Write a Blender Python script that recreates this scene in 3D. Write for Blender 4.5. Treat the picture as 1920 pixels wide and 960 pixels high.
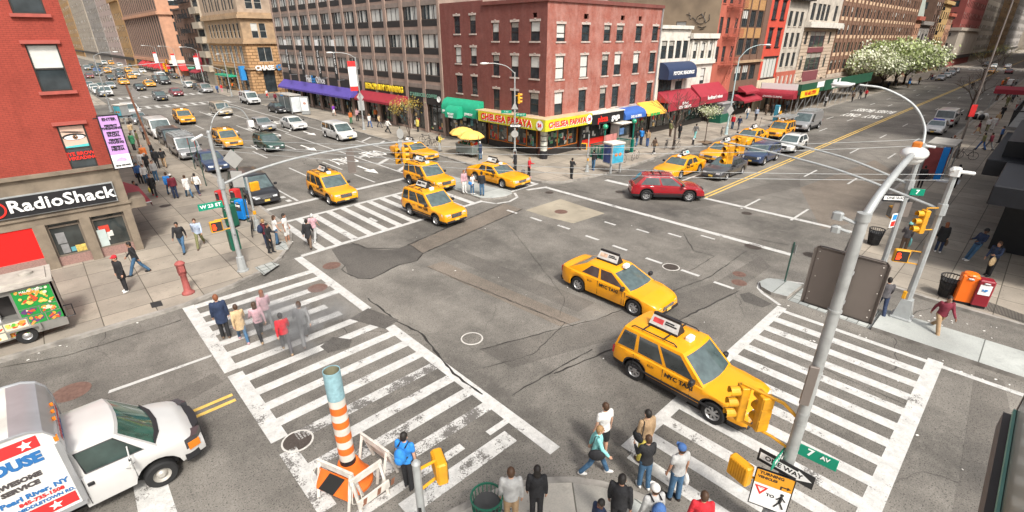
import bpy, bmesh, math, random
from mathutils import Vector, Matrix
R = math.radians
random.seed(7)
for o in list(bpy.data.objects): bpy.data.objects.remove(o)
scene = bpy.context.scene
COL = scene.collection
cam = bpy.data.cameras.new('camera'); camo = bpy.data.objects.new('camera', cam); COL.objects.link(camo)
YAW, PITCH, ROLL = .815157, .41934, -.00265
fw = Vector((math.cos(YAW)*math.cos(PITCH), math.sin(YAW)*math.cos(PITCH), -math.sin(PITCH)))
rt = Vector((math.sin(YAW), -math.cos(YAW), 0)); up = rt.cross(fw)
r2 = math.cos(ROLL)*rt + math.sin(ROLL)*up; u2 = -math.sin(ROLL)*rt + math.cos(ROLL)*up
mw = Matrix((r2, u2, -fw)).transposed().to_4x4(); mw.translation = (0, 0, 10)
camo.matrix_world = mw
cam.sensor_width = 36; cam.sensor_fit = 'HORIZONTAL'; cam.lens = 914.66/1920*36
cam.clip_start = .1; cam.clip_end = 4000
scene.camera = camo
SUN_EL, SUN_AZ = 50, -108          # azimuth of the sun direction, degrees from +X
world = bpy.data.worlds.new('World'); scene.world = world; world.use_nodes = True
nt = world.node_tree; bg = nt.nodes['Background']
sky = nt.nodes.new('ShaderNodeTexSky'); sky.sky_type = 'NISHITA'; sky.sun_disc = False
sky.sun_elevation = R(SUN_EL); sky.sun_rotation = R(90-SUN_AZ)
sky.air_density = 1.0; sky.dust_density = 6.0; sky.ozone_density = .6
hs = nt.nodes.new('ShaderNodeHueSaturation'); hs.inputs['Saturation'].default_value = .32
nt.links.new(sky.outputs[0], hs.inputs['Color']); nt.links.new(hs.outputs[0], bg.inputs[0])
bg.inputs[1].default_value = .12
sl = bpy.data.lights.new('sun', 'SUN'); sl.energy = 2.3; sl.angle = R(8); sl.color = (1, .95, .88)
so = bpy.data.objects.new('sun', sl); COL.objects.link(so)
sd = Vector((math.cos(R(SUN_EL))*math.cos(R(SUN_AZ)), math.cos(R(SUN_EL))*math.sin(R(SUN_AZ)), math.sin(R(SUN_EL))))
so.rotation_euler = sd.to_track_quat('Z', 'Y').to_euler(); so.location = (0, 0, 60)
vs = scene.view_settings; vs.view_transform = 'Standard'; vs.look = 'None'; vs.exposure = .66; vs.gamma = 1
try: scene.cycles.max_bounces = 5; scene.cycles.diffuse_bounces = 3; scene.cycles.glossy_bounces = 2; scene.cycles.transparent_max_bounces = 6
except Exception: pass
MATS = {}
def mat(name, col, rough=.7, metal=0, var=.12, scale=3, spec=.4, coat=0, emit=0, dirt=0, bump=0, bscale=40):
 if name in MATS: return MATS[name]
 m = bpy.data.materials.new(name); m.use_nodes = True; MATS[name] = m
 n = m.node_tree.nodes; l = m.node_tree.links; p = n['Principled BSDF']
 p.inputs['Roughness'].default_value = rough; p.inputs['Metallic'].default_value = metal
 p.inputs['Specular IOR Level'].default_value = spec; p.inputs['Coat Weight'].default_value = coat
 p.inputs['Coat Roughness'].default_value = .08
 c = (*col, 1)
 tc = n.new('ShaderNodeTexCoord')
 if var:
  no = n.new('ShaderNodeTexNoise'); no.inputs['Scale'].default_value = scale; no.inputs['Detail'].default_value = 4
  l.new(tc.outputs['Object'], no.inputs['Vector'])
  mx = n.new('ShaderNodeMix'); mx.data_type = 'RGBA'
  mx.inputs['A'].default_value = tuple(max(0, v*(1-var*1.6)) for v in col)+(1,)
  mx.inputs['B'].default_value = tuple(min(1, v*(1+var*1.6)) for v in col)+(1,)
  l.new(no.outputs['Fac'], mx.inputs['Factor']); out = mx.outputs['Result']
  if dirt:
   n2 = n.new('ShaderNodeTexNoise'); n2.inputs['Scale'].default_value = scale*.35; n2.inputs['Detail'].default_value = 6
   l.new(tc.outputs['Object'], n2.inputs['Vector'])
   rp = n.new('ShaderNodeMapRange'); rp.inputs['From Min'].default_value = .48; rp.inputs['From Max'].default_value = .68
   rp.inputs['To Max'].default_value = dirt
   l.new(n2.outputs['Fac'], rp.inputs['Value'])
   m2 = n.new('ShaderNodeMix'); m2.data_type = 'RGBA'; l.new(rp.outputs[0], m2.inputs['Factor'])
   l.new(out, m2.inputs['A']); m2.inputs['B'].default_value = (.05, .042, .035, 1); out = m2.outputs['Result']
  l.new(out, p.inputs['Base Color'])
 else:
  p.inputs['Base Color'].default_value = c
 if emit: p.inputs['Emission Color'].default_value = c; p.inputs['Emission Strength'].default_value = emit
 if bump:
  nb = n.new('ShaderNodeTexNoise'); nb.inputs['Scale'].default_value = bscale; nb.inputs['Detail'].default_value = 3
  l.new(tc.outputs['Object'], nb.inputs['Vector'])
  b = n.new('ShaderNodeBump'); b.inputs['Strength'].default_value = bump; b.inputs['Distance'].default_value = .02
  l.new(nb.outputs['Fac'], b.inputs['Height']); l.new(b.outputs[0], p.inputs['Normal'])
 return m
class NG:                                     # small node-graph helper
 def __init__(s, name, rough=.8, spec=.3):
  s.m = bpy.data.materials.new(name); s.m.use_nodes = True; MATS[name] = s.m
  s.n = s.m.node_tree.nodes; s.l = s.m.node_tree.links; s.p = s.n['Principled BSDF']
  s.p.inputs['Roughness'].default_value = rough; s.p.inputs['Specular IOR Level'].default_value = spec
  s.tc = s.n.new('ShaderNodeTexCoord').outputs['Object']
 def noise(s, sc, det=4, vec=None, rough=.5):
  o = s.n.new('ShaderNodeTexNoise'); o.inputs['Scale'].default_value = sc; o.inputs['Detail'].default_value = det
  o.inputs['Roughness'].default_value = rough
  s.l.new(vec or s.tc, o.inputs['Vector']); return o.outputs['Fac']
 def rng(s, v, a, b, c=0, d=1):
  o = s.n.new('ShaderNodeMapRange'); s.l.new(v, o.inputs['Value'])
  for k, x in zip(('From Min', 'From Max', 'To Min', 'To Max'), (a, b, c, d)): o.inputs[k].default_value = x
  return o.outputs[0]
 def mix(s, f, a, b, mode='MIX'):
  o = s.n.new('ShaderNodeMix'); o.data_type = 'RGBA'; o.blend_type = mode
  if isinstance(f, (int, float)): o.inputs['Factor'].default_value = f
  else: s.l.new(f, o.inputs['Factor'])
  for k, x in (('A', a), ('B', b)):
   if isinstance(x, tuple): o.inputs[k].default_value = (*x, 1) if len(x) == 3 else x
   else: s.l.new(x, o.inputs[k])
  return o.outputs['Result']
 def math(s, op, a, b=0):
  o = s.n.new('ShaderNodeMath'); o.operation = op
  for i, x in enumerate((a, b)):
   if isinstance(x, (int, float)): o.inputs[i].default_value = x
   else: s.l.new(x, o.inputs[i])
  return o.outputs[0]
 def map(s, sc=(1, 1, 1), rot=(0, 0, 0), loc=(0, 0, 0), vec=None):
  o = s.n.new('ShaderNodeMapping'); o.inputs['Scale'].default_value = sc; o.inputs['Rotation'].default_value = rot
  o.inputs['Location'].default_value = loc
  s.l.new(vec or s.tc, o.inputs['Vector']); return o.outputs[0]
 def warp(s, sc, amt, vec=None):
  o = s.n.new('ShaderNodeTexNoise'); o.inputs['Scale'].default_value = sc; s.l.new(vec or s.tc, o.inputs['Vector'])
  v = s.n.new('ShaderNodeVectorMath'); v.operation = 'SCALE'; v.inputs['Scale'].default_value = amt; s.l.new(o.outputs['Color'], v.inputs[0])
  a = s.n.new('ShaderNodeVectorMath'); a.operation = 'ADD'; s.l.new(vec or s.tc, a.inputs[0]); s.l.new(v.outputs[0], a.inputs[1])
  return a.outputs[0]
 def vor(s, sc, feat='F1', vec=None):
  o = s.n.new('ShaderNodeTexVoronoi'); o.feature = feat; o.inputs['Scale'].default_value = sc; s.l.new(vec or s.tc, o.inputs['Vector'])
  return o.outputs['Distance']
 def bump(s, h, st=.3, d=.02):
  b = s.n.new('ShaderNodeBump'); b.inputs['Strength'].default_value = st; b.inputs['Distance'].default_value = d
  s.l.new(h, b.inputs['Height']); s.l.new(b.outputs[0], s.p.inputs['Normal'])
 def out(s, c): s.l.new(c, s.p.inputs['Base Color']); return s.m
def asphalt(name, lo, hi, cracks=True):
 g = NG(name, .85, .3)
 c = g.mix(g.rng(g.noise(.16, 7, rough=.65), .36, .64), lo, hi)
 c = g.mix(g.rng(g.noise(.9, 6, g.map((1, .35, 1))), .42, .72, 0, .4), c, tuple(v*.62 for v in lo))
 c = g.mix(g.rng(g.noise(2.2, 8, rough=.75), .5, .8, 0, .35), c, tuple(min(1, v*1.45) for v in hi))
 sp = g.noise(38, 2, rough=.8)
 c = g.mix(g.rng(sp, .35, .7, .0, .75), c, g.mix(1, c, (1.9, 1.85, 1.75), 'MULTIPLY'))
 c = g.mix(g.rng(g.noise(24, 1), .58, .7, 0, .75), c, tuple(v*.35 for v in lo))
 c = g.mix(g.rng(g.noise(11, 3, rough=.8), .35, .7, 0, .4), c, g.mix(1, c, (.55, .54, .52), 'MULTIPLY'))
 if cracks:
  w = g.warp(.9, .9)
  e = g.vor(.11, 'DISTANCE_TO_EDGE', w); k = g.rng(e, .0, .0028, .85, 0)
  k = g.math('MULTIPLY', k, g.rng(g.noise(.07, 2), .5, .56))
  e2 = g.vor(.3, 'DISTANCE_TO_EDGE', g.warp(1.5, .7)); k2 = g.rng(e2, .0, .004, .4, 0)
  k2 = g.math('MULTIPLY', k2, g.rng(g.noise(.11, 2), .6, .66))
  c = g.mix(g.math('MAXIMUM', k, k2), c, (.025, .022, .02))
  st = g.rng(g.vor(2.6, 'F1', g.warp(2, .3)), .02, .06, 1, 0)
  c = g.mix(g.math('MULTIPLY', st, .6), c, (.3, .29, .27))
 g.bump(sp, .5, .01)
 return g.out(c)
def paint(name, col, under, wear=.5):
 g = NG(name, .7, .3)
 w1 = g.noise(1.1, 8, rough=.7); w2 = g.noise(22, 4, rough=.7)
 s = g.math('ADD', g.math('MULTIPLY', w1, .75), g.math('MULTIPLY', w2, .35))
 m = g.rng(s, wear+.09, wear+.13)
 c = g.mix(g.rng(g.noise(3.5, 7, rough=.75), .35, .65), tuple(v*.68 for v in col), col)
 c = g.mix(g.rng(g.noise(30, 2), .55, .7, 0, .5), c, tuple(v*.5 for v in col))
 return g.out(g.mix(m, c, under))
def concrete(name, col, size=1.5, ang=0, gum=True):
 g = NG(name, .85, .25)
 c = g.mix(g.rng(g.noise(.5, 6), .35, .7), tuple(v*.72 for v in col), col)
 br = g.n.new('ShaderNodeTexBrick'); br.offset = 0; br.inputs['Scale'].default_value = 1
 br.inputs['Brick Width'].default_value = size; br.inputs['Row Height'].default_value = size; br.inputs['Mortar Size'].default_value = .018
 br.inputs['Color1'].default_value = (.82, .82, .82, 1); br.inputs['Color2'].default_value = (1.15, 1.13, 1.1, 1); br.inputs['Mortar'].default_value = (.34, .33, .31, 1)
 g.l.new(g.map(rot=(0, 0, ang), loc=(.4, .9, 0)), br.inputs['Vector'])
 c = g.mix(1, c, br.outputs['Color'], 'MULTIPLY')
 c = g.mix(g.rng(g.noise(25, 3, rough=.7), .3, .75, 0, .5), c, g.mix(1, c, (1.5, 1.48, 1.42), 'MULTIPLY'))
 c = g.mix(g.rng(g.noise(1.6, 7, rough=.7), .52, .75, 0, .5), c, tuple(v*.45 for v in col))
 if gum:
  gm = g.rng(g.vor(4.2, 'F1', g.warp(9, .12)), .08, .13, 1, 0)
  gm = g.math('MULTIPLY', gm, g.rng(g.noise(1.3, 3), .46, .56, 0, .75))
  c = g.mix(gm, c, tuple(v*.28 for v in col))
 return g.out(c)
def brick(name, c1, c2, mortar, sc=1, blotch=.35, white=0):
 g = NG(name, .85, .25)
 s = g.n.new('ShaderNodeSeparateXYZ'); g.l.new(g.tc, s.inputs[0])
 cb = g.n.new('ShaderNodeCombineXYZ'); g.l.new(g.math('ADD', s.outputs[0], s.outputs[1]), cb.inputs[0]); g.l.new(s.outputs[2], cb.inputs[1])
 b = g.n.new('ShaderNodeTexBrick'); b.inputs['Scale'].default_value = sc; b.inputs['Brick Width'].default_value = .22; b.inputs['Row Height'].default_value = .075
 b.inputs['Mortar Size'].default_value = .007; b.inputs['Bias'].default_value = 0
 b.inputs['Color1'].default_value = (*c1, 1); b.inputs['Color2'].default_value = (*c2, 1); b.inputs['Mortar'].default_value = (*mortar, 1)
 g.l.new(cb.outputs[0], b.inputs['Vector'])
 c = b.outputs['Color']
 c = g.mix(g.rng(g.noise(.45, 7, rough=.65), .4, .7, 0, blotch), c, tuple(v*.5 for v in c1))
 c = g.mix(g.rng(g.noise(1.1, 9, g.map((1, 1, .45)), .8), .5, .62, 0, .45), c, tuple(v*.55 for v in c2))
 if white: c = g.mix(g.rng(g.noise(.8, 8, g.map((1, 1, .6)), .75), .44, .74, 0, white), c, (.55, .36, .31))
 c = g.mix(g.rng(g.noise(7, 3, g.map((1, 1, 4))), .4, .7, 0, .25), c, tuple(v*1.5 for v in c2))
 g.bump(b.outputs['Fac'], -.4, .01)
 return g.out(c)
def stone(name, col, bw=.9, bh=.4, mort=.02, var=.25, mcol=.4):
 g = NG(name, .8, .25)
 s = g.n.new('ShaderNodeSeparateXYZ'); g.l.new(g.tc, s.inputs[0])
 cb = g.n.new('ShaderNodeCombineXYZ'); g.l.new(g.math('ADD', s.outputs[0], s.outputs[1]), cb.inputs[0]); g.l.new(s.outputs[2], cb.inputs[1])
 b = g.n.new('ShaderNodeTexBrick'); b.inputs['Scale'].default_value = 1; b.inputs['Brick Width'].default_value = bw; b.inputs['Row Height'].default_value = bh
 b.inputs['Mortar Size'].default_value = mort
 b.inputs['Color1'].default_value = (*[v*(1-var*.5) for v in col], 1); b.inputs['Color2'].default_value = (*[v*(1+var*.5) for v in col], 1)
 b.inputs['Mortar'].default_value = (*[v*mcol for v in col], 1); g.l.new(cb.outputs[0], b.inputs['Vector'])
 c = g.mix(g.rng(g.noise(.7, 7, rough=.65), .42, .72, 0, .45), b.outputs['Color'], tuple(v*.55 for v in col))
 c = g.mix(g.rng(g.noise(6, 5), .4, .75, 0, .3), c, tuple(min(1, v*1.35) for v in col))
 return g.out(c)
def cr(pts, n=6):
 P = [Vector(p) for p in pts]; P = [P[0]*2-P[1]]+P+[P[-1]*2-P[-2]]; o = []
 for i in range(1, len(P)-2):
  a, b, c, d = P[i-1:i+3]
  for k in range(n): t = k/n; o.append(((b*2)+(c-a)*t+(a*2-b*5+c*4-d)*t*t+(b*3-a-c*3+d)*t**3)*.5)
 return o+[P[-2]]
class MB:
 def __init__(s): s.v = []; s.f = []; s.m = []
 def add(s, vs, fs, mi=0, M=None):
  b = len(s.v)
  s.v += [tuple(M @ Vector(v)) if M is not None else tuple(v) for v in vs]
  for f in fs: s.f.append([b+i for i in f]); s.m.append(mi)
  return s
 def quad(s, a, b, c, d, mi=0): return s.add([a, b, c, d], [(0, 1, 2, 3)], mi)
 def box(s, x0, x1, y0, y1, z0, z1, mi=0, M=None):
  vs = [(x, y, z) for z in (z0, z1) for y in (y0, y1) for x in (x0, x1)]
  return s.add(vs, [(0, 2, 3, 1), (4, 5, 7, 6), (0, 1, 5, 4), (2, 6, 7, 3), (0, 4, 6, 2), (1, 3, 7, 5)], mi, M)
 def bbox(s, x0, x1, y0, y1, z0, z1, b=.02, mi=0, M=None):   # box with chamfered vertical and top edges
  xs = [(x0+b, y0), (x1-b, y0), (x1, y0+b), (x1, y1-b), (x1-b, y1), (x0+b, y1), (x0, y1-b), (x0, y0+b)]
  cx, cy = (x0+x1)/2, (y0+y1)/2
  def ins(p, d): return (p[0]+(d if p[0] < cx else -d), p[1]+(d if p[1] < cy else -d))
  rings = [[(*p, z0) for p in xs], [(*p, z1-b) for p in xs], [(*ins(p, b), z1) for p in xs]]
  vs = sum(rings, []); fs = [tuple(range(7, -1, -1)), tuple(range(16, 24))]
  for k in range(2):
   for i in range(8): j = (i+1) % 8; fs.append((k*8+i, k*8+j, k*8+8+j, k*8+8+i))
  return s.add(vs, fs, mi, M)
 def prism(s, poly, z0, z1, mi=0, M=None, side=None):
  n = len(poly); vs = [(p[0], p[1], z0) for p in poly]+[(p[0], p[1], z1) for p in poly]
  s.add(vs, [tuple(range(n-1, -1, -1)), tuple(range(n, 2*n))], mi, M)
  return s.add(vs, [(i, (i+1) % n, n+(i+1) % n, n+i) for i in range(n)], mi if side is None else side, M)
 def tube(s, pts, rad, n=8, mi=0, cap=True, M=None, sx=1):
  pts = [Vector(p) for p in pts]; rad = list(rad) if isinstance(rad, (list, tuple)) else [rad]*len(pts)
  if len(rad) != len(pts): m_ = len(pts)-1; q_ = len(rad)-1; rad = [rad[int(i*q_/m_)]+(rad[min(q_, int(i*q_/m_)+1)]-rad[int(i*q_/m_)])*(i*q_/m_ % 1) for i in range(m_+1)]
  vs = []; k = len(pts)
  for i, p in enumerate(pts):
   d = (pts[min(i+1, k-1)]-pts[max(i-1, 0)]).normalized()
   a = d.cross(Vector((0, 0, 1)) if abs(d.z) < .9 else Vector((1, 0, 0))).normalized(); b = d.cross(a)
   for j in range(n):
    t = 2*math.pi*j/n; vs.append(p+(a*math.cos(t)*sx+b*math.sin(t))*rad[i])
  fs = [(i*n+j, i*n+(j+1) % n, (i+1)*n+(j+1) % n, (i+1)*n+j) for i in range(k-1) for j in range(n)]
  if cap: fs += [tuple(range(n-1, -1, -1)), tuple(range((k-1)*n, k*n))]
  return s.add(vs, fs, mi, M)
 def lathe(s, prof, c=(0, 0, 0), n=16, mi=0, M=None):
  vs = [(c[0]+r*math.cos(2*math.pi*j/n), c[1]+r*math.sin(2*math.pi*j/n), c[2]+z) for r, z in prof for j in range(n)]
  k = len(prof)
  return s.add(vs, [(i*n+j, i*n+(j+1) % n, (i+1)*n+(j+1) % n, (i+1)*n+j) for i in range(k-1) for j in range(n)], mi, M)
 def ball(s, c, r, n=12, m=8, mi=0, M=None):
  r = r if isinstance(r, (tuple, list)) else (r, r, r)
  vs = []; fs = []
  for i in range(m+1):
   a = math.pi*i/m
   for j in range(n):
    t = 2*math.pi*j/n; vs.append((c[0]+r[0]*math.sin(a)*math.cos(t), c[1]+r[1]*math.sin(a)*math.sin(t), c[2]+r[2]*math.cos(a)))
  for i in range(m):
   for j in range(n): fs.append((i*n+j, (i+1)*n+j, (i+1)*n+(j+1) % n, i*n+(j+1) % n))
  return s.add(vs, fs, mi, M)
 def mesh(s, name, mats, smooth=0):
  me = bpy.data.meshes.new(name); me.from_pydata(s.v, [], s.f)
  for m in (mats if isinstance(mats, (list, tuple)) else [mats]): me.materials.append(m)
  me.polygons.foreach_set('material_index', s.m)
  if smooth:
   bm = bmesh.new(); bm.from_mesh(me); bmesh.ops.remove_doubles(bm, verts=bm.verts, dist=.0008)
   bmesh.ops.recalc_face_normals(bm, faces=bm.faces); bm.to_mesh(me); bm.free()
   me.polygons.foreach_set('use_smooth', [True]*len(me.polygons)); me.set_sharp_from_angle(angle=R(smooth))
  me.update(); return me
 def build(s, name, mats, parent=None, smooth=0, loc=(0, 0, 0), rot=0):
  return obj(name, s.mesh(name, mats, smooth), parent, loc, rot)
def obj(name, me, parent=None, loc=(0, 0, 0), rot=0):
 o = bpy.data.objects.new(name, me); COL.objects.link(o); o.parent = parent; o.location = loc
 o.rotation_euler = rot if isinstance(rot, tuple) else (0, 0, rot); return o
def tag(o, label=None, cat=None, group=None, kind=None):
 if label: o['label'] = label
 if cat: o['category'] = cat
 if group: o['group'] = group
 if kind: o['kind'] = kind
 return o
def thing(name, label, cat, loc=(0, 0, 0), rot=0, group=None):
 o = bpy.data.objects.new(name, None); COL.objects.link(o); o.empty_display_size = .3
 o.location = loc if len(loc) == 3 else (*loc, 0); o.rotation_euler = (0, 0, rot); return tag(o, label, cat, group)
def struct(name, mb, m, smooth=0): return tag(mb.build(name, m, smooth=smooth), kind='structure')
KIDS = {}
def copy_tree(o, parent=None):
 c = o.copy(); COL.objects.link(c); c.parent = parent
 for ch in o.children: copy_tree(ch, c)
 return c
TXT = {}
def text_mesh(s, size, mtl, ext=.01, bold=0, sx=1, align='CENTER', sp=1):
 k = (s, size, mtl.name, ext, bold, sx, align, sp)
 if k in TXT: return TXT[k]
 cu = bpy.data.curves.new('lettering', 'FONT'); cu.body = s; cu.size = size; cu.extrude = ext; cu.offset = bold
 cu.align_x = align; cu.align_y = 'CENTER'; cu.space_character = sp; cu.space_line = .95; cu.resolution_u = 2
 t = bpy.data.objects.new('tmp', cu); COL.objects.link(t)
 dg = bpy.context.evaluated_depsgraph_get(); me = bpy.data.meshes.new_from_object(t.evaluated_get(dg))
 bpy.data.objects.remove(t); me.materials.clear(); me.materials.append(mtl)
 if sx != 1:
  for v in me.vertices: v.co.x *= sx
 TXT[k] = me; return me
def text(s, size, mtl, parent, loc, rot=0, name='lettering', **k):
 """upright lettering facing local -y of its parent, turned by rot about z"""
 return obj(name, text_mesh(s, size, mtl, **k), parent, loc, (R(90), 0, rot))
TRK_H = 1.5
AS_BASE = (.13, .122, .112)
m_road = asphalt('asphalt', (.085, .08, .073), (.2, .187, .168))
m_soft = asphalt('older_asphalt', (.08, .075, .069), (.145, .134, .12), False)
m_patch = asphalt('dark_asphalt', (.062, .058, .054), (.1, .093, .085), False)
m_patch2 = asphalt('brown_asphalt', (.12, .104, .088), (.19, .162, .135), False)
m_white = paint('road_paint_white', (.6, .59, .56), AS_BASE, .535)
m_white2 = paint('road_paint_worn', (.6, .59, .56), AS_BASE, .475)
m_yellow = paint('road_paint_yellow', (.78, .52, .13), AS_BASE, .54)
m_side = concrete('pavement_concrete', (.32, .285, .24), 1.7)
m_side2 = concrete('pavement_new', (.33, .34, .335), 2.6, 0, False)
m_kerb = mat('kerb_stone', (.3, .28, .25), .8, var=.25, scale=4, dirt=.5)
m_steel = mat('galvanised_steel', (.42, .44, .44), .45, .35, var=.15, scale=6, dirt=.25)
m_dark = mat('black_rubber', (.02, .02, .021), .6)
struct('road', MB().add([(-300, -300, 0), (1500, -300, 0), (1500, 1500, 0), (-300, 1500, 0)], [(0, 1, 2, 3)]), m_road)
def arc(cx, cy, r, a0, a1, n=8): return [(cx+r*math.cos(R(a0+(a1-a0)*i/n)), cy+r*math.sin(R(a0+(a1-a0)*i/n))) for i in range(n+1)]
def sidewalk(name, poly, h=.13, m=None, k=.16):
 n = len(poly); cx = sum(p[0] for p in poly)/n; b = MB()
 b.prism(poly, -.05, h, 0, side=1)
 struct(name, b, [m or m_side, m_kerb])
def kerb(pts, w=.17, h=.136):
 b = MB(); V = [Vector((*p, 0)) for p in pts]; L = []
 for i, p in enumerate(V):
  d = (V[min(i+1, len(V)-1)]-V[max(i-1, 0)]).normalized(); q = Vector((-d.y, d.x, 0)); L.append((p-q*.01, p+q*w))
 for (a, c), (e, f) in zip(L, L[1:]):
  z0, z1 = Vector((0, 0, -.05)), Vector((0, 0, h))
  b.add([a+z0, c+z0, f+z0, e+z0, a+z1, c+z1, f+z1, e+z1], [(4, 5, 6, 7), (0, 4, 7, 3), (1, 2, 6, 5)])
 struct('kerb', b, m_kerb)
nw = [(-80, 21.9), (2.2, 21.8)]+[(4.2, 22.3), (5.6, 22.9), (6.8, 23.9), (7.9, 25.4), (8.5, 27), (8.8, 29), (8.9, 33), (9, 90)]
sidewalk('pavement', nw+[(2, 90), (-80, 90)]); kerb(nw)
sidewalk('pavement', [(-80, 108), (9, 108), (9, 160), (-80, 160)]); sidewalk('pavement', [(-80, 176), (9, 176), (9, 700), (-80, 700)])
ne_w = [(27.4, 90), (26.9, 60), (26.5, 50), (26.2, 38), (25.9, 33), (25.9, 26.5), (26.3, 24.6), (27.4, 23.4), (29.4, 23.0), (33, 22.7), (42, 23.2), (60, 23.6), (230, 23.8)]
sidewalk('pavement', ne_w+[(230, 90)]); kerb(ne_w)
sidewalk('pavement', [(27.4, 108), (90, 108), (90, 160), (27.4, 160)]); sidewalk('pavement', [(27.4, 178), (90, 178), (90, 700), (27.4, 700)])
sidewalk('pavement', [(246, 23.8), (800, 23.8), (800, 60), (246, 60)])
se = [(230, 6.6), (90, 6.3), (57, 6.1), (43.8, 5.9), (36, 5.7), (31, 5.3), (28, 4.9), (26, 4.0), (24.9, 2.6), (24.7, 1), (24.65, -60)]
sidewalk('pavement', se+[(230, -60)]); kerb(se[::1])
sidewalk('pavement', [(246, 6.6), (800, 6.6), (800, -40), (246, -40)])
sw = [(8.0, -60), (8.0, 3.0), (7.95, 3.7), (7.8, 4.2), (7.5, 4.8), (7.1, 5.35), (6.6, 5.8), (6.0, 6.2), (5.2, 6.5), (4.2, 6.72), (-60, 6.8)]
sidewalk('pavement', sw+[(-60, -60)], m=m_side2 and concrete('corner_concrete', (.42, .4, .36), 1.9, .75)); kerb(sw)
def slab(name, poly, h, m): b = MB(); b.prism(poly, -.02, h, 0, side=1); struct(name, b, [m, m_kerb])
m_isl = concrete('island_concrete', (.36, .38, .37), 3.3, 0, False)
slab('traffic_island', [(20.42, 2.1), (20.42, -60), (22.34, -60), (22.34, 2.1)], .15, m_isl)
slab('traffic_island', [(22.2, 5.1), (20.62, 5.15), (20.52, 5.75), (20.75, 6.25), (21.2, 6.5), (21.75, 6.4), (22.15, 5.9)], .15, m_isl)
m_ped = concrete('ramp_concrete', (.35, .37, .36), .35, 0, False)
struct('crossing_ramp', MB().add([(20.5, 2.15, .004), (22.3, 2.15, .004), (22.2, 5.05, .004), (20.6, 5.1, .004)], [(0, 1, 2, 3)]), m_ped)
slab('traffic_island', [(20.35, 24.7), (20.9, 24.05), (21.8, 23.75), (22.55, 23.9), (23.0, 24.5), (22.9, 25.3), (22.6, 26.2)]+[(22.4, 31), (20.3, 31)], .12, m_isl)
def flat(name, poly, m, z=.004): return struct(name, MB().add([(*p, z) for p in poly], [tuple(range(len(poly)))]), m)
flat('road_patch', [(9.16,23.39),(9.82,23.66),(10.55,23.17),(10.6,22.22),(11.2,21.36),(11.77,21.1),(12.45,21.15),(12.32,19.71),(11.6,19.14),(10.67,19.34),(9.8,19.1),(8.96,18.91),(8.58,19.35),(8.45,20.15),(8.73,20.94),(8.79,21.73)], m_patch)
m_seam = mat('tar_seam', (.03, .027, .024), .5, var=.3)
def seam(pts, w=.05, z=.0075, m=None):
 b = MB(); V = []
 for (x0, y0), (x1, y1) in zip(pts, pts[1:]):
  n = max(2, int(math.hypot(x1-x0, y1-y0)/.25))
  V += [Vector((x0+(x1-x0)*i/n+random.uniform(-.03, .03), y0+(y1-y0)*i/n+random.uniform(-.03, .03), z)) for i in range(n)]
 V.append(Vector((*pts[-1], z))); L = []
 for i, p in enumerate(V):
  d = (V[min(i+1, len(V)-1)]-V[max(i-1, 0)]).normalized(); q = Vector((-d.y, d.x, 0))*w*random.uniform(.3, 1); L.append((p-q, p+q))
 for (a, c), (e, f) in zip(L, L[1:]): b.quad(a, c, f, e)
 return struct('tar_seam', b, m or m_seam)
seam([(8.84,21.16),(8.45,20.8),(8.47,20.14),(8.58,19.35),(8.96,18.91),(9.8,19.1),(10.67,19.34),(11.6,19.14),(12.32,19.71),(12.45,21.15),(11.77,21.1),(10.6,22.22),(10.34,23.47)], .045)
flat('road_trench', [(12.3, 19.75), (12.3, 21.1), (20.9, 22.9), (20.9, 21.3)], m_patch2, .003)
flat('road_trench', [(12.9, 19.6), (13.9, 19.6), (14.6, 10.5), (13.5, 10.5)], m_soft, .0035)
flat('road_trench', [(11.55,18.24),(12.47,18.21),(13.14,10.02),(12.19,10.29)], m_patch2, .0045)
flat('road_trench', [(6.63,16.32),(7.57,16.57),(8,14.92),(7.27,14.71)], m_patch, .009)
flat('road_trench', [(9.02,11.23),(13.59,9.59),(15.52,9.18),(19.93,7.93),(24.39,7.73),(23.48,6.87),(18.84,6.94),(15.19,7.54),(11.87,8.75),(9.11,9.68)], m_soft, .0035)
flat('road_trench', [(26.22,18.86),(29.64,17.29),(32.87,14.01),(42.57,11.89),(39.3,10.81),(33.85,12.04),(28.6,13.91),(25.02,15.91),(24.59,18.06)], m_soft, .0035)
flat('road_trench', [(23.01,20.33),(26.25,19.33),(25.05,16.73),(23.3,18.11)], m_soft, .004)
flat('road_trench', [(39,10.71),(44.39,10.15),(53.32,9.26),(48.31,6.37),(32.83,6.05),(30.74,6.84)], m_patch2, .0032)
flat('road_trench', [(19.65,6.69),(20.14,6.49),(19.78,5.42),(19.2,5.56),(19.14,6.28)], m_patch, .006)
flat('road_trench', [(5,15.28),(5.61,15.54),(6.03,14.91),(5.73,14.5),(5.04,14.71)], m_patch, .009)
flat('road_trench', [(9, -1.3), (9, -2.4), (16, -2.2), (20, -1.6), (20, -.9), (14, -1.2)], m_soft, .0035)
flat('road_trench', [(-3.23,15.17),(-0.66,15.84),(1.82,16.22),(1.95,15.53),(-0.54,14.85),(-3.22,14.12)], m_soft, .003)
m_slabw = concrete('utility_slab', (.36, .32, .25), 30, 0, False)
flat('utility_slab', [(20.93,20.96),(24.34,20.99),(24.19,19.05),(24.08,17.08),(21.25,17.26),(20.99,18.94)], m_slabw, .006)
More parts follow.
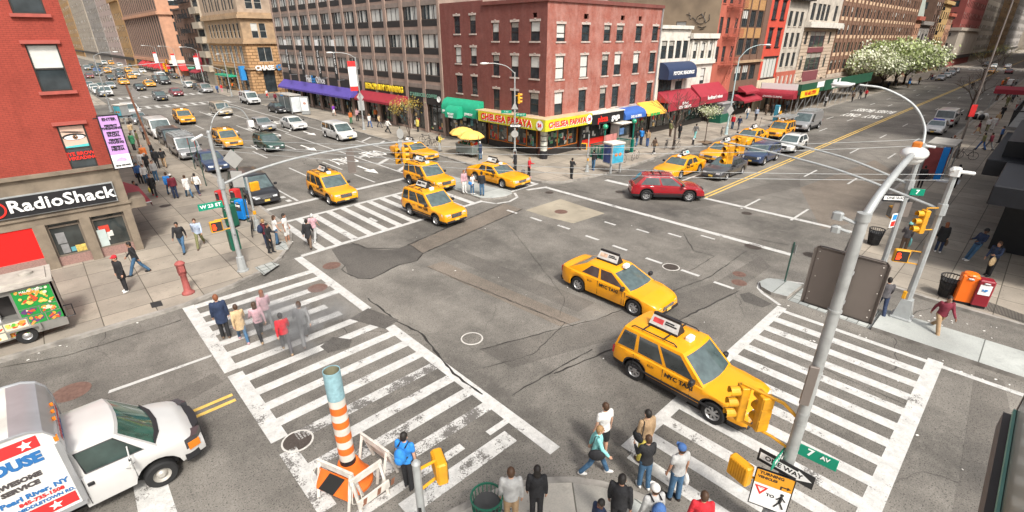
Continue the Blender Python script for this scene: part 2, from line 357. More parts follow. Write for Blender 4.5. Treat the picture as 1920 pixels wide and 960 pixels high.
for pts, w in (([(8.62,26.51),(11.48,27.12)], .02), ([(12.4, 21.2), (20.9, 22.95)], .05), ([(12.3, 19.7), (21, 21.25)], .05), ([(9.02,11.23),(13.65,9.64),(20.27,8.35),(24.58,8.48)], .03), ([(9.92,8.51),(15.12,7.5),(19.95,6.86)], .04),
               ([(8.4,10.35),(10.16,9.72),(12.54,10.32),(11.55,18.24)], .02), ([(8.19,8.71),(9.8,8.63),(11.88,8.51)], .03), ([(7.96,17.31),(7.88,15.03),(8.1,13.52),(7.52,10.8),(7.54,9.34)], .05),
               ([(24.64,12.09),(22.6,10.37),(22.75,9.3),(20.08,9.3)], .025), ([(11.7,16.52),(12.56,9.94)], .02), ([(-3.28,21.45),(-1.67,20.83),(0.13,20.76),(1.84,20.78)], .025), ([(16.54,2.62),(16.39,0.28)], .015),
               ([(17.96,19.06),(13.98,11.57),(12.84,10.86)], .012), ([(25.2,12.74),(25.96,11.17),(26.92,7.23)], .02), ([(57.96,11.18),(48.61,6.08)], .02)):
 seam(pts, w)
_zc = [0]
def bar(x0, x1, y0, y1, m=None, z=.0065, b=None):
 _zc[0] = (_zc[0]+1) % 23; z += _zc[0]*.00012
 b = b or MB(); n = max(1, int(max(x1-x0, y1-y0)/1)); return b.quad((x0, y0, z), (x1, y0, z), (x1, y1, z), (x0, y1, z))
b = MB()                                                   # west crosswalk (over 23rd street)
bar(2.08, 2.5, 15.95, 21.8, b=b); bar(2.1, 2.55, 11.75, 15.7, b=b); bar(7.3, 7.68, 16.5, 23.6, b=b); bar(7.3, 7.68, 6.3, 14.75, b=b)
ys = [21.55, 20.62, 19.7, 18.82, 17.9, 17.0, 16.1, 15.18, 14.25, 13.35, 12.45]
for i, y in enumerate(ys): bar(2.5, 7.3 if i not in (4, 5) else 5.6+i*.2, y-.19, y+.19, b=b)
struct('crosswalk_marking', b, m_white)
b = MB(); bar(2.12, 2.55, 8.75, 11.2, b=b); bar(2.9, 6.0, 18.6, 18.8, b=b)
for y in (11.55, 10.65, 9.75, 8.85): bar(2.7 if y > 11 else 3.6, 7.3, y-.2, y+.2, b=b)
bar(2.4, 3.4, 10.1, 10.4, b=b); bar(2.0, 5.8, 8.0, 8.25, b=b); bar(3.6, 7.0, 7.25, 7.75, b=b); bar(6.6, 7.3, 7.9, 8.1, b=b)
struct('crosswalk_marking', b, m_white2)
b = MB()                                                   # north crosswalk (over the avenue)
def skew(y, x): return y+(x-7.7)*.055
def sbar(b, x0, x1, y0, y1, z=.0065): _zc[0] = (_zc[0]+1) % 23; z += _zc[0]*.00012; b.quad((x0, skew(y0, x0), z), (x1, skew(y0, x1), z), (x1, skew(y1, x1), z), (x0, skew(y1, x0), z))
sbar(b, 7.7, 20.2, 23.5, 23.8); sbar(b, 8.2, 20.2, 29.1, 29.4)
for i in range(12): sbar(b, 8.62+i*.965, 9.02+i*.965, 23.8, 29.1)
b.quad((8.6, 32.2, .0065), (20.2, 32.8, .0065), (20.2, 33.25, .0065), (8.6, 32.65, .0065))
for i in range(4): sbar(b, 23.4+i*.75, 23.75+i*.75, 23.9, 28.5)
sbar(b, 22.9, 26, 23.6, 23.85)
struct('crosswalk_marking', b, m_white)
b = MB()                                                   # east side: wide boundary lines
b.quad((24.2, 24.25, .0065), (25.9, 23.75, .0065), (25.75, 23.45, .0065), (24.2, 23.95, .0065)); bar(25.5, 25.85, 6.7, 23.6, b=b); bar(30.3, 30.75, 15.0, 21.8, b=b); b.quad((31.2, 14.9, .0065), (31.65, 14.9, .0065), (31.65, 19.4, .0065), (31.2, 19.4, .0065))
b.quad((31.35, 5.5, .0065), (31.7, 5.5, .0065), (31.75, 14.3, .0065), (31.4, 14.3, .0065))
b.quad((30.1, 14.3, .007), (30.45, 14.3, .007), (30.3, 5.9, .007), (30.0, 5.9, .007)) if 0 else None
struct('crosswalk_marking', b, m_white)
b = MB()                                                   # south crosswalk (over the avenue)
bar(8.9, 19.8, 4.85, 5.2, b=b); bar(8.6, 19.8, -.12, .3, b=b)
for i in range(12): bar(18.45-i*.89, 18.84-i*.89, .3, 4.85, b=b)
bar(19.4, 19.62, -2.2, 4.9, b=b)
struct('crosswalk_marking', b, m_white)
b = MB()
for x, y in (20.19,19.3),(20.37,17.24),(20.24,15.07),(20.16,13.19),(20.03,11.09),(20.05,9.18),(19.97,7.54),(20.1,21.32),(13.01,26.05): bar(x-.09, x+.09, y-.45, y+.45, b=b)
for x, y in (22.82,15.76),(23.15,13.74),(23.87,12.15),(24.89,10.73): bar(x-.08, x+.08, y-.4, y+.4, b=b)
for x0 in (31.1, 42.6, 54.9, 66.0, 77, 88, 99, 110, 121, 132, 143):
 for y in (8.6, 11.6, 17.6, 20.0):
  if y > 15 and x0 < 50: continue
  bar(x0, x0+3, y-.07, y+.07, b=b)
bar(31.7, 58, 17.55, 17.7, b=b)
for x, y0, y1 in ((17.3, 33.6, 36.9), (17.3, 39.1, 42.9), (14.3, 36, 42.8), (14.3, 48, 52), (14.3, 60, 64), (17.7, 50, 57), (18, 64, 70), (14.3, 70, 74), (14.3, 84, 88), (18, 80, 88), (11.2, 33, 34)): bar(x-.07, x+.07, y0, y1, b=b)
bar(20.3, 20.45, 33.2, 60, b=b); bar(20.7, 20.85, 60, 90, b=b); bar(24.15, 24.3, 36, 96, b=b); bar(22.2, 22.3, 34, 47, b=b); bar(11.1, 11.22, 33, 45, b=b)
for y in (35.2, 38.5, 42): b.quad((20.5, y, .0065), (22.1, y+1.2, .0065), (22.1, y+1.7, .0065), (20.5, y+.5, .0065))
for y in (46, 49, 52.5, 56): b.quad((24.4, y, .0065), (26.3, y+1.6, .0065), (26.3, y+2, .0065), (24.4, y+.4, .0065))
bar(3.0, 7.0, 0, 0, b=b) if 0 else None
b.quad(*[(*p, .0065) for p in ((-0.83,17.35),(-0.78,17.51),(2.07,17.41),(2.02,17.28))])
b.quad(*[(*p, .0065) for p in ((-0.84,12.86),(-0.21,12.35),(-0.23,11),(-0.9,11.44))])
for y0, h in ((97.6, .3), (101.4, .3), (116.5, .3), (120.3, .3)): bar(10, 26, y0, y0+h, b=b)
for i in range(12):
 bar(10.5+i*1.3, 11.0+i*1.3, 97.9, 101.4, b=b); bar(10.5+i*1.3, 11.0+i*1.3, 116.8, 120.3, b=b)
for i in range(14): bar(234, 237, 7+i*1.15, 7.5+i*1.15, b=b)
for k in range(3): bar(10.6, 10.9, 33.2+k*1.1, 33.7+k*1.1, b=b)
struct('lane_marking', b, m_white)
b = MB()
for y in (14.3, 14.62): bar(31.7, 232, y-.07, y+.07, b=b); bar(248, 600, y-.07, y+.07, b=b); bar(-40, 1.95, y-.07+.02, y+.07+.02, b=b)
struct('centre_line', b, m_yellow)
b = MB()                                                   # near island outlines
def ring(pts, w, b):
 V = [Vector((*p, .0068)) for p in pts]
 for a, c in zip(V, V[1:]):
  d = (c-a).normalized(); q = Vector((-d.y, d.x, 0))*w; b.quad(a-q, c-q+d*.02, c+q+d*.02, a+q)
ring([(22.7,5.16),(22.34,5.86),(22.12,6.36),(21.4,6.54),(20.82,6.38),(20.46,6.05),(20.17,5.55),(19.93,5.16)], .07, b)
ring([(20.12,24.21),(20.46,23.25),(21.41,22.97),(22.47,23.3),(23.04,24.16)], .09, b)
struct('island_outline', b, m_white)
m_letter = mat('road_letter_paint', (.74, .73, .69), .7, var=.2, scale=8)
def arrow(cx, cy, L=3.6):
 struct('lane_arrow', MB().add([(cx+.1, cy+L/2, .007), (cx-.1, cy+L/2, .007), (cx-.1, cy-L*.05, .007), (cx-.45, cy-L*.05, .007), (cx, cy-L/2, .007), (cx+.45, cy-L*.05, .007), (cx+.1, cy-L*.05, .007)], [(0, 1, 2, 6), (3, 4, 5)]), m_letter)
arrow(18.85, 37.6); arrow(18.9, 49.8, 4); arrow(22.4, 58)
def word(s, x, y, w, h, rot):
 me = text_mesh(s, 1, m_letter, ext=0, bold=.02); bb = [v.co for v in me.vertices]
 wx = max(v.x for v in bb)-min(v.x for v in bb); hy = max(v.y for v in bb)-min(v.y for v in bb)
 o = obj('road_lettering', me, None, (x, y, .0072), rot); o.scale = (w/wx, h/hy, 1); tag(o, kind='structure')
for x, y in ((18.9, 42.2), (22.2, 43), (18.6, 60), (22.4, 62.5), (15.8, 66), (15.9, 54)): word('ONLY', x, y, 2.1, 2.6, R(180))
for x, y in ((19.0, 66), (22.4, 69), (19, 84)): word('TURN', x, y, 2.2, 2.6, R(180))
for x, y in ((84, 16.2), (84, 18.8)): word('ONLY', x, y, 2.0, 3.6, R(-90+180))
for x, y in ((91, 16.2), (91, 18.8)): word('BUSES', x, y, 2.1, 3.6, R(-90+180))
m_iron = mat('cast_iron', (.085, .07, .06), .6, .3, var=.3, scale=14, bump=.6, bscale=60)
m_ironr = mat('rusty_iron', (.16, .095, .075), .75, .1, var=.35, scale=7)
m_ring = mat('cover_ring_paint', (.5, .48, .44), .8, var=.25, scale=10)
def manhole(p, r, m, ring=True, z=.008, rm=None):
 b = MB(); b.add([(r*math.cos(R(a)), r*math.sin(R(a)), z) for a in range(0, 360, 15)], [tuple(range(24))], 0)
 for k in range(-3, 4):                                # raised bars
  h = math.sqrt(max(0, (r*.85)**2-(k*r*.24)**2)); b.box(k*r*.24-r*.05, k*r*.24+r*.05, -h, h, z, z+.006, 0)
 if ring:
  b.lathe([(r, z), (r, z+.006), (r+.045, z+.006), (r+.05, z-.004)], n=24, mi=1)
 tag(b.build('manhole_cover', [m, rm or m_ring], loc=(*p, 0)), kind='structure')
for p, r, m, rg in (((9.24,11.95), .36, m_road, 1), ((2.66,11.36), .37, m_iron, 1), ((8.3,21.51), .42, m_ironr, 0), ((6.83,19.71), .42, m_ironr, 0), ((19.98,10.13), .36, m_iron, 1), ((21.58,7.55), .3, m_ironr, 0),
     ((20.72,7.18), .33, m_ironr, 0), ((25.41,8.47), .45, m_iron, 0), ((28.65,19.14), .36, m_iron, 0), ((30.47,10.97), .32, m_iron, 0), ((-1.65,18.23), .5, m_ironr, 0), ((22.34,19.18), .42, m_ironr, 0), ((24.91,22.55), .3, m_iron, 0),
     ((26.37,6.03), .35, m_iron, 0)):
 manhole(p, r, m, rg)
manhole((4.39,37.47), .34, m_iron, False, .138)
for poly in ([(5.45,23.52),(6.24,23.68),(6.43,23.08),(5.49,22.39)], [(7.26,26.08),(7.76,25.92),(7.44,24.62),(6.96,24.99)], [(5.09,6.14),(5.42,6.06),(5.37,5.68),(4.93,5.78)], [(7.66,3.96),(7.73,3.64),(7.62,3.23),(7.16,3.76)]):
 flat('kerb_ramp', poly, m_ped, .142)
m_grate = mat('grate_iron', (.045, .045, .045), .6, .4)
def grating(poly, n):
 b = MB(); a, bb, c, d = [Vector((*p, .14)) for p in poly];
 for i in range(n):
  t0, t1 = i/n, (i+.5)/n; b.quad(a.lerp(bb, t0), a.lerp(bb, t1), d.lerp(c, t1), d.lerp(c, t0))
 struct('subway_grating', b, m_grate)
grating([(26.11,-0.61),(25.72,-1.81),(24.86,-1.85),(25.17,-0.61)], 30)
flat('utility_cover', [(1.19,22.93),(1.56,22.83),(1.54,22.3),(1.17,22.36)], m_grate, .139)
flat('utility_cover', [(49.16,5.32),(49.21,4.6),(47.24,4.56),(47.41,5.23)], m_grate, .139)
m_pale = mat('fresh_concrete', (.5, .5, .5), .8)
flat('pale_slab', [(49.62,4.2),(49.4,2.9),(47.74,2.85),(47.67,4.14)], m_pale, .139)
b = MB(); rnd = random.Random(3)
for k in range(95):
 x, y = rnd.choice([(rnd.uniform(3, 24), rnd.uniform(6, 22)), (rnd.uniform(9, 24), rnd.uniform(-3, 5)), (rnd.uniform(27, 60), 22.4+rnd.uniform(0, .6)), (rnd.uniform(-3, 8), 21.2+rnd.uniform(0, .6)), (20+rnd.uniform(-.6, .2), rnd.uniform(-3, 5)), (rnd.uniform(22.5, 24.5), rnd.uniform(-3, 3))])
 s = rnd.uniform(.01, .04); a = rnd.uniform(0, 6)
 b.box(-s, s, -s*.6, s*.6, 0, .01, 0, Matrix.Translation((x, y, .009)) @ Matrix.Rotation(a, 4, 'Z'))
tag(b.build('litter', mat('paper_litter', (.75, .73, .68))), kind='stuff')
m_glass = mat('window_glass', (.035, .045, .05), .06, var=.6, scale=1.3, spec=.9)
m_glass2 = mat('shop_glass', (.03, .035, .034), .07, var=.8, scale=1.6, spec=.8)
m_blind = mat('window_blind', (.6, .6, .56), .4, var=.1, scale=5, coat=.4)
m_curt = mat('window_curtain', (.35, .33, .29), .5, var=.5, scale=9, coat=.4)
m_frame_d = mat('dark_window_frame', (.035, .03, .026), .5)
m_frame_w = mat('pale_window_frame', (.5, .48, .43), .6)
m_frame_b = mat('black_panel', (.03, .027, .026), .5, var=.3)
m_roof = mat('roof_felt', (.09, .085, .08), .9, var=.3, scale=1)
m_black = mat('black_metal', (.018, .018, .02), .45)
m_whitep = mat('white_trim', (.66, .62, .55), .7, var=.1, dirt=.25)
m_sill = mat('limestone_trim', (.5, .42, .37), .8, var=.15, dirt=.3)
WIN = {}
rw = random.Random(11)
def win_meshes(style, w, h, v, fm):
 k = (style, round(w, 2), round(h, 2), v, fm.name)
 if k in WIN: return WIN[k]
 f = MB(); t = .055 if style != 'far' else .07
 y0, y1 = .06, .12
 f.box(0, t, y0, y1, 0, h); f.box(w-t, w, y0, y1, 0, h); f.box(t, w-t, y0, y1, 0, t); f.box(t, w-t, y0, y1, h-t, h)
 if style in ('sash', 'far'): f.box(t, w-t, y0+.01, y1, h*.48-.03, h*.48+.03)
 n = {'tri': 3, 'pair': 2, 'quad': 4, 'shop': 1, 'grid': 3}.get(style, 1)
 for i in range(1, n): f.box(w*i/n-.035, w*i/n+.035, y0+.01, y1, t, h-t)
 if style == 'grid':
  for q in (.33, .66): f.box(t, w-t, y0+.012, y1-.005, h*q-.025, h*q+.025)
 p = MB(); yp = .1
 if v == 0: p.quad((0, yp, 0), (w, yp, 0), (w, yp, h), (0, yp, h), 0)
 elif v in (1, 2, 3):
  c = {1: .5, 2: .22, 3: .72}[v]; p.quad((0, yp, 0), (w, yp, 0), (w, yp, h*c), (0, yp, h*c), 0); p.quad((0, yp, h*c), (w, yp, h*c), (w, yp, h), (0, yp, h), 1)
 elif v == 4: p.quad((0, yp, 0), (w, yp, 0), (w, yp, h), (0, yp, h), 1)
 else:                                              # vertical blinds with gaps
  q = random.Random(v); x = 0
  while x < w:
   d = min(w-x, q.uniform(.1, .4)); p.quad((x, yp, 0), (x+d, yp, 0), (x+d, yp, h), (x, yp, h), q.choice((0, 1, 1))); x += d
 fm_ = f.mesh('window', fm); pm = p.mesh('pane', [m_glass, m_blind if v not in (3,) else m_curt])
 WIN[k] = (fm_, pm); return WIN[k]
class Bld:
 def __init__(s, name, label, cat, x, y, group=None):
  s.r = thing(name, label, cat, (x, y, 0), group=group); s.x, s.y = x, y; s.nw = 0; s.extra = None
 def frame(s, kind, a, b, c):                       # local frame of a face: origin and rotation
  return ((a-s.x, c-s.y, 0), 0) if kind == 'S' else ((c-s.x, b-s.y, 0), R(-90))
 def face(s, kind, a, b, c, z0, z1, m, wins=(), rec=.16, name='wall', sill=None, lintel=None, trim=None, extra_holes=()):
  """a wall from a to b along the street (x for a south face, y for a west face) standing at c; wins: (lo, hi, zlo, zhi, style, variant, frame material)"""
  loc, rot = s.frame(kind, a, b, c); L = b-a
  W = []
  for w in wins:
   lo, hi = (w[0]-a, w[1]-a) if kind == 'S' else (b-w[1], b-w[0]); W.append((lo, hi)+tuple(w[2:]))
  H = [(w[0], w[1], w[2], w[3]) for w in W]
  for w in extra_holes:
   lo, hi = (w[0]-a, w[1]-a) if kind == 'S' else (b-w[1], b-w[0]); H.append((lo, hi, w[2], w[3]))
  xs = sorted(set([0, L]+[h[0] for h in H]+[h[1] for h in H])); zs = sorted(set([z0, z1]+[h[2] for h in H]+[h[3] for h in H]))
  xs = [v for v in xs if 0 <= v <= L]; zs = [v for v in zs if z0 <= v <= z1]
  g = MB()
  for zi in range(len(zs)-1):
   zc = (zs[zi]+zs[zi+1])/2; run = None
   for xi in range(len(xs)-1):
    xc = (xs[xi]+xs[xi+1])/2
    if any(h[0] < xc < h[1] and h[2] < zc < h[3] for h in H):
     if run is not None: g.quad((run, 0, zs[zi]), (xs[xi], 0, zs[zi]), (xs[xi], 0, zs[zi+1]), (run, 0, zs[zi+1])); run = None
    elif run is None: run = xs[xi]
   if run is not None: g.quad((run, 0, zs[zi]), (L, 0, zs[zi]), (L, 0, zs[zi+1]), (run, 0, zs[zi+1]))
  for x0, x1, a0, a1 in H:                       # reveals
   g.quad((x0, 0, a0), (x0, rec, a0), (x0, rec, a1), (x0, 0, a1)); g.quad((x1, 0, a0), (x1, rec, a0), (x1, rec, a1), (x1, 0, a1))
   g.quad((x0, 0, a0), (x1, 0, a0), (x1, rec, a0), (x0, rec, a0)); g.quad((x0, 0, a1), (x1, 0, a1), (x1, rec, a1), (x0, rec, a1))
  g.build(name, m, s.r, loc=loc, rot=rot)
  for w in W:
   x0, x1, a0, a1 = w[:4]; st = w[4] if len(w) > 4 else 'sash'; v = w[5] if len(w) > 5 else rw.choice((0, 0, 0, 1, 1, 2, 3)); fmat = w[6] if len(w) > 6 else m_frame_d
   ca, sa = math.cos(rot), math.sin(rot)
   P = (loc[0]+x0*ca, loc[1]+x0*sa, a0)
   fm_, pm = win_meshes(st, x1-x0, a1-a0, v, fmat)
   if s.nw >= 98:                             # past about 100 windows the rest become one part
    if s.extra is None: s.extra = ([], fmat)
    s.extra[0].append((Matrix.Translation(P) @ Matrix.Rotation(rot, 4, 'Z'), fm_, pm)); continue
   s.nw += 1
   o = obj('window', fm_, s.r, P, rot); obj('pane', pm, o)
   if sill: MBS('sill', x1-x0, sill[0], sill[1], o, sill[2])
   if lintel: MBL('lintel', x1-x0, a1-a0, lintel[0], o, lintel[1])
 def box(s, name, kind, a, b, c, out0, out1, z0, z1, m, bev=0):
  """box on a face from a to b, standing out from out0 to out1 in front of the face plane c"""
  loc, rot = s.frame(kind, a, b, c)
  g = MB(); (g.bbox(0, b-a, -out1, -out0, z0, z1, bev) if bev else g.box(0, b-a, -out1, -out0, z0, z1)); return g.build(name, m, s.r, loc=loc, rot=rot)
 def core(s, x0, x1, y0, y1, z0, z1, m, rm=None):
  MB().box(x0-s.x, x1-s.x, y0-s.y, y1-s.y, z0, z1-.3).build('rear_wall', m, s.r)
  MB().box(x0-s.x-.6, x1-s.x, y0-s.y-.6, y1-s.y, z1-.35, z1-.25).build('roof', rm or m_roof, s.r)
 def done(s):
  if s.extra:
   g = MB()
   for M, f, p in s.extra[0]:
    g.add([v.co for v in f.vertices], [tuple(q.vertices) for q in f.polygons], 0, M)
    for q in p.polygons: g.add([p.vertices[i].co for i in q.vertices], [(0, 1, 2, 3)], 1+q.material_index, M)
   tag(g.build('windows', [s.extra[1], m_glass, m_blind], s.r), kind='stuff')
_c = {}
def MBS(name, w, e, d, par, m):
 k = ('s', round(w, 2), e, d, m.name)
 if k not in _c: _c[k] = MB().box(-e, w+e, -d, .1, -.13, -.002).mesh(name, m)
 obj(name, _c[k], par)
def MBL(name, w, h, st, par, m):
 k = ('l', round(w, 2), round(h, 2), st, m.name)
 if k not in _c:
  g = MB()
  if st == 'key':
   g.box(-.09, w+.09, -.03, .05, h+.002, h+.19); g.box(w/2-.09, w/2+.09, -.06, .05, h+.19, h+.26)
  elif st == 'hood': g.box(-.12, w+.12, -.12, .05, h+.02, h+.16); g.box(-.06, w+.06, -.05, .05, h+.002, h+.02)
  else: g.box(-.06, w+.06, -.03, .05, h+.002, h+.17)
  _c[k] = g.mesh(name, m)
 obj(name, _c[k], par)
def awning(s, kind, a, b, c, out, z0, z1, m, val=.25, name='awning', stripes=None, closed=True):
 """sloping shop awning with valance on a face"""
 loc, rot = s.frame(kind, a, b, c); L = b-a; g = MB()
 n = 1 if not stripes else max(4, int(L/.5))
 for i in range(n):
  x0, x1 = L*i/n, L*(i+1)/n; mi = i % 2 if stripes else 0
  g.quad((x0, -.02, z1), (x1, -.02, z1), (x1, -out, z0+val), (x0, -out, z0+val), mi)
  g.quad((x0, -out, z0+val), (x1, -out, z0+val), (x1, -out-.01, z0), (x0, -out-.01, z0), mi)
 if closed:
  for x in (0, L): g.add([(x, -.02, z1), (x, -out, z0+val), (x, -.02, z0+val)], [(0, 1, 2)], 0)
 return g.build(name, [m, stripes or m], s.r, loc=loc, rot=rot)
def barrel(s, kind, a, b, c, out, z0, z1, m, name='awning', bulge=True):
 loc, rot = s.frame(kind, a, b, c); L = b-a; g = MB(); n = 8; zv = z0+(z1-z0)*.35
 prof = [(-out, z0), (-out, zv)]+[(-out*math.cos(R(90*i/n)), zv+(z1-zv)*math.sin(R(90*i/n))) for i in range(1, n+1)]
 for (y0, q0), (y1, q1) in zip(prof, prof[1:]): g.quad((0, y0, q0), (L, y0, q0), (L, y1, q1), (0, y1, q1))
 for x in (0, L): g.add([(x, y, z) for y, z in prof]+[(x, 0, z0)], [tuple(range(len(prof)+1))])
 return g.build(name, m, s.r, loc=loc, rot=rot, smooth=35)
def btext(s, kind, a, b, c, out, u, z, string, size, m, name='lettering', **k):
 """lettering on a face; u is the street coordinate of its centre"""
 loc, rot = s.frame(kind, a, b, c); lx = u-a if kind == 'S' else b-u
 ca, sa = math.cos(rot), math.sin(rot)
 return text(string, size, m, s.r, (loc[0]+lx*ca+(-out)*(-sa), loc[1]+lx*sa+(-out)*ca, z), rot, name, **k)
C = dict(red=(.62, .03, .03), yel=(.75, .6, .03), green=(.02, .33, .17))
m_redsign = mat('red_letters', (.7, .03, .02), .5, var=0); m_wsign = mat('white_letters', (.85, .85, .83), .5, var=0)
m_yelsign = mat('yellow_letters', (.85, .62, .03), .5, var=0); m_bluesign = mat('blue_letters', (.03, .25, .6), .5, var=0)
m_grnsign = mat('green_letters', (.05, .45, .1), .5, var=0); m_bsign = mat('black_letters', (.02, .02, .02), .5, var=0)
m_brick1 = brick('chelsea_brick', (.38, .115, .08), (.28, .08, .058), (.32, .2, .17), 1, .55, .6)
m_brick2 = brick('chelsea_brick_shaded', (.22, .066, .052), (.165, .05, .042), (.2, .11, .095), 1, .5, .1)  # corner brick darkened for west faces and cornices, shade put into the colour
m_brick3 = brick('painted_red_brick', (.34, .062, .042), (.3, .056, .038), (.17, .035, .026), 1, .35)
m_yellowb = mat('yellow_sign_board', (.6, .56, .03), .45, var=.05, coat=.2); m_tan = mat('awning_top_tan', (.55, .4, .24), .8, dirt=.3)
m_green = mat('green_awning_cloth', (.02, .36, .2), .5, var=.15, scale=2, coat=.2)
m_orange = mat('orange_door', (.55, .16, .02), .5)
m_poster = mat('poster_paper', (.7, .62, .45), .5, var=.6, scale=4)
def shopfill(s, kind, a, b, c, z0, z1, seed=1, fm=None, base=.5, basem=None, n=3, bright=.5, dep=.3):
 """storefront: stall riser, framed glazing and things seen through the glass"""
 q = random.Random(seed); loc, rot = s.frame(kind, a, b, c); L = b-a
 if base: MB().box(0, L, dep-.06, dep+.1, z0, z0+base).build('stall_riser', basem or m_frame_b, s.r, loc=loc, rot=rot)
 g = MB()
 for i in range(n+1): x = (L-.08)*i/n; g.box(x, x+.08, dep-.04, dep+.06, z0+base, z1)
 g.box(0, L, dep-.045, dep+.06, z0+base, z0+base+.07); g.box(0, L, dep-.045, dep+.06, z1-.3, z1-.22)
 f = g.build('shop_window', fm or m_frame_d, s.r, loc=loc, rot=rot)
 p = MB(); p.quad((0, dep+.03, z0+base), (L, dep+.03, z0+base), (L, dep+.03, z1), (0, dep+.03, z1), 0)
 cols = [mat('display_'+nm, cc, .5, var=.3, scale=5) for nm, cc in (('white', (.6, .6, .56)), ('red', (.5, .05, .03)), ('warm', (.5, .35, .15)), ('grey', (.22, .22, .22)), ('green', (.1, .3, .15)), ('teal', (.1, .3, .35)))]
 for i in range(int(L*2.2*bright*2)):
  x = q.uniform(.05, max(.1, L-.6)); w = q.uniform(.12, .5); z = q.uniform(z0+base+.1, max(z0+base+.2, z1-.9)); h = q.uniform(.12, .55); mi = q.choice((1, 1, 2, 3, 4, 4, 4, 5, 6))
  p.quad((x, dep+.026-i*.0006, z), (min(L, x+w), dep+.026-i*.0006, z), (min(L, x+w), dep+.026-i*.0006, z+h), (x, dep+.026-i*.0006, z+h), mi)
 p.build('pane', [m_glass2]+cols, f)
B = Bld('corner_building', 'four storey red brick corner building with yellow fascia sign over its ground floor shops', 'building', 32.3, 30)
rowsS = [(3.73, 5.66), (6.75, 8.62), (9.77, 11.1)]
colsS = [(33.46, 34.55), (36.75, 37.83), (39.95, 40.93), (41.9, 42.98), (45.07, 46.1), (48.05, 49.1)]
wS = [(a, b, z0, z1, 'sash', v) for r, (z0, z1) in enumerate(rowsS) for (a, b), v in zip(colsS, [(1, 0, 3, 0, 0, 0), (4, 4, 3, 1, 1, 0), (2, 0, 3, 3, 0, 0)][r])]
B.face('S', 32.3, 49.6, 30, 3.5, 13, m_brick1, wS, sill=(.1, .07, m_sill), lintel=('key', m_sill), extra_holes=[(36.95, 37.6, 11.55, 11.95), (42.4, 43, 11.55, 11.95), (45.4, 45.9, 11.55, 11.95)])
colsW = [(30.84, 31.93), (33.39, 34.36), (35.94, 36.83)]
wW = [(a, b, z0, z1, 'sash', v) for r, (z0, z1) in enumerate([(3.76, 5.64), (6.82, 8.62), (9.8, 11.3)]) for (a, b), v in zip(colsW, [(3, 0, 0), (1, 1, 3), (1, 3, 1)][r])]
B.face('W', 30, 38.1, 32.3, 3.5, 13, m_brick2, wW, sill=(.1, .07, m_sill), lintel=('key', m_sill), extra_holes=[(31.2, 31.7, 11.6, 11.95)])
B.core(32.95, 49.55, 30.65, 44.8, 0, 13, m_brick1)
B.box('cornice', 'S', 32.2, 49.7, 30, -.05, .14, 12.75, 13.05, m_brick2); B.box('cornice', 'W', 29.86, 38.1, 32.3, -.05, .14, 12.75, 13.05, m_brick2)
B.box('string_course', 'S', 32.3, 49.6, 30, 0, .05, 3.45, 3.62, m_sill)
shopfill(B, 'W', 31.2, 37.9, 32.3, .13, 2.7, 5, m_orange, n=5, bright=1.3, base=.62); shopfill(B, 'S', 32.9, 37.2, 30, .13, 2.7, 6, m_orange, n=3, bright=1.3, base=.62)
shopfill(B, 'S', 37.5, 42.5, 30, .13, 2.6, 9, m_frame_d, n=3, bright=.8, basem=m_redsign, base=.8); shopfill(B, 'S', 42.8, 46.2, 30, .13, 2.7, 10, n=2, bright=1); shopfill(B, 'S', 46.4, 49.5, 30, .13, 2.7, 13, n=2, bright=1)
for k in (37.22, 42.5, 46.2): B.box('pier', 'S', k, k+.24, 30, -.1, .12, .13, 3.45, m_frame_b)
MB().box(-1.3, 0, -1.25, 8.1, 3.68, 3.72).add([], []).box(0, 5.0, -1.25, -.0, 3.68, 3.72).build('sign_top', m_tan, B.r)
g = MB().box(-1.32, -1.22, -1.27, 7.6, 2.73, 3.68).box(-1.22, 5.0, -1.27, -1.17, 2.73, 3.68).box(-1.22, -.02, -1.17, 7.6, 2.73, 2.79).box(-.02, 5.0, -1.17, 0, 2.73, 2.79)
g.build('fascia_sign', m_yellowb, B.r)
for nm, u, rot, L in (('W', None, R(-90), 8.8), ('S', None, 0, 6.3)):
 if nm == 'W':
  for dx, mm, z in ((.0, m_redsign, 0), (.05, m_wsign, -.05)): text('CHELSEA PAPAYA', .82, mm, B.r, (-1.345-.0+(.008 if mm is m_wsign else 0), 3.75-dx*.8, 3.2+z), rot, bold=.03 if mm is m_redsign else .045, sx=.98, sp=1.08, ext=.02 if mm is m_redsign else .008)
 else:
  for dx, mm, z in ((.0, m_redsign, 0), (.05, m_wsign, -.05)): text('CHELSEA PAPAYA', .66, mm, B.r, (1.6+dx, -1.295+(.008 if mm is m_wsign else 0), 3.2+z), rot, bold=.02 if mm is m_redsign else .035, sx=.92, sp=1.05, ext=.02 if mm is m_redsign else .008)
def disc(par, x, y, z, r, rot, mats, tt, ts, name='round_sign'):
 g = MB(); n = 20
 g.add([(r*math.cos(2*math.pi*i/n), -.05, r*math.sin(2*math.pi*i/n)) for i in range(n)], [tuple(range(n))], 0)
 g.add([(r*math.cos(2*math.pi*i/n), yy, r*math.sin(2*math.pi*i/n)) for yy in (-.05, 0) for i in range(n)], [(i, (i+1) % n, n+(i+1) % n, n+i) for i in range(n)], 1)
 o = g.build(name, mats, par, loc=(x, y, z), rot=rot); text(tt, ts, m_redsign, o, (0, -.07, 0), 0, bold=.02)
disc(B.r, -1.32, -.65, 3.2, .42, R(-90), [m_wsign, m_bsign], '24', .42); disc(B.r, 4.55, -1.27, 3.2, .42, 0, [m_wsign, m_bsign], '24', .42)
g = MB().lathe([(.36, .13), (.36, .75), (.3, .78), (.3, 2.72)], c=(-.25, -.15, 0), n=16)
g.build('corner_column', m_black, B.r)
g = MB()
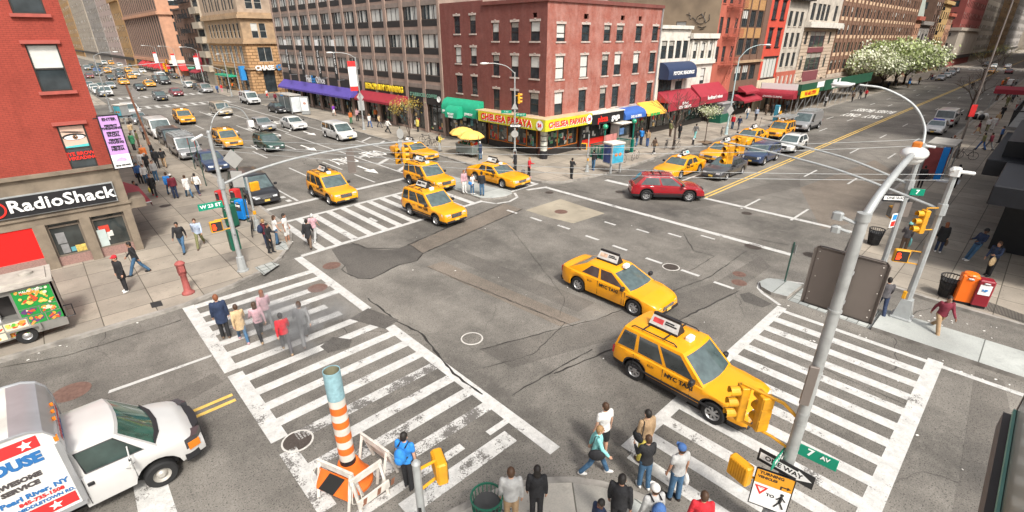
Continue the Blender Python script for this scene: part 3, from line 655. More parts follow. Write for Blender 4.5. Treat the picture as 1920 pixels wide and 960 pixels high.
for k in range(4): g.lathe([(.315, .85+k*.45), (.315, 1.22+k*.45)], c=(-.25, -.15, 0), n=16)
g.build('column_posters', m_poster, B.r)
B.box('pizza_sign', 'S', 37.45, 42.45, 30, .02, 1.25, 2.55, 3.5, m_black, .03); B.box('sign_cap', 'S', 37.4, 42.5, 30, 0, 1.3, 3.5, 3.58, m_whitep)
btext(B, 'S', 32.3, 49.6, 30, 1.28, 39.0, 3.0, 'pizza', .78, m_redsign, bold=.035); btext(B, 'S', 32.3, 49.6, 30, 1.28, 41.05, 3.02, 'gaga', .78, m_wsign, bold=.015)
m_blueaw = mat('blue_awning_cloth', (.04, .12, .4), .6, var=.15); m_oraw = mat('orange_awning_cloth', (.8, .42, .06), .6, var=.15)
barrel(B, 'S', 42.7, 46.4, 30, 1.3, 2.5, 3.5, m_blueaw); btext(B, 'S', 32.3, 49.6, 30, 1.33, 44.6, 2.72, 'DELI & GRILL', .34, m_wsign, bold=.01)
awning(B, 'S', 46.5, 50.3, 30, 1.4, 2.5, 3.75, m_oraw); btext(B, 'S', 32.3, 49.6, 30, 1.45, 48.0, 2.63, 'SALAD BAR', .36, m_grnsign, bold=.02)
B.box('downpipe', 'S', 49.45, 49.57, 30, .02, .14, 1, 12.8, m_steel)
B.done()
B = Bld('brick_building', 'narrow dark red brick building over a green barrel awning with a small dome', 'building', 32.3, 38.1)
wW = [(a, b, z0, z1, 'sash', v) for r, (z0, z1) in enumerate([(4.9, 6.6), (7.75, 9.22), (10.45, 12)]) for (a, b), v in zip([(39.2, 40.1), (41.6, 42.55)], [(0, 0), (1, 4), (3, 0)][r])]
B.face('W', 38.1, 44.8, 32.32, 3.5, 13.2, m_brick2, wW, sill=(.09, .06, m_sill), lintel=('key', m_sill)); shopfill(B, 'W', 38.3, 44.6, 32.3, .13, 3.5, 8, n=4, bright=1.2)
barrel(B, 'W', 38.3, 44.2, 32.3, .9, 2.75, 4.35, m_green); barrel(B, 'W', 40.6, 42.6, 31.4, .75, 2.6, 3.75, m_green)
btext(B, 'W', 38.1, 44.8, 32.3, .93, 43.4, 3.05, 'JEWELRY', .3, m_wsign, bold=.01); btext(B, 'W', 38.1, 44.8, 32.3, 1.68, 41.6, 2.85, 'WE BUY\nGOLD', .28, m_wsign, bold=.01); btext(B, 'W', 38.1, 44.8, 32.3, .93, 39.6, 3.05, 'JEWELRY', .32, m_wsign, bold=.01)
B.done()
m_fed = mat('brown_precast', (.33, .24, .195), .85, var=.16, scale=1.2, dirt=.3, bump=.4, bscale=25); m_fedd = mat('brown_precast_band', (.26, .21, .18), .85, var=.2, scale=1.5, dirt=.3)
B = Bld('apartment_block', 'long brown concrete block with rows of triple windows over purple and red awnings', 'building', 32.3, 44.8)
wins = []; bays = []; nb = 13; p = (90.8-44.8)/nb
for i in range(nb): bays.append((44.8+i*p+.42, 44.8+(i+1)*p-.2))
for r in range(6):
 z0 = 5.72+2.74*r
 for (a, b) in bays: wins.append((a, b, z0+.62, z0+2.0, 'tri', rw.choice((4, 11, 12, 13, 14, 15, 16)), m_frame_d))
B.face('W', 44.8, 90.8, 32.3, 4.9, 24, m_fed, wins[:], rec=.3)
B.core(32.65, 60, 44.9, 90.8, 0, 24, m_fed); B.face('S', 32.3, 60, 44.8, 13, 24, m_fed)
loc, rot = B.frame('W', 44.8, 90.8, 32.3)
sp = MB().box(0, bays[0][1]-bays[0][0], -.02, .05, 0, .6).mesh('spandrel_panel', m_frame_b)
for r in range(6):
 for (a, b) in bays:
  if B.nw >= 0: obj('spandrel_panel', sp, B.r, (loc[0], b-44.8, 5.73+2.74*r), rot)
for r in range(7): B.box('floor_band', 'W', 44.8, 90.8, 32.3, 0, .05, 5.2+2.74*r-.25, 5.2+2.74*r+.2, m_fedd)
for i in range(nb+1): B.box('pier', 'W', max(44.8, 44.8+i*p-.22), min(90.8, 44.8+i*p+.36), 32.3, .0, .14, .13, 24, m_fed)
B.box('sign_band', 'W', 44.8, 90.8, 32.3, -.02, .1, 3.3, 4.9, m_frame_b)
for i in range(nb):
 a, b = 44.8+i*p+.4, 44.8+(i+1)*p-.22
 shopfill(B, 'W', a, b, 32.35, .13, 3.3, 20+i, n=2, bright=.7, base=.25, basem=m_fed, dep=.2)
m_purple = mat('purple_awning_cloth', (.1, .07, .32), .6, var=.15, scale=2); m_maroon = mat('maroon_awning_cloth', (.3, .025, .04), .6, var=.15, scale=2)
for k in range(7): awning(B, 'W', 64.4+k*3.75, 64.4+(k+1)*3.75-.04, 32.3, 1.3, 2.55, 3.9, m_purple)
awning(B, 'W', 51.9, 63.2, 32.3, 1.3, 2.7, 3.9, m_maroon)
btext(B, 'W', 44.8, 90.8, 32.3, .14, 80.0, 4.35, 'Fed', 1.35, m_wsign, bold=.06); btext(B, 'W', 44.8, 90.8, 32.3, .14, 78.3, 4.35, 'Ex', 1.35, m_bluesign, bold=.06); btext(B, 'W', 44.8, 90.8, 32.3, .14, 75.8, 4.35, 'Office', 1.3, m_wsign, bold=.03)
btext(B, 'W', 44.8, 90.8, 32.3, .18, 57.3, 4.45, 'BEACH SUN TANNING', .88, m_yelsign, bold=.05, ext=.05)
btext(B, 'W', 44.8, 90.8, 32.3, .18, 48.6, 4.2, 'STARBUCKS COFFEE', .52, mat('sea_green_letters', (.16, .34, .25), .5, var=0), bold=.02, sp=1.15);
g = MB().lathe([(.0, .0), (.3, .0), (.3, .05)], n=16); g.build('round_sign', m_wsign, B.r, loc=(-.2, .75, 4.0), rot=(0, R(-90), 0))
B.done()
def banner_sign(y, z0, z1, s, n, lab):
 t = thing('wall_banner', lab, 'banner', (31.2, y, z0), group='black and white banners on the brown block')
 MB().box(-.03, 0, -.45, .45, 0, z1-z0-.75, 0).box(-.03, 0, -.45, .45, z1-z0-.75, z1-z0, 1).build('banner_cloth', [m_black, m_wsign], t)
 MB().tube([(-.02, 0, -.05), (1.08, 0, -.05)], .025).tube([(-.02, 0, z1-z0+.04), (1.08, 0, z1-z0+.04)], .025).build('bracket', m_steel, t)
 me = text_mesh(s, .5, m_wsign, bold=.01); o = obj('lettering', me, t, (-.045, .02, (z1-z0-.75)/2)); o.rotation_euler = (0, R(-90), R(0)); o.rotation_euler = Matrix(((0, 0, -1), (0, -1, 0), (-1, 0, 0))).to_euler() if 0 else (R(90), R(90), R(-90))
for y, s, lab in ((84.5, 'THE CHELSEA', 'leftmost of the four black and white banners hanging on the brown block'), (79.0, '2nd FLOOR', 'second from the left of the four black and white banners on the brown block'), (73.0, 'THE CHELSEA', 'third from the left of the black and white banners on the brown block'), (67.8, '212.627.1077', 'rightmost of the four banners on the brown block, nearest the street lamp')):
 banner_sign(y, 4.9, 9.9, s, 0, lab)
m_rust = stone('rusticated_stone', (.5, .3, .15), 1.1, .55, .07, .3, .3); m_tanst = mat('tan_stone', (.42, .29, .175), .8, var=.2, scale=2, dirt=.35); m_tanw = mat('tan_upper_wall', (.42, .32, .235), .85, var=.2, scale=1.5, dirt=.3)
B = Bld('bank_building', 'tan stone bank building with heavy cornices and rusticated blocks on the far corner', 'building', 32.3, 108)
m_tealg = m_glass
sw_ = [(33.6, 34.9, 6.9, 9.2), (36.2, 37.5, 6.9, 9.2)]
S1 = [(34.4, 37.0, 6.0, 8.6, 'pair', 0, m_frame_w), (39.6, 42, 6.0, 8.6, 'pair', 0, m_frame_w), (45, 47.5, 6.0, 8.6, 'pair', 0, m_frame_w)]
B.face('S', 32.3, 56, 108, .13, 9.2, m_rust, S1+[(34.6, 36.8, .3, 4.4, 'shop', 0, m_frame_d), (41, 43, .3, 4.4, 'shop', 0, m_frame_d)], rec=.35)
B.face('W', 108, 133, 32.3, .13, 9.2, m_rust, [(110+i*3.3, 112+i*3.3, 5.6, 8.8, 'pair', 0, m_frame_w) for i in range(7)]+[(110+i*3.3, 112.2+i*3.3, .5, 4.2, 'shop', 0, m_frame_d) for i in range(7)], rec=.5)
B.face('S', 32.3, 56, 108, 9.9, 13.6, m_tanst, [(34.0+k*1.5+j*6.2, 35.2+k*1.5+j*6.2, 10.2, 12.8, 'sash', (1, 0)[k], m_frame_w) for j in range(3) for k in range(2)], rec=.3)
B.face('W', 108, 133, 32.3, 9.9, 13.6, m_tanst, [(109.5+i*2.4, 110.8+i*2.4, 10.2, 12.8, 'sash', 0, m_frame_w) for i in range(9)], rec=.5)
B.face('S', 32.3, 56, 108, 14.6, 30, m_tanw, [(33.8+k*1.6+j*5.6, 35.1+k*1.6+j*5.6, 15.2+r*3.4, 17.6+r*3.4, 'sash', 0, m_frame_w) for r in range(4) for j in range(3) for k in range(2)], rec=.25)
B.face('W', 108, 133, 32.3, 14.6, 30, m_tanw, [(110+i*4.4+k*1.7, 111.2+i*4.4+k*1.7, 15.2+r*3.4, 17.8+r*3.4, 'sash', 0, m_frame_d) for r in range(4) for i in range(5) for k in range(2)], rec=.4)
for z0, z1, o in ((9.2, 9.5, .35), (9.5, 9.9, .15), (13.6, 14.2, .55), (14.2, 14.6, .25), (4.6, 4.9, .3)):
 B.box('cornice', 'S', 32.3-o, 56, 108, -.02, o, z0, z1, m_tanst); B.box('cornice', 'W', 108, 133, 32.3, -.02, o, z0, z1, m_tanst)
B.core(32.9, 56, 108.6, 133, 0, 30, m_tanw)
btext(B, 'S', 32.3, 56, 108, .7, 34.9, 4.85, 'CHASE', 1.15, m_wsign, bold=.05, ext=.1)
g = MB()
for k in range(4): g.prism([(-.1, .18), (.5, .18), (.32, .5), (-.1, .5)], 0, .15, 0, Matrix.Rotation(R(90*k), 4, 'Z') @ Matrix.Translation((0, .05, 0)))
g.build('octagon_emblem', m_bluesign, B.r, loc=(5.3, -.8, 4.9), rot=(R(90), 0, 0))
B.box('flag_panel', 'W', 110.5, 111.6, 32.3, .1, 1.0, 2.6, 5.2, m_bluesign); B.box('door_hood', 'W', 117, 127, 32.3, 0, 1.6, 2.9, 3.2, m_green)
B.done()
m_br_dk = brick('brown_brick', (.2, .115, .08), (.15, .085, .06), (.15, .11, .09), 1, .4); m_beige = mat('beige_render', (.42, .36, .28), .85, var=.12, scale=1, dirt=.3)
def fire_escape(s, kind, a, b, c, z0, nf, fh, m, dep=.9, lad=True):
 loc, rot = s.frame(kind, a, b, c); L = b-a; g = MB()
 for k in range(nf):
  z = z0+k*fh; n = int(L/.13)
  for i in range(9): g.box(0, L, -dep*i/8-.02, -dep*i/8+.02, z-.02, z+.01)
  for x in (0, L): g.box(x-.02, x+.02, -dep, 0, z-.03, z+.02)
  g.box(0, L, -dep-.02, -dep+.02, z+.85, z+.89); g.box(0, L, -dep-.015, -dep+.015, z+.45, z+.48)
  for x in (0, L): g.box(x-.015, x+.015, -dep, 0, z+.85, z+.88)
  for i in range(n+1): g.box(L*i/n-.01, L*i/n+.01, -dep-.01, -dep+.01, z, z+.86)
  for x in (.1, L-.1): g.tube([(x, 0, z-.6), (x, -dep, z-.02)], .02, 4)
  if k < nf-1 or lad:                           # stair between landings
   for y in (-dep+.12, -dep+.42): g.tube([(L*.2, y, z+.02), (L*.75, y, z+fh)], .022, 4)
   for i in range(9): t = (i+.5)/9; g.box(L*(.2+.55*t)-.07, L*(.2+.55*t)+.07, -dep+.12, -dep+.42, z+fh*t, z+fh*t+.02)
 return g.build('fire_escape', m, s.r, loc=loc, rot=rot)
B = Bld('fire_escape_building', 'dark brown brick building with black fire escapes beside the tan bank', 'building', 32.3, 140)
B.face('W', 140, 152, 32.3, 3.5, 24, m_br_dk, [(141+i*2.8, 142.4+i*2.8, 5+r*3.2, 7+r*3.2, 'far', 0) for r in range(6) for i in range(4)], rec=.25); B.core(32.7, 50, 140.2, 152, 0, 24, m_br_dk); shopfill(B, 'W', 140.2, 151.8, 32.3, .13, 3.5, 60, n=5)
B.face('S', 32.3, 50, 140, 14, 24, m_br_dk)
fire_escape(B, 'W', 141, 150, 32.3, 5, 5, 3.2, m_black, 1.1); B.box('shop_banner', 'W', 142, 143, 32.3, .1, 1.1, 3, 7, m_maroon); awning(B, 'W', 144, 151, 32.3, 1.4, 2.4, 3.3, m_maroon); B.done()
B = Bld('balcony_building', 'beige slab building with stacked balconies next to the bank', 'building', 32.3, 133)
B.face('W', 133, 140, 32.3, .13, 22, m_beige, [(134, 139, 4.6+r*3, 6+r*3, 'quad', 0) for r in range(5)], rec=.7); B.core(33.1, 50, 133.1, 140, 0, 22, m_beige)
for r in range(5): B.box('balcony', 'W', 133.6, 139.4, 32.3, 0, .9, 3.2+r*3, 4.5+r*3, m_beige)
B.face('S', 31.9, 50, 133, 14, 22, m_beige); B.done()
B = Bld('brick_building', 'low brown brick building with a stair frame right of the striped building', 'building', 32.3, 152)
B.face('W', 152, 160, 32.3, 3.3, 17, m_br_dk, [(153+i*2.4, 154.3+i*2.4, 4.8+r*3, 6.8+r*3, 'far', 0) for r in range(4) for i in range(3)], rec=.25); B.core(32.7, 50, 152.2, 160, 0, 17, m_br_dk); shopfill(B, 'W', 152.2, 159.8, 32.3, .13, 3.3, 61, n=3); B.done()
m_pink = mat('pink_terracotta', (.5, .27, .17), .8, var=.18, scale=1, dirt=.2); m_stripe = mat('brown_rib', (.3, .19, .14), .8, var=.2)
B = Bld('striped_building', 'big building with tall brown ribs on the avenue side, pink end wall and red awnings', 'building', 32.3, 178)
B.face('S', 32.3, 58, 178, 4.5, 40, m_pink, [(35.5+i*3.6, 38+i*3.6, 5.5+r*3.3, 8+r*3.3, 'grid', rw.choice((0, 0, 1)), m_frame_d) for r in range(9) for i in range(4)], rec=.3)
ribs = [(179.3+i*3.45, 181.2+i*3.45, z0, z1, 'pair', 0) for z0, z1 in ((5.2, 16.2), (17.8, 27), (28.5, 38)) for i in range(17)]
B.face('W', 178, 238, 32.3, 4.5, 40, m_stripe, ribs, rec=.6); B.core(33.1, 58, 178.7, 238, 0, 40, m_pink)
for z in (16.4, 27.2): B.box('cornice', 'S', 31.8, 58, 178, 0, .5, z, z+.8, m_pink); B.box('cornice', 'W', 178, 238, 32.3, 0, .5, z, z+.8, m_pink)
B.box('sign_band', 'S', 32, 58, 178, 0, .4, 3.6, 4.5, m_whitep); B.box('sign_band', 'W', 178, 238, 32.3, 0, .4, 3.6, 4.5, m_pink)
m_redaw = mat('red_awning_cloth', (.62, .03, .03), .6, var=.12); m_redaw2 = mat('dark_red_awning_cloth', (.28, .03, .05), .6)
awning(B, 'S', 34, 40, 178, 2, 1.6, 3.6, m_redaw)
for k in range(5): awning(B, 'W', 180+k*9, 186+k*9, 32.3, 2, 1.8, 3.6, m_redaw, stripes=m_redaw2)
shopfill(B, 'W', 178.3, 237, 32.3, .13, 3.6, 62, n=16, bright=.3); B.done()
def far(name, label, y0, y1, H, m, cols, fh, wm=m_frame_d, sty='far', x=32.3, dep=26, wfrac=.55, base=4, g=None):
 B = Bld(name, label, 'building', x, y0); n = cols; p = (y1-y0)/n
 w = [(y0+(i+.5-wfrac/2)*p, y0+(i+.5+wfrac/2)*p, base+.8+r*fh, base+.8+r*fh+fh*.55, sty, rw.choice((0, 0, 1, 3)), wm) for r in range(int((H-base-1)/fh)) for i in range(n)]
 B.face('W', y0, y1, x, .1, H, m, w, rec=.3); B.face('S', x, x+dep, y0, .1, H, m, [(x+2+i*3.5, x+3.8+i*3.5, base+.8+r*fh, base+.8+r*fh+fh*.55, 'far', 0, wm) for r in range(int((H-base-1)/fh)) for i in range(3)], rec=.3)
 B.core(x+.5, x+dep, y0+.5, y1, 0, H, m); B.box('cornice', 'W', y0, y1, x, 0, .7, H-1.2, H, m); B.box('shop_band', 'W', y0, y1, x, 0, .5, 2.8, 3.8, m_frame_b); B.done(); return B
m_ochre = mat('ochre_brick', (.38, .23, .1), .85, var=.2, scale=.6, dirt=.3); m_greyst = mat('grey_stone', (.3, .275, .25), .85, var=.2, scale=.5, dirt=.3); m_beigest = mat('beige_tower_stone', (.38, .33, .27), .85, var=.15, scale=.4, dirt=.2)
m_pinkgr = mat('pinkish_wall', (.4, .31, .28), .9, var=.15, scale=.5)
far('ochre_building', 'ochre brick building with dark floor lines left of the striped building', 240, 262, 24, m_ochre, 6, 4)
far('office_tower', 'pinkish plain tower standing behind the ochre building', 264, 300, 60, m_pinkgr, 5, 4)
far('office_tower', 'grey stone tower with broad paired windows far up the avenue', 302, 345, 70, m_greyst, 9, 4)
far('office_tower', 'beige tower with narrow window columns at the far end of the avenue', 350, 420, 90, m_beigest, 12, 4.2)
far('office_tower', 'brown tower half hidden behind the beige tower', 425, 520, 80, m_ochre, 12, 4.4)
far('office_tower', 'pale tower closing the far end of the avenue', 560, 620, 120, m_beigest, 12, 4.6, x=-20, dep=90)
m_st_gr = mat('weathered_brownstone', (.21, .17, .125), .85, var=.25, scale=2.5, dirt=.5, bump=.3, bscale=20)
m_gran = mat('pink_granite', (.28, .17, .145), .6, var=.3, scale=18)
B = Bld('red_brick_building', 'bright red painted brick building over a brownstone shopfront with a black and white fascia sign', 'building', 2, 30)
m_paintsill = mat('red_painted_sill', (.38, .085, .065), .7, var=.15, dirt=.2)
wz = [(0.69,30,6.44)[2], (1.36,30,4.41)[2]]
wn = [(-1.46, -.02, 4.72, 6.33, 'sash', 21, m_frame_d), (-1.46, -.02, 7.55, 9.3, 'sash', 22, m_frame_d), (-1.46, -.02, 10.6, 12.4, 'sash', 0, m_frame_d)]
WA = [(0.43,30,9.83), (1.73,30,9.82), (0.45,30,7.95), (1.47,30,7.91)]; WB = [(0.46,30,6.49), (1.47,30,6.42), (0.35,30,4.51), (1.43,30,4.4)]; WC = [(0.44,30,11.47), (1.56,30,11.51), (0.49,30,10.99), (1.48,30,11.01)]
B.face('S', -30, 2, 30, 4.45, 16, m_brick3, [(WB[0][0], WB[3][0], WB[2][2], WB[0][2], 'sash', 0, m_frame_d), (WA[0][0], WA[3][0], WA[2][2], WA[0][2], 'sash', 1, m_frame_d), (WC[0][0], WC[3][0], WC[2][2], WC[2][2]+1.9, 'sash', 0, m_frame_d)]+[(WA[0][0]-3.6*k, WA[3][0]-3.6*k, z, z+1.9, 'sash', 0, m_frame_d) for k in range(1, 4) for z in (WA[2][2], WC[2][2], WB[2][2])], sill=(.12, .13, m_paintsill), lintel=('hood', m_paintsill), rec=.2)
B.face('W', 30, 31, -30, 0, 16, m_brick3)
B.core(-30, 1.98, 30.25, 90, .13, 16, m_brick3)
zt = (0.77,30,4.31)[2]
B.box('stone_band', 'S', -30, 2.1, 30, -.05, .12, 2.25, 4.5, m_st_gr); B.box('ledge', 'S', -30, 2.2, 30, 0, .28, 4.42, 4.56, m_st_gr); B.box('ledge', 'S', -30, 2.16, 30, 0, .2, 2.62, 2.72, m_st_gr)
sg0, sg1 = (-2.33,29.8,3.26), (1.65,29.8,2.92)
sgt = (1.65,29.8,3.72)[2]; sgb = (1.63,29.8,2.87)[2]
B.box('fascia_sign', 'S', -6, sg1[0], 30, .1, .26, sgb, sgt, m_black); B.box('sign_frame', 'S', -6.05, sg1[0]+.05, 30, .1, .22, sgb-.05, sgt+.05, m_steel)
RS0, RS1 = (-2.1,29.8,3.2), (1.65,29.8,3.32)
tme = text_mesh('RadioShack', 1, m_wsign, ext=.02, bold=.022, sp=1.04); wdt = max(v.co.x for v in tme.vertices)-min(v.co.x for v in tme.vertices)
hh = max(v.co.y for v in tme.vertices)-min(v.co.y for v in tme.vertices)
o = obj('lettering', tme, B.r, ((RS0[0]+RS1[0])/2-2, -.29, (sgb+sgt)/2+.02), (R(90), 0, 0)); k = (RS1[0]-RS0[0])/wdt; o.scale = (k, k*.95, 1)
g = MB();
n = 32
for i in range(n):
 a0, a1 = 2*math.pi*i/n, 2*math.pi*(i+1)/n
 g.quad(*[(r*math.cos(a), -.29, r*math.sin(a)) for r, a in ((.3, a0), (.3, a1), (.37, a1), (.37, a0))])
g.build('round_emblem', m_redsign, B.r, loc=((-2.29,29.8,3.41)[0]-2-.2, -.0, (sgb+sgt)/2))
px = [(-1.58,30,2.19)[0], (-1.34,30,-0.04)[0], (0.11,30,2.29)[0], (0.35,30,-0.16)[0], (2.03,30,2.27)[0], (2.18,30,0.08)[0]]
pc = [(-7.9, -7.4), (-1.62, -1.18), (.03, .42), (1.74, 2.08)]
for i, (a, b) in enumerate(pc): B.box('pier', 'S', a, b, 30, 0, .14, .13, 2.3, m_st_gr)
for i, (a, b) in enumerate(zip([pc[1][1], pc[2][1]], [pc[2][0], pc[3][0]])):
 shopfill(B, 'S', a, b, 30, .13, 2.3, 80+i, n=1, base=.45, basem=m_gran, bright=.7, fm=mat('bronze_frame', (.16, .13, .1), .5), dep=.1)
B.box('roller_shutter', 'S', -4.6, pc[1][0], 30, -.02, .06, .75, 2.25, mat('bright_red_panel', (.8, .012, .01), .5, var=.03)); B.box('shutter_base', 'S', -7.4, pc[1][0], 30, -.02, .1, .13, .75, m_gran)
B.box('poster', 'S', pc[1][1]+.75, pc[1][1]+1.13, 30, -.09, -.07, .66, 1.0, mat('amber_poster', (.6, .38, .1), .5, var=.6, scale=9)); B.box('white_panel', 'S', pc[2][1]+.05, pc[2][1]+.42, 30, -.09, -.07, .62, 1.5, mat('pale_panel', (.45, .52, .5), .4))
B.box('corner_ledge', 'S', 2.0, 2.75, 30, -1.4, .1, 2.3, 2.75, m_st_gr)
B.done()
ez0, ez1 = WB[2][2], WB[0][2]; ex0, ex1 = WB[0][0]+.07, WB[3][0]-.07
t = thing('window_poster', 'eye close up poster with red lettering below in the lower red building window', 'poster', ((ex0+ex1)/2, 30.055, ez0))
W_, H_ = ex1-ex0, ez1-ez0; zc = H_*.73
m_skin0 = mat('poster_skin', (.62, .42, .33), .5, var=.2, scale=2)
g = MB().quad((-W_/2, 0, H_*.5), (W_/2, 0, H_*.5), (W_/2, 0, H_-.06), (-W_/2, 0, H_-.06), 0)
def ell(g, cx, cz, rx, rz, y, mi, a=0, n=20, flat=1): g.add([(cx+rx*math.cos(2*math.pi*i/n)*math.cos(a)-rz*math.sin(2*math.pi*i/n)*math.sin(a), y, cz+rx*math.cos(2*math.pi*i/n)*math.sin(a)+rz*math.sin(2*math.pi*i/n)*math.cos(a)) for i in range(n)], [tuple(range(n))], mi)
ell(g, .0, zc+.01, .42, .15, -.004, 1); ell(g, .0, zc-.02, .36, .1, -.006, 2); ell(g, .03, zc-.01, .1, .1, -.008, 3); ell(g, .03, zc-.01, .045, .045, -.01, 1); ell(g, .06, zc+.02, .015, .015, -.012, 2)
ell(g, -.02, zc+.22, .42, .035, -.004, 1, -.12); g.quad((-W_/2, -.004, H_*.5), (W_/2, -.004, H_*.5), (W_/2, -.004, H_*.56), (-W_/2, -.004, H_*.535), 4)
g.build('printed_eye', [m_skin0, m_bsign, m_wsign, mat('iris_brown', (.2, .1, .05), .4, var=.3, scale=20), mat('poster_teal', (.1, .5, .5))], t)
text('EYE BROW\nTHREADING', .21, m_redsign, t, (0, -.01, H_*.3), bold=.008)
t = thing('hanging_sign', 'tall lilac beauty salon sign with black border at the edge of the red brick building', 'sign', (2.05, 29.9, 0))
sz1, sz0 = (2.3,33.71,6.37)[2], (2.3,28.1,4.71)[2]
A_, B_ = (1.95,29.2,6.83), (2.65,29.2,6.83); D_ = (2.59,29.2,4.47)
w_ = B_[0]-A_[0]; zt_, zb_ = A_[2], D_[2]; x0_ = A_[0]-2.05
MB().box(x0_-.05, x0_+w_+.05, -.7, -.56, zb_-.05, zt_+.05).build('sign_box', m_black, t)
MB().quad((x0_, -.705, zb_+.62), (x0_+w_, -.705, zb_+.62), (x0_+w_, -.705, zt_), (x0_, -.705, zt_), 0).quad((x0_, -.705, zb_), (x0_+w_, -.705, zb_), (x0_+w_, -.705, zb_+.62), (x0_, -.705, zb_+.62), 1).build('sign_face', [mat('lilac_sign', (.52, .3, .62), .5, var=.1), m_wsign], t)
g = MB();
for k in range(10): g.box(x0_+w_/2-.2+k*.04, x0_+w_/2-.2+k*.04+.02, -.715, -.707, zb_+.3, zb_+.5-abs(k-5)*.02)
g.build('emblem', mat('purple_print', (.35, .1, .4)), t)
for i, (s, z, sz, mm) in enumerate((('ENTER', zt_-.14, .17, m_bsign), ('PERFECT', zt_-.42, .12, m_bsign), ('THREADING', zt_-.54, .13, m_bsign), ('PERFECT', zt_-.74, .12, m_bsign), ('FACIAL', zt_-.86, .14, m_bsign), ('PERFECT', zt_-1.06, .12, m_bsign), ('WAXING', zt_-1.18, .14, m_bsign), ('PERFECT', zt_-1.38, .12, m_bsign), ('HENNA', zt_-1.5, .14, m_bsign), ('(212) 989-9999', zb_+.12, .09, m_bsign))):
 text(s, sz, mm, t, (x0_+w_/2, -.715, z), bold=.006)
MB().box(x0_+w_+.05, x0_+w_+.6, -.66, -.6, zt_-.1, zt_-.05).box(-.3, x0_+.0, -.66, -.6, zt_-.1, zt_-.05).build('bracket', m_black, t)
B = Bld('shop_awning', 'small dark red awning just below the lilac sign', 'awning', 2.0, 31); MB().add([(0, 0, 2.9), (0, 4, 2.9), (1.1, 4, 2.2), (1.1, 0, 2.2), (1.1, 4, 1.95), (1.1, 0, 1.95), (0, 0, 2.2)], [(0, 1, 2, 3), (3, 2, 4, 5), (0, 3, 6)]).build('awning_cloth', m_maroon, B.r)
MB().tube([(0, 0, 2.2), (1.1, 0, 2.2)], .02).tube([(0, 4, 2.2), (1.1, 4, 2.2)], .02).build('frame', m_steel, B.r)
B = Bld('low_white_building', 'low white two storey building with dark blue psychic awning beside the corner brick building', 'building', 49.6, 30)
m_wbld = mat('white_painted_wall', (.64, .6, .53), .8, var=.08, dirt=.3)
B.face('S', 49.6, 56.1, 30.05, 3.6, 11.2, m_wbld, [(50.2+i*1.5, 51.3+i*1.5, 7.95, 9.75, 'sash', 3 if i < 2 else 0) for i in range(4)]+[(50.4, 53.2, 4.5, 6.3, 'tri', 0), (54, 55.6, 4.6, 6.4, 'pair', 1)], rec=.2); B.core(49.65, 56.1, 30.6, 46, 0, 11.2, m_wbld)
B.box('cornice', 'S', 49.6, 56.2, 30.05, 0, .25, 10.9, 11.25, m_whitep); barrel(B, 'S', 50.2, 56.3, 30, 1.2, 5.9, 7.6, mat('navy_awning_cloth', (.025, .04, .09), .6)); btext(B, 'S', 49.6, 56.1, 30, 1.22, 53.4, 6.5, 'PSYCHIC READINGS', .5, m_wsign, bold=.015)
awning(B, 'S', 50.4, 57.4, 30, 1.5, 2.6, 4.6, m_maroon, val=.9); btext(B, 'S', 49.6, 56.1, 30, 1.55, 54.0, 3.0, 'El Quijote\nRESTAURANT', .42, m_wsign, bold=.01) if 0 else btext(B, 'S', 49.6, 56.1, 30, 1.56, 54.0, 3.05, 'El Fresh\nCLEANERS INC', .42, m_wsign, bold=.012)
shopfill(B, 'S', 49.9, 56, 30.05, .13, 3.5, 31, n=4, bright=1.1); B.done()
B = Bld('cream_building', 'cream building with columned windows and black edged cornice over a maroon awning', 'building', 56.1, 30)
B.face('S', 56.1, 62.3, 30, 3.6, 9.9, m_wbld, [(57+i*1.85, 57.9+i*1.85, 7.8, 9.5, 'sash', 1) for i in range(3)]+[(59.6, 60.7, 4.9, 6.7, 'sash', 2)], rec=.3); B.core(56.15, 62.3, 30.6, 46, 0, 10.4, m_wbld)
B.box('cornice', 'S', 56.0, 62.4, 30, 0, .4, 9.95, 10.5, m_whitep); B.box('cornice_dark_board', 'S', 56.0, 62.35, 30, 0, .3, 9.8, 9.95, m_frame_b); B.box('floor_ledge', 'S', 56.1, 62.4, 30, 0, .3, 7.2, 7.65, m_whitep)  # thin black board under the cornice
for i in range(4): B.box('pilaster', 'S', 56.35+i*1.85, 56.75+i*1.85, 30, 0, .18, 7.65, 9.8, m_whitep)
awning(B, 'S', 57.6, 64.8, 30, 1.5, 2.7, 4.9, m_maroon, val=.9); btext(B, 'S', 56.1, 62.3, 30, 1.56, 61.2, 3.4, 'landmark wines', .62, m_wsign, bold=.012); shopfill(B, 'S', 56.3, 62.1, 30, .13, 3.5, 32, n=4, bright=.9); B.done()
m_salm = mat('salmon_red_wall', (.42, .115, .075), .8, var=.12, scale=1.2, dirt=.25); m_tanwall = mat('tan_side_wall', (.38, .29, .2), .9, var=.14, scale=.7, dirt=.35)
B = Bld('red_fire_escape_building', 'red building with a red fire escape and a tan side wall with graffiti', 'building', 62.3, 30)
fw_ = [(a, a+.85, z, z+1.8, 'sash', 0) for z in (7.25, 10.5, 13.8) for a in (62.65, 64.45, 66.7)]
B.face('S', 62.3, 68.1, 30, 3.3, 18, m_salm, fw_, sill=(.06, .06, m_salm), rec=.2); B.face('W', 30, 60, 62.3, 9, 18, m_tanwall, [(34.2, 35.6, 10.3, 11.9, 'sash', 4)]); B.core(62.6, 68.1, 30.6, 60, 0, 18, m_tanwall)
fire_escape(B, 'S', 63.8, 67.4, 30, 6.9, 3, 3.27, m_salm, 1.0)
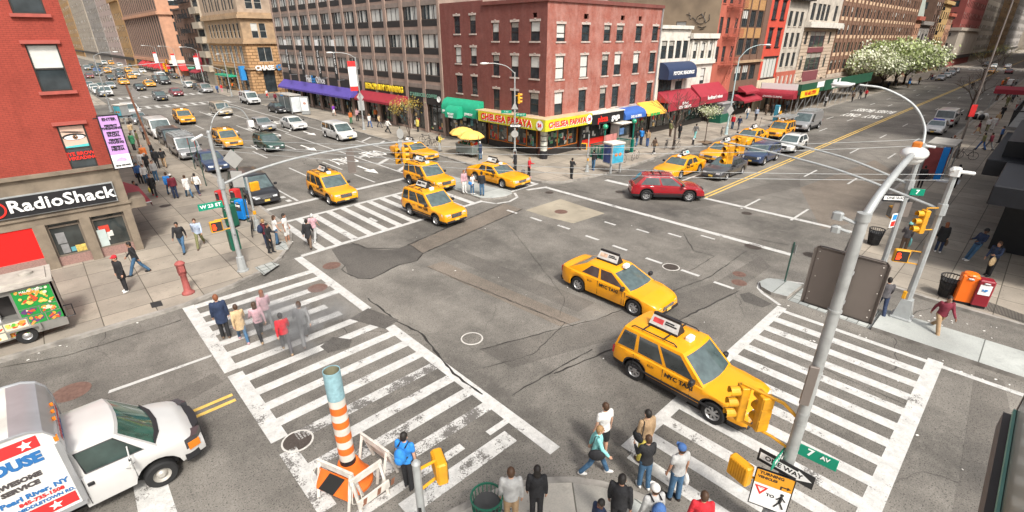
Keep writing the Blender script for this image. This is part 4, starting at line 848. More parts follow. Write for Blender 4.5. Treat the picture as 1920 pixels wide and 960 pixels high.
g = MB().tube([(1.9, -.9, 3.6), (4.3, -.9, 6.9)], .03, 4).tube([(1.9, -.5, 3.6), (4.3, -.5, 6.9)], .03, 4)
for i in range(12): g.box(1.9+2.4*i/12, 2.1+2.4*i/12, -.9, -.5, 3.6+3.3*i/12, 3.63+3.3*i/12)
g.build('drop_ladder', m_salm, B.r)
g = MB()                                           # graffiti strokes on the tan wall
for pts in ([(1.3, 12.6), (1.2, 12.0), (1.6, 11.7), (1.9, 12.2), (2.3, 12.7)], [(2.3, 12.7), (2.8, 12.4), (3.0, 11.9), (2.5, 11.6), (2.0, 11.6), (1.7, 12)], [(1.9, 12.9), (2.0, 12.3), (2.6, 12.2)], [(3.0, 12.0), (3.4, 12.3), (3.7, 12.1), (4.0, 12.9)], [(3.7, 12.5), (4.3, 12.7)], [(1.5, 11.3), (2.0, 11.15), (2.6, 11.3)], [(1.7, 11.05), (2.3, 10.95)]):
 g.tube([(-.02, y, z) for y, z in pts], .035, 4)
g.build('graffiti', m_bsign, B.r); shopfill(B, 'S', 62.5, 67.9, 30, .13, 3.2, 33, n=3, bright=.4); B.done()
m_panel = mat('orange_brown_panel', (.4, .22, .09), .8, var=.35, scale=7)
B = Bld('brown_panel_building', 'brown building with three wide windows a floor and mottled orange panels', 'building', 68.1, 30)
w = [(68.5+i*2.3, 70.3+i*2.3, z, z+1.95, 'tri', rw.choice((0, 0, 1)), m_frame_d) for z in (4.7, 7.95, 11.3, 14.6) for i in range(3)]
B.face('S', 68.1, 77, 30, 3.4, 18, m_br_dk, [(a+(.6 if z_ < 5 else 0), b+(.6 if z_ < 5 else 0), z_, z2, st, v, f) for a, b, z_, z2, st, v, f in w], rec=.25); B.core(68.2, 77, 30.6, 50, 0, 18, m_br_dk)
for z in (9.95, 13.3):
 for i in range(3): B.box('spandrel_panel', 'S', 68.45+i*2.3, 70.35+i*2.3, 30, 0, .05, z+.05, z+1.25, m_panel)
for i in range(4): B.box('mullion_pier', 'S', 68.18+i*2.3, 68.4+i*2.3, 30, 0, .1, 7.2, 17.5, m_br_dk)
B.box('cornice', 'S', 68.1, 77, 30, 0, .35, 6.95, 7.25, m_tanst); B.box('cornice', 'S', 68.1, 77, 30, 0, .6, 17.4, 18, m_tanst)
awning(B, 'S', 70, 76, 30, 1.6, 1.9, 2.9, m_maroon); awning(B, 'S', 71, 75.5, 30, 1.2, 2.95, 3.9, m_maroon); shopfill(B, 'S', 68.3, 76.8, 30, .13, 3.3, 34, n=4, bright=.6); B.done()
m_bred = mat('bright_red_wall', (.55, .075, .045), .75, var=.08, dirt=.12)
B = Bld('bright_red_building', 'bright orange red house with black trimmed tall windows and one wide green window', 'building', 77, 30)
w = [(a, a+1.5, z, z+2.4, 'sash', 0, m_black) for z in (8.8, 12.4, 16) for a in (77.9, 80.9)]
B.face('S', 77, 83.5, 30, 4.3, 19.5, m_bred, w+[(77.9, 82.9, 4.6, 7.4, 'quad', 4, mat('green_window_frame', (.08, .13, .1), .5))], sill=(.1, .12, m_black), lintel=('hood', m_black), rec=.25); B.core(77.1, 83.5, 30.6, 50, 0, 19.5, m_bred)
B.box('ground_floor_wall', 'S', 77, 83.5, 30, -.1, .1, .13, 4.4, mat('cream_wall', (.6, .52, .38), .8)); B.box('door', 'S', 81.2, 82.2, 30, .1, .14, .13, 2.4, m_frame_b); B.done()
m_palew = mat('pale_stucco', (.5, .45, .38), .85, var=.15, scale=2, dirt=.4)
B = Bld('pale_building', 'pale grey stucco house with three narrow windows a floor and a black cornice', 'building', 83.5, 30)
w = [(a, a+1.25, z, z+2, 'sash', 0) for z in (5.9, 8.7, 11.6) for a in (84.3, 86.6, 88.9)]
B.face('S', 83.5, 91.6, 30, 5.2, 16, m_palew, w, sill=(.08, .08, m_palew), rec=.25); B.core(83.6, 91.6, 30.6, 50, 0, 16, m_palew); B.box('cornice', 'S', 83.5, 91.6, 30, 0, .9, 15.1, 16, m_frame_b)
B.box('shop_front', 'S', 83.5, 91.6, 30, -.1, .1, .13, 5.2, m_salm)
for i in range(5): B.box('column', 'S', 84+i*1.8, 84.3+i*1.8, 30, .1, .3, .13, 4.6, m_whitep)
B.done()
m_stonea = stone('banded_limestone', (.52, .41, .31), 6, .52, .05, .12, .35); m_wine = mat('wine_metal', (.2, .06, .07), .6, var=.2)
B = Bld('stone_arch_building', 'limestone building with deep wine red window bays and a stone balcony', 'building', 91.8, 30)
B.face('S', 91.8, 108, 30, .13, 11.5, m_stonea, [(95.2, 102.7, 8.55, 11, 'tri', 3, m_wine), (95.4, 102.9, 4.85, 7.7, 'tri', 3, m_wine), (92.8, 94, 9, 10.9, 'sash', 0), (104.6, 105.7, 9, 10.9, 'sash', 0), (92.8, 94, 5.2, 7.3, 'sash', 3), (104.6, 105.8, 5.2, 7.3, 'sash', 3)], rec=.5)
B.face('S', 91.8, 108, 30, 12.3, 24, m_palew, [(a, a+1.6, z, z+2.4, 'sash', 0) for z in (12.6, 16.6, 20) for a in (93.2, 95.9, 98, 100.2, 104.5)], rec=.35); B.core(92, 108, 30.6, 50, 0, 24, m_palew)
B.box('balcony', 'S', 91.5, 108.3, 30, 0, .9, 11.5, 12.3, m_whitep); B.box('spandrel', 'S', 95.2, 102.8, 30, -.05, .12, 7.75, 8.5, m_wine); B.box('spandrel', 'S', 95.2, 102.8, 30, -.05, .12, 2.6, 4.8, m_wine)
for x in (94, 104.6):
 g = MB();
 for i in range(8):
  a0, a1 = math.pi*i/8, math.pi*(i+1)/8
  g.add([(r*math.cos(a), yy, r*math.sin(a)) for yy in (-.3, .1) for r, a in ((.7, a0), (.7, a1), (1.15, a1), (1.15, a0))], [(0, 1, 2, 3), (4, 5, 6, 7), (0, 1, 5, 4), (2, 3, 7, 6)])
 g.build('door_arch', m_stonea, B.r, loc=(x-91.8, 0, 2.9)); B.box('door', 'S', x-.7, x+.7, 30, .0, .03, .13, 3.4, m_frame_b)
B.done()
m_longb = brick('long_brown_brick', (.25, .14, .095), (.2, .11, .075), (.17, .12, .09), .6, .3)
m_cap = mat('buff_terracotta', (.62, .44, .29), .8, var=.15)
B = Bld('long_apartment_building', 'long brown brick building with buff capped windows behind the blossoming trees', 'building', 108, 30)
w = []; cp = MB()
for r in range(6):
 for i in range(24):
  x = 109+i*2.62; z = 4.5+r*3.0; ww = 1.0 if i % 3 else 1.5; w.append((x, x+ww, z, z+1.7, 'far', rw.choice((0, 0, 1, 3)), m_frame_d))
  cp.box(x-108-.02, x-108+ww+.02, -.06, .02, z-.62, z-.05)
w.sort(key=lambda q: (q[0]*.6+q[2]*2))
B.face('S', 108, 172, 30, .13, 26, m_longb, w, rec=.2); B.core(108.1, 172, 30.6, 52, 0, 26, m_longb); cp.build('terracotta_panels', m_cap, B.r)
for i in range(25): B.box('pier', 'S', 108.1+i*2.62, 108.55+i*2.62, 30, 0, .12, 3.8, 26, m_longb)
B.box('ground_floor_stone', 'S', 108, 172, 30, 0, .2, .13, 3.8, mat('buff_base', (.5, .42, .34), .8, dirt=.3)); B.done()
def farS(name, label, x0, x1, H, m, cols, fh, y=30, dep=22, wfrac=.5, base=4, capm=None, wside=True, esc=False):
 B = Bld(name, label, 'building', x0, y); p = (x1-x0)/cols
 B.face('S', x0, x1, y, .1, H, m, [(x0+(i+.5-wfrac/2)*p, x0+(i+.5+wfrac/2)*p, base+.6+r*fh, base+.6+r*fh+fh*.58, 'far', rw.choice((0, 0, 1, 3)), m_frame_d) for r in range(int((H-base-.6)/fh)) for i in range(cols)], rec=.3)
 if wside: B.face('W', y, y+dep, x0, .1, H, m, [(y+2+i*4, y+4+i*4, base+.6+r*fh, base+.6+r*fh+fh*.55, 'far', 0, m_frame_d) for r in range(int((H-base-.6)/fh)) for i in range(2)])
 B.core(x0+.5, x1, y+.5, y+dep, 0, H, m); B.box('cornice', 'S', x0-.2, x1, y, 0, .7, H-.9, H, capm or m); B.box('shop_band', 'S', x0, x1, y, 0, .6, 2.6, 3.6, m_frame_b)
 if esc: fire_escape(B, 'S', x0+(x1-x0)*.3, x0+(x1-x0)*.7, y, base+.4, int((H-base-3)/fh), fh, m_black, 1.1)
 B.done(); return B
farS('narrow_house', 'narrow salmon house right after the long brown building', 172, 179, 15, m_pink, 3, 3, capm=m_salm)
farS('theatre_building', 'low grey building with a pitched roof beyond the trees', 179, 193, 14, m_greyst, 3, 4.5)
t = thing('pitched_roof', 'pale pitched roof standing above the low grey building', 'roof', (186, 36, 0)); MB().add([(-7, -4, 14.1), (7, -4, 14.1), (7, 10, 14.1), (-7, 10, 14.1), (0, -4, 22), (0, 10, 22)], [(0, 1, 4), (2, 3, 5), (0, 4, 5, 3), (1, 2, 5, 4)]).build('roof_slope', mat('pale_copper', (.45, .5, .44), .6, var=.2, scale=1), t)
farS('fire_escape_building', 'dark brown building with black fire escapes right of the low grey building', 193, 203, 24, m_br_dk, 3, 3.2, esc=True)
farS('ochre_building', 'yellow ochre loft building beside the fire escapes far down the right street', 203, 218, 20, mat('yellow_ochre', (.5, .33, .14), .8, var=.15, dirt=.2), 4, 3.5)
farS('brick_building', 'salmon brick building with black fire escape near the far corner', 218, 228, 17, m_pink, 4, 3, esc=True, capm=m_salm)
B = farS('high_rise', 'tall dark red brick tower on a pale stone base at the far corner', 246, 300, 75, mat('dark_red_tower', (.24, .06, .05), .85, var=.2, scale=.4), 14, 3.8, wfrac=.4)
B.box('stone_base', 'S', 245.8, 300, 30, .02, .5, 3.7, 12.5, m_beigest) if 0 else None
MB().box(-.4, 54, -.5, 24, 3.8, 13).box(-1, 54.3, -1, 24.3, 12.2, 13.2).build('stone_base', m_beigest, B.r)
farS('office_tower', 'beige stepped tower behind the dark red tower', 302, 360, 70, m_beigest, 14, 4)
farS('office_tower', 'brown office tower far down the right street', 364, 440, 90, m_ochre, 14, 4.2)
farS('office_tower', 'pale office tower with a lit edge far down the right street', 444, 560, 110, m_greyst, 16, 4.6)
farS('office_tower', 'tower closing the far end of the right street', 640, 700, 150, m_beigest, 16, 4.8, y=-20, dep=110)
def farN(name, label, x0, x1, H, m, y=-4.5):
 t = thing(name, label, 'building', (x0, y, 0)); g = MB(); g.box(0, x1-x0, -20, 0, 0, H).build('wall', m, t)
 for i in range(min(int((x1-x0)/4), 9)):
  for r in range(min(int((H-5)/3.6), 8)):
   MB().box(1.2+i*4, 3+i*4, -.03, .06, 5+r*3.6, 7+r*3.6).build('window', m_glass, t)
 MB().box(-.1, x1-x0+.1, -.2, .7, H-1, H).build('cornice', m, t); MB().box(0, x1-x0, 0, .5, 2.8, 3.8).build('shop_band', m_frame_b, t)
for k, (x0, x1, H, m, lab) in enumerate(((64, 100, 24, m_br_dk, 'nearest brown building on the right edge beyond the balcony'), (100, 150, 30, m_greyst, 'grey building on the right side of the right street'), (150, 230, 45, m_pinkgr, 'tall pinkish building far along the right edge'), (250, 330, 70, m_beigest, 'beige tower far along the right edge'), (335, 480, 80, m_br_dk, 'brown tower at the far right of the street'))):
 farN('side_building', lab, x0, x1, H, m)
B = Bld('black_canopy_building', 'corner building with a black doorway and big black canopy at the right edge', 'building', 33.4, 0)
m_blk = mat('polished_black_stone', (.01, .011, .013), .5, var=.3)
g = MB();
MB().box(.2, 30, -30, -.2, 0, 9).build('wall', m_blk, B.r)
for k in range(5):
 MB().box(0, .22, -2.2-k*5, -.0-k*5 if k else .0, 0, 4).build('pier', m_blk, B.r)
 MB().quad((.15, -4.8-k*5, .3), (.15, -2.3-k*5, .3), (.15, -2.3-k*5, 3.3), (.15, -4.8-k*5, 3.3)).build('shop_window', m_glass2, B.r)
 MB().box(.05, .14, -3.6-k*5, -3.5-k*5, .3, 3.3).box(.05, .14, -4.9-k*5, -4.8-k*5, .3, 3.3).box(.05, .14, -3.0-k*5, -2.95-k*5, .3, 3.3).build('door_frame', m_frame_w, B.r)
for k in range(5): MB().box(2.4+k*5, 4.6+k*5, -.18, -.05, .3, 3).build('shop_window', m_glass2, B.r)
g = MB().bbox(-5.4, .8, -22, .6, 3.6, 4.4, .04).bbox(.8, 12, -22, 1.35, 3.6, 4.4, .04); g.build('canopy', mat('black_canopy', (.006, .007, .01), .6, var=.3), B.r)
MB().box(2, 11.9, -3, .9, 4.4, 5.2).build('sign_board', m_blk, B.r)
MB().box(12.1, 26, -12, 1.5, 4.5, 4.7).build('balcony', mat('balcony_slab', (.33, .32, .3), .8, dirt=.4), B.r)
g = MB(); g.box(12.2, 26, 1.4, 1.45, 5.65, 5.72); g.box(12.2, 12.25, -10, 1.4, 5.65, 5.72)
for i in range(70): g.box(12.2+i*.19, 12.23+i*.19, 1.41, 1.44, 4.7, 5.7)
for i in range(40): g.box(12.21, 12.24, -7+i*.2, -6.97+i*.2, 4.7, 5.7)
g.build('railing', m_black, B.r)
MB().box(3, 12, -6, .3, 4.4, 7.5).build('brick_storey', m_brick1, B.r)
t = thing('entrance_canopy', 'long dark red entrance canopy across the pavement on the right', 'canopy', ((103.87,6.03,2.8)[0], 6.2, 0))
MB().box(0, 1.5, -8, 0, 2.4, 3.0).add([(0, -8, 3), (1.5, -8, 3), (1.5, 0, 3), (0, 0, 3), (.75, -8, 3.45), (.75, 0, 3.45)], [(0, 3, 5, 4), (1, 2, 5, 4), (0, 1, 4), (2, 3, 5)]).build('canopy_cloth', m_maroon, t)
MB().tube([(.05, -.05, .13), (.05, -.05, 2.4)], .03).tube([(1.45, -.05, .13), (1.45, -.05, 2.4)], .03).build('pole', m_steel, t)
t = thing('projecting_box', 'dark green metal box jutting in at the lower right edge close to the viewer', 'sign box', (.6, -.55, 7))
MB().bbox(0, 4.5, -.55, 0, 0, 2.4, .03).build('casing', mat('dark_green_metal', (.06, .085, .08), .35, var=.4, scale=1.2, coat=.2), t)
MB().box(0, 4.54, .003, .06, .0, .16).box(4.5, 4.56, -.5, .0, .0, 2.4).build('edge_trim', mat('brown_trim', (.09, .075, .07), .6), t); MB().box(0, 4.5, .003, .02, .2, .24).build('green_strip', mat('pale_green_strip', (.2, .42, .33), .5), t)
m_cglass = mat('car_glass', (.035, .042, .042), .05, var=.9, scale=2.2, spec=.9, coat=.5); m_cglassf = mat('windscreen_glass', (.07, .1, .1), .08, var=.5, scale=3, spec=1, coat=.6)  # car_glass: lighter noise patches in the base colour stand for reflections
m_tyre = mat('tyre', (.018, .018, .018), .8, var=.2); m_rim = mat('alloy_rim', (.5, .5, .5), .35, .7, var=.1); m_well = mat('wheel_well', (.008, .008, .008), .9, var=0)
m_ctrim = mat('car_trim', (.022, .022, .024), .55, var=.1); m_lamp = mat('headlamp', (.62, .64, .64), .12, .3, var=.1, coat=1); m_tail = mat('tail_lamp', (.35, .01, .012), .2, var=0, coat=1)
m_plate = mat('number_plate', (.72, .48, .1), .5, var=0); m_chrome = mat('chrome', (.55, .56, .58), .2, .8, var=.1); m_amber = mat('amber_lamp', (.7, .2, .02), .25, var=0)
def carpaint(name, col, rough=.28, metal=0): return mat(name, col, rough, metal, var=.07, scale=1.5, coat=.6, spec=.5, dirt=.1)
P_TAXI = carpaint('taxi_yellow', (.8, .33, .004)); P_TAXI.node_tree.nodes['Principled BSDF'].inputs['Coat Weight'].default_value = .35
P_WHITE = carpaint('white_paint', (.62, .62, .6)); P_BLACK = carpaint('black_paint', (.018, .018, .02)); P_NAVY = carpaint('navy_paint', (.03, .05, .11)); P_SILVER = carpaint('silver_paint', (.42, .42, .42), .3, .5)
P_GREEN = carpaint('dark_green_paint', (.03, .075, .06)); P_TAN = carpaint('champagne_paint', (.42, .37, .29), .3, .3); P_RED = carpaint('red_paint', (.3, .008, .015), .22); P_MAROON = carpaint('maroon_paint', (.2, .02, .03)); P_GREY = carpaint('grey_paint', (.09, .09, .095), .3, .4); P_BLUE = carpaint('bright_blue_paint', (.03, .12, .4))
def lerp(a, b, t): return a+(b-a)*t
def interp(tab, x):
 for (x0, v0), (x1, v1) in zip(tab, tab[1:]):
  if x <= x1: t = max(0, (x-x0)/(x1-x0)) if x1 > x0 else 0; return v0+(v1-v0)*t
 return tab[-1][1]
def make_car(kind, L, W, top, cab, roofz, axles, rw_=.33, sill=.26, wins=(.04, .45, .5, .96), taxi=None, nose=.16, grille=(.5, .72, .42), hw=.55, rack=False, side_from=0, plate=m_plate, trimlow=None, roofw=.78, hood_scoop=0, chromeg=True):
 """top: profile [(x, z)] of bonnet/belt/boot; cab: (rear base x, rear roof x, front roof x, front base x); wins: side window spans as fractions"""
 r = bpy.data.objects.new(kind, None); Wh = W/2; ra = rw_*1.22
 xs = sorted(set([round(-L/2+L*i/46, 3) for i in range(47)]+[round(a+ra*math.cos(math.pi*i/8), 3) for a in axles for i in range(9)]+[-L/2+.02, -L/2+.06, -L/2+.12, L/2-.02, L/2-.06, L/2-.12]))
 rows = []
 for x in xs:
  t = abs(x)/(L/2); w = Wh*(1-(nose*(max(0, t-.72)/.28)**2.6));
  if t > .97: w -= .04*(t-.97)/.03
  zt = interp(top, x); zb = sill; e = L/2-abs(x)
  for a in axles:
   if abs(x-a) < ra: zb = max(zb, rw_*.98+math.sqrt(max(0, ra*ra-(x-a)**2)))
  zb = min(zb, zt-.16)
  if e < .1: zt -= (.1-e)**2*7; zb += (.1-e)*.5
  s = [(w*.955, zb), (w*.99, zb+(zt-zb)*.22), (w, zb+(zt-zb)*.5), (w*.99, zb+(zt-zb)*.74), (w*.965, zt-.05), (w*.91, zt-.012), (w*.6, zt+.022), (0, zt+.035)]
  rows.append([(x, -y, z) for y, z in s]+[(x, y, z) for y, z in reversed(s[:-1])])
 g = MB(); n = len(rows[0])
 for i in range(len(rows)-1):
  for j in range(n-1):
   a = rows[i][j]; lowmi = 1 if (trimlow and j in (0, n-2)) else 0
   g.quad(rows[i][j], rows[i+1][j], rows[i+1][j+1], rows[i][j+1], lowmi)
 for k in (0, -1): g.add(rows[k], [tuple(range(n))], 0)
 xr0, xr1, xf1, xf0 = cab; zb = lambda x: interp(top, x)-.02; wb = Wh*.93; wr = Wh*roofw
 def SP(s, t, sd):                          # point on the cabin side
  xb = lerp(xr0, xf0, s); xt = lerp(xr1, xf1, s); x = lerp(xb, xt, t); z0 = zb(xb); q = t+.12*math.sin(math.pi*t)
  return (x, sd*(lerp(wb, wr, t)+.03*math.sin(math.pi*t)), lerp(z0, roofz-.05, t))
 sb = [0];
 for v in wins: sb.append(v)
 sb.append(1); tb = [0, .08, .88, 1]
 glass = []
 for sd in (-1, 1):
  for i in range(len(sb)-1):
   for j in range(3):
    q = [SP(sb[i], tb[j], sd), SP(sb[i+1], tb[j], sd), SP(sb[i+1], tb[j+1], sd), SP(sb[i], tb[j+1], sd)]
    if j == 1 and i % 2 == 1: glass.append(q)
    else: g.quad(*q)
 fr = []
 def endpanel(front):
  xb, xt = (xf0, xf1) if front else (xr0, xr1); s = 1 if front else 0; bul = .12 if front else -.06
  def EP(u, t):                           # u from -1 to 1
   p = SP(s, t, 1); c = 1-u*u; return (p[0]+bul*c*(1-.5*t), u*p[1], p[2]+.03*c*t)
  us = [-1, -.9, -.45, 0, .45, .9, 1]; ts = [0, .08, .9, 1]; pane = []
  for i in range(6):
   for j in range(3):
    q = [EP(us[i], ts[j]), EP(us[i+1], ts[j]), EP(us[i+1], ts[j+1]), EP(us[i], ts[j+1])]
    (pane.append(q) if (j == 1 and 0 < i < 5) else g.quad(*q))
  return pane
 pf = endpanel(True); pr = endpanel(False)
 R0 = []; m_ = 8                             # roof: edge ring and crown
 for i in range(m_+1):
  s = i/m_; row = []
  for u in (-1, -.9, -.5, 0, .5, .9, 1):
   p = SP(s, 1, 1); c = 1-u*u; endc = math.sin(math.pi*min(1, max(0, s)))
   x = p[0]+(.12*.5*c if s == 1 else (-.06*.5*c if s == 0 else 0))
   row.append((x, u*p[1], roofz-.05+(.03*c if s in (0, 1) else .055*min(1, (1-abs(u))*5)+.02*c)))
  R0.append(row)
 for a, b in zip(R0, R0[1:]):
  for i in range(6): g.quad(a[i], b[i], b[i+1], a[i+1])
 body = g.mesh('body', [P_WHITE, m_ctrim], 32); bo = obj('body', body, r)
 bo.material_slots[0].link = 'OBJECT'; bo.material_slots[0].material = P_WHITE
 for q in glass: MB().quad(*q).build('side_window', m_cglass, r)
 for nm, pn in (('windscreen', pf), ('rear_window', pr)):
  gg = MB()
  for q in pn: gg.quad(*q)
  gg.build(nm, m_cglassf if nm == 'windscreen' else m_cglass, r, smooth=60)
 MB().box(-L/2+.15, L/2-.15, -Wh+.25, Wh-.25, .2, min(.62, interp(top, 0)-.2)).box(-L/2+.05, L/2-.05, -Wh+.12, Wh-.12, sill+.02, sill+.06).build('underbody', m_well, r)
 prof = [(rw_*.62, -.1), (rw_*.9, -.11), (rw_, -.08), (rw_, .08), (rw_*.9, .11), (rw_*.62, .1)]
 key = 'wheel_%.2f' % rw_
 if key not in WIN:
  tm = MB().lathe(prof, n=22, mi=0, M=Matrix.Rotation(R(90), 4, 'X')); tmesh = tm.mesh('wheel', m_tyre, 40)
  rm = MB(); Mx = Matrix.Rotation(R(90), 4, 'X')
  rm.lathe([(rw_*.62, .095), (rw_*.58, .06), (rw_*.5, .05)], n=20, M=Mx); rm.lathe([(rw_*.5, .05), (rw_*.02, .03)], n=20, mi=1, M=Mx); rm.lathe([(.06, .08), (.0, .085)], n=10, M=Mx); rm.lathe([(.06, .03), (.06, .08)], n=10, M=Mx)
  for k in range(7): rm.box(.03, rw_*.56, -.028, .028, .05, .075, 0, Mx @ Matrix.Rotation(2*math.pi*k/7, 4, 'Z'))
  rm.lathe([(rw_*.62, -.095), (0, -.05)], n=16, mi=1, M=Mx)
  WIN[key] = (tmesh, rm.mesh('rim', [m_rim, m_ctrim], 30))
 for a in axles:
  for sd in (-1, 1):
   w = obj('wheel', WIN[key][0], r, (a, sd*(Wh-.13), rw_), 0 if sd < 0 else R(180)); obj('rim', WIN[key][1], w)
 gz0, gz1, gw = grille; xn = L/2
 def front_x(y): return xn-.012+0*y
 MB().bbox(xn-.09, xn+.012, -gw, gw, gz0, gz1, .02).build('grille', m_ctrim, r)
 if chromeg:
  q = MB()
  for k in range(3): q.box(xn, xn+.02, -gw*.92, gw*.92, gz0+(gz1-gz0)*(k+.6)/3.4, gz0+(gz1-gz0)*(k+.6)/3.4+.022)
  q.build('grille_bar', m_chrome, r)
 for sd in (-1, 1):
  q = MB(); y0, y1 = gw+.04, Wh*(1-nose)+.03; zt = min(gz1+.03, interp(top, xn-.1)-.02)
  pts = [(xn+.005, y0, gz0+.05), (xn-.0, y1-.14, gz0+.05), (xn-.22, y1+.03, gz0+.1), (xn-.3, y1+.05, zt+.01), (xn-.04, y1-.14, zt), (xn-.02, y0, zt-.02)]
  q.add([(x, sd*y, z) for x, y, z in pts], [(0, 1, 4, 5), (1, 2, 3, 4)]); q.add([(x-.08, sd*(y-.03), z+.012) for x, y, z in pts[3:6]]+[(x, sd*y, z) for x, y, z in pts[3:6]], [(0, 1, 4, 3), (1, 2, 5, 4)])
  q.build('headlight', m_lamp, r, smooth=20)
  MB().bbox(-xn-.012, -xn+.16, min(sd*(Wh*.62), sd*(Wh*(1-nose)+.02)), max(sd*(Wh*.62), sd*(Wh*(1-nose)+.02)), interp(top, -xn+.1)-.36, interp(top, -xn+.1)-.1, .02).build('tail_light', m_tail, r)
  mx = cab[3]-.28; mz = interp(top, mx)+.06
  MB().bbox(mx-.07, mx+.07, min(sd*(Wh-.0), sd*(Wh+.2)), max(sd*(Wh-.0), sd*(Wh+.2)), mz-.02, mz+.13, .03).build('mirror', m_ctrim, r)
 MB().bbox(xn-.1, xn+.035, -Wh*.8, Wh*.8, sill+.02, sill+.13, .02).box(-xn-.03, -xn+.1, -Wh*.8, Wh*.8, sill+.05, sill+.14).build('bumper', m_ctrim, r)
 MB().box(xn+.036, xn+.045, -.16, .16, sill+.1, sill+.23).build('number_plate', plate, r)
 q = MB()
 xb = [lerp(xr0, xf0, v) for v in wins]; seams = [xb[1]+.03]+([xb[3]+.03] if len(xb) > 3 else [])+[xf0-.35]
 for sd in (-1, 1):
  for x in seams: q.box(x-.006, x+.006, sd*(Wh*.985)-.012, sd*(Wh*.985)+.012, sill+.08, interp(top, x)-.06)
  for x in seams[:-1]: q.box(x+.08, x+.26, sd*Wh*.985-.02, sd*Wh*.985+.03, interp(top, x)-.2, interp(top, x)-.165)
  q.box(-L*.33, L*.27, sd*Wh-.02, sd*Wh+.012, sill+.2, sill+.26) if trimlow else None
 q.build('door_trim', m_ctrim, r)
 if rack:
  q = MB()
  for sd in (-1, 1): q.tube([(xr1+.2, sd*(wr-.1), roofz), (xr1+.28, sd*(wr-.1), roofz+.07), (xf1-.35, sd*(wr-.1), roofz+.07), (xf1-.25, sd*(wr-.1), roofz)], .02, 5)
  for x in (xr1+.6, xf1-.7): q.box(x-.02, x+.02, -wr+.1, wr-.1, roofz+.05, roofz+.08)
  q.build('roof_rack', m_ctrim, r)
 if taxi:
  xm = (xr1+xf1)/2
  if taxi == 'ad':                        # ridge shaped advertising box
   q = MB(); a = .5;
   for sd in (-1, 1): q.quad((xm-a, sd*.2, roofz+.1), (xm+a, sd*.2, roofz+.1), (xm+a*.92, sd*.04, roofz+.37), (xm-a*.92, sd*.04, roofz+.37), 0)
   q.add([(xm-a, -.2, roofz+.1), (xm-a, .2, roofz+.1), (xm-a*.92, .04, roofz+.37), (xm-a*.92, -.04, roofz+.37)], [(0, 1, 2, 3)], 1); q.add([(xm+a, -.2, roofz+.1), (xm+a, .2, roofz+.1), (xm+a*.92, .04, roofz+.37), (xm+a*.92, -.04, roofz+.37)], [(0, 1, 2, 3)], 1)
   q.box(xm-a, xm+a, -.22, .22, roofz+.02, roofz+.1, 1); q.box(xm-a*.92, xm+a*.92, -.04, .04, roofz+.37, roofz+.45, 1)
   for sd in (-1, 1):
    for (u0, u1, v0, v1, mi) in ((-.8, -.1, .3, .8, 2), (.0, .8, .45, .6, 3), (.0, .6, .65, .8, 3)):
     y = lambda v: sd*(lerp(.2, .04, v)+.004); z = lambda v: roofz+.1+.27*v
     q.quad((xm+u0*a, y(v0), z(v0)), (xm+u1*a, y(v0), z(v0)), (xm+u1*a, y(v1), z(v1)), (xm+u0*a, y(v1), z(v1)), mi)
   so_ = q.build('roof_sign', [mat('advert_white', (.5, .49, .46), .5, var=.25, scale=7), m_ctrim, mat('advert_print', (.4, .3, .28), .5, var=.7, scale=6), m_bsign], r)
   so_.material_slots[2].link = 'OBJECT'; so_.material_slots[2].material = m_wsign
  MB().bbox(xm+.72, xm+.9, -.14, .14, roofz+.0, roofz+.14, .02).build('roof_light', m_wsign, r)
  for sd in (-1, 1):
   zz = sill+.52
   obj('door_lettering', text_mesh('NYC TAXI', .2, m_bsign, ext=.002, bold=.008), r, (.2, sd*(Wh+.003), zz), (R(90), 0, 0 if sd < 0 else R(180)))
   obj('fare_lettering', text_mesh('$2.50', .1, m_bsign, ext=.002), r, (-.75, sd*(Wh+.003), zz+.02), (R(90), 0, 0 if sd < 0 else R(180)))
 return r
CAR = {}
CAR['suv'] = make_car('sport_utility_taxi', 4.44, 1.8, [(-2.22, .86), (-2.1, 1.0), (-1.2, 1.03), (.8, 1.0), (1.9, .93), (2.16, .84), (2.22, .74)], (-2.14, -1.9, .12, .92), 1.73, (-1.31, 1.31), .35, .3, (.03, .24, .285, .58, .62, .93), taxi='ad', nose=.1, grille=(.58, .8, .38), rack=True, trimlow=True, roofw=.82)
CAR['suv_plain'] = make_car('sport_utility_taxi', 4.44, 1.8, [(-2.22, .86), (-2.1, 1.0), (-1.2, 1.03), (.8, 1.0), (1.9, .93), (2.16, .84), (2.22, .74)], (-2.14, -1.9, .12, .92), 1.73, (-1.31, 1.31), .35, .3, (.03, .24, .285, .58, .62, .93), taxi='light', nose=.1, grille=(.58, .8, .38), rack=True, trimlow=True, roofw=.82)
CAR['vic'] = make_car('taxi_sedan', 5.3, 1.95, [(-2.65, .78), (-2.5, .93), (-1.5, .95), (.9, .93), (2.3, .84), (2.58, .74), (2.65, .62)], (-1.75, -1.15, .2, 1.0), 1.43, (-1.5, 1.45), .33, .25, (.2, .5, .545, .93), taxi='ad', nose=.12, grille=(.5, .68, .36), roofw=.74)
CAR['camry'] = make_car('taxi_sedan', 4.82, 1.83, [(-2.41, .82), (-2.3, 1.0), (-1.5, 1.0), (.8, .95), (1.7, .86), (2.2, .72), (2.41, .58)], (-1.95, -1.05, .15, 1.2), 1.47, (-1.38, 1.4), .34, .24, (.22, .5, .545, .92), taxi='ad', nose=.2, grille=(.42, .56, .4), roofw=.72)
CAR['sedan'] = make_car('sedan', 4.75, 1.8, [(-2.37, .76), (-2.25, .94), (-1.5, .96), (.8, .92), (2.0, .82), (2.3, .7), (2.37, .6)], (-1.75, -1.1, .15, 1.0), 1.42, (-1.35, 1.38), .32, .24, (.2, .5, .545, .92), nose=.16, grille=(.5, .64, .34), roofw=.74)
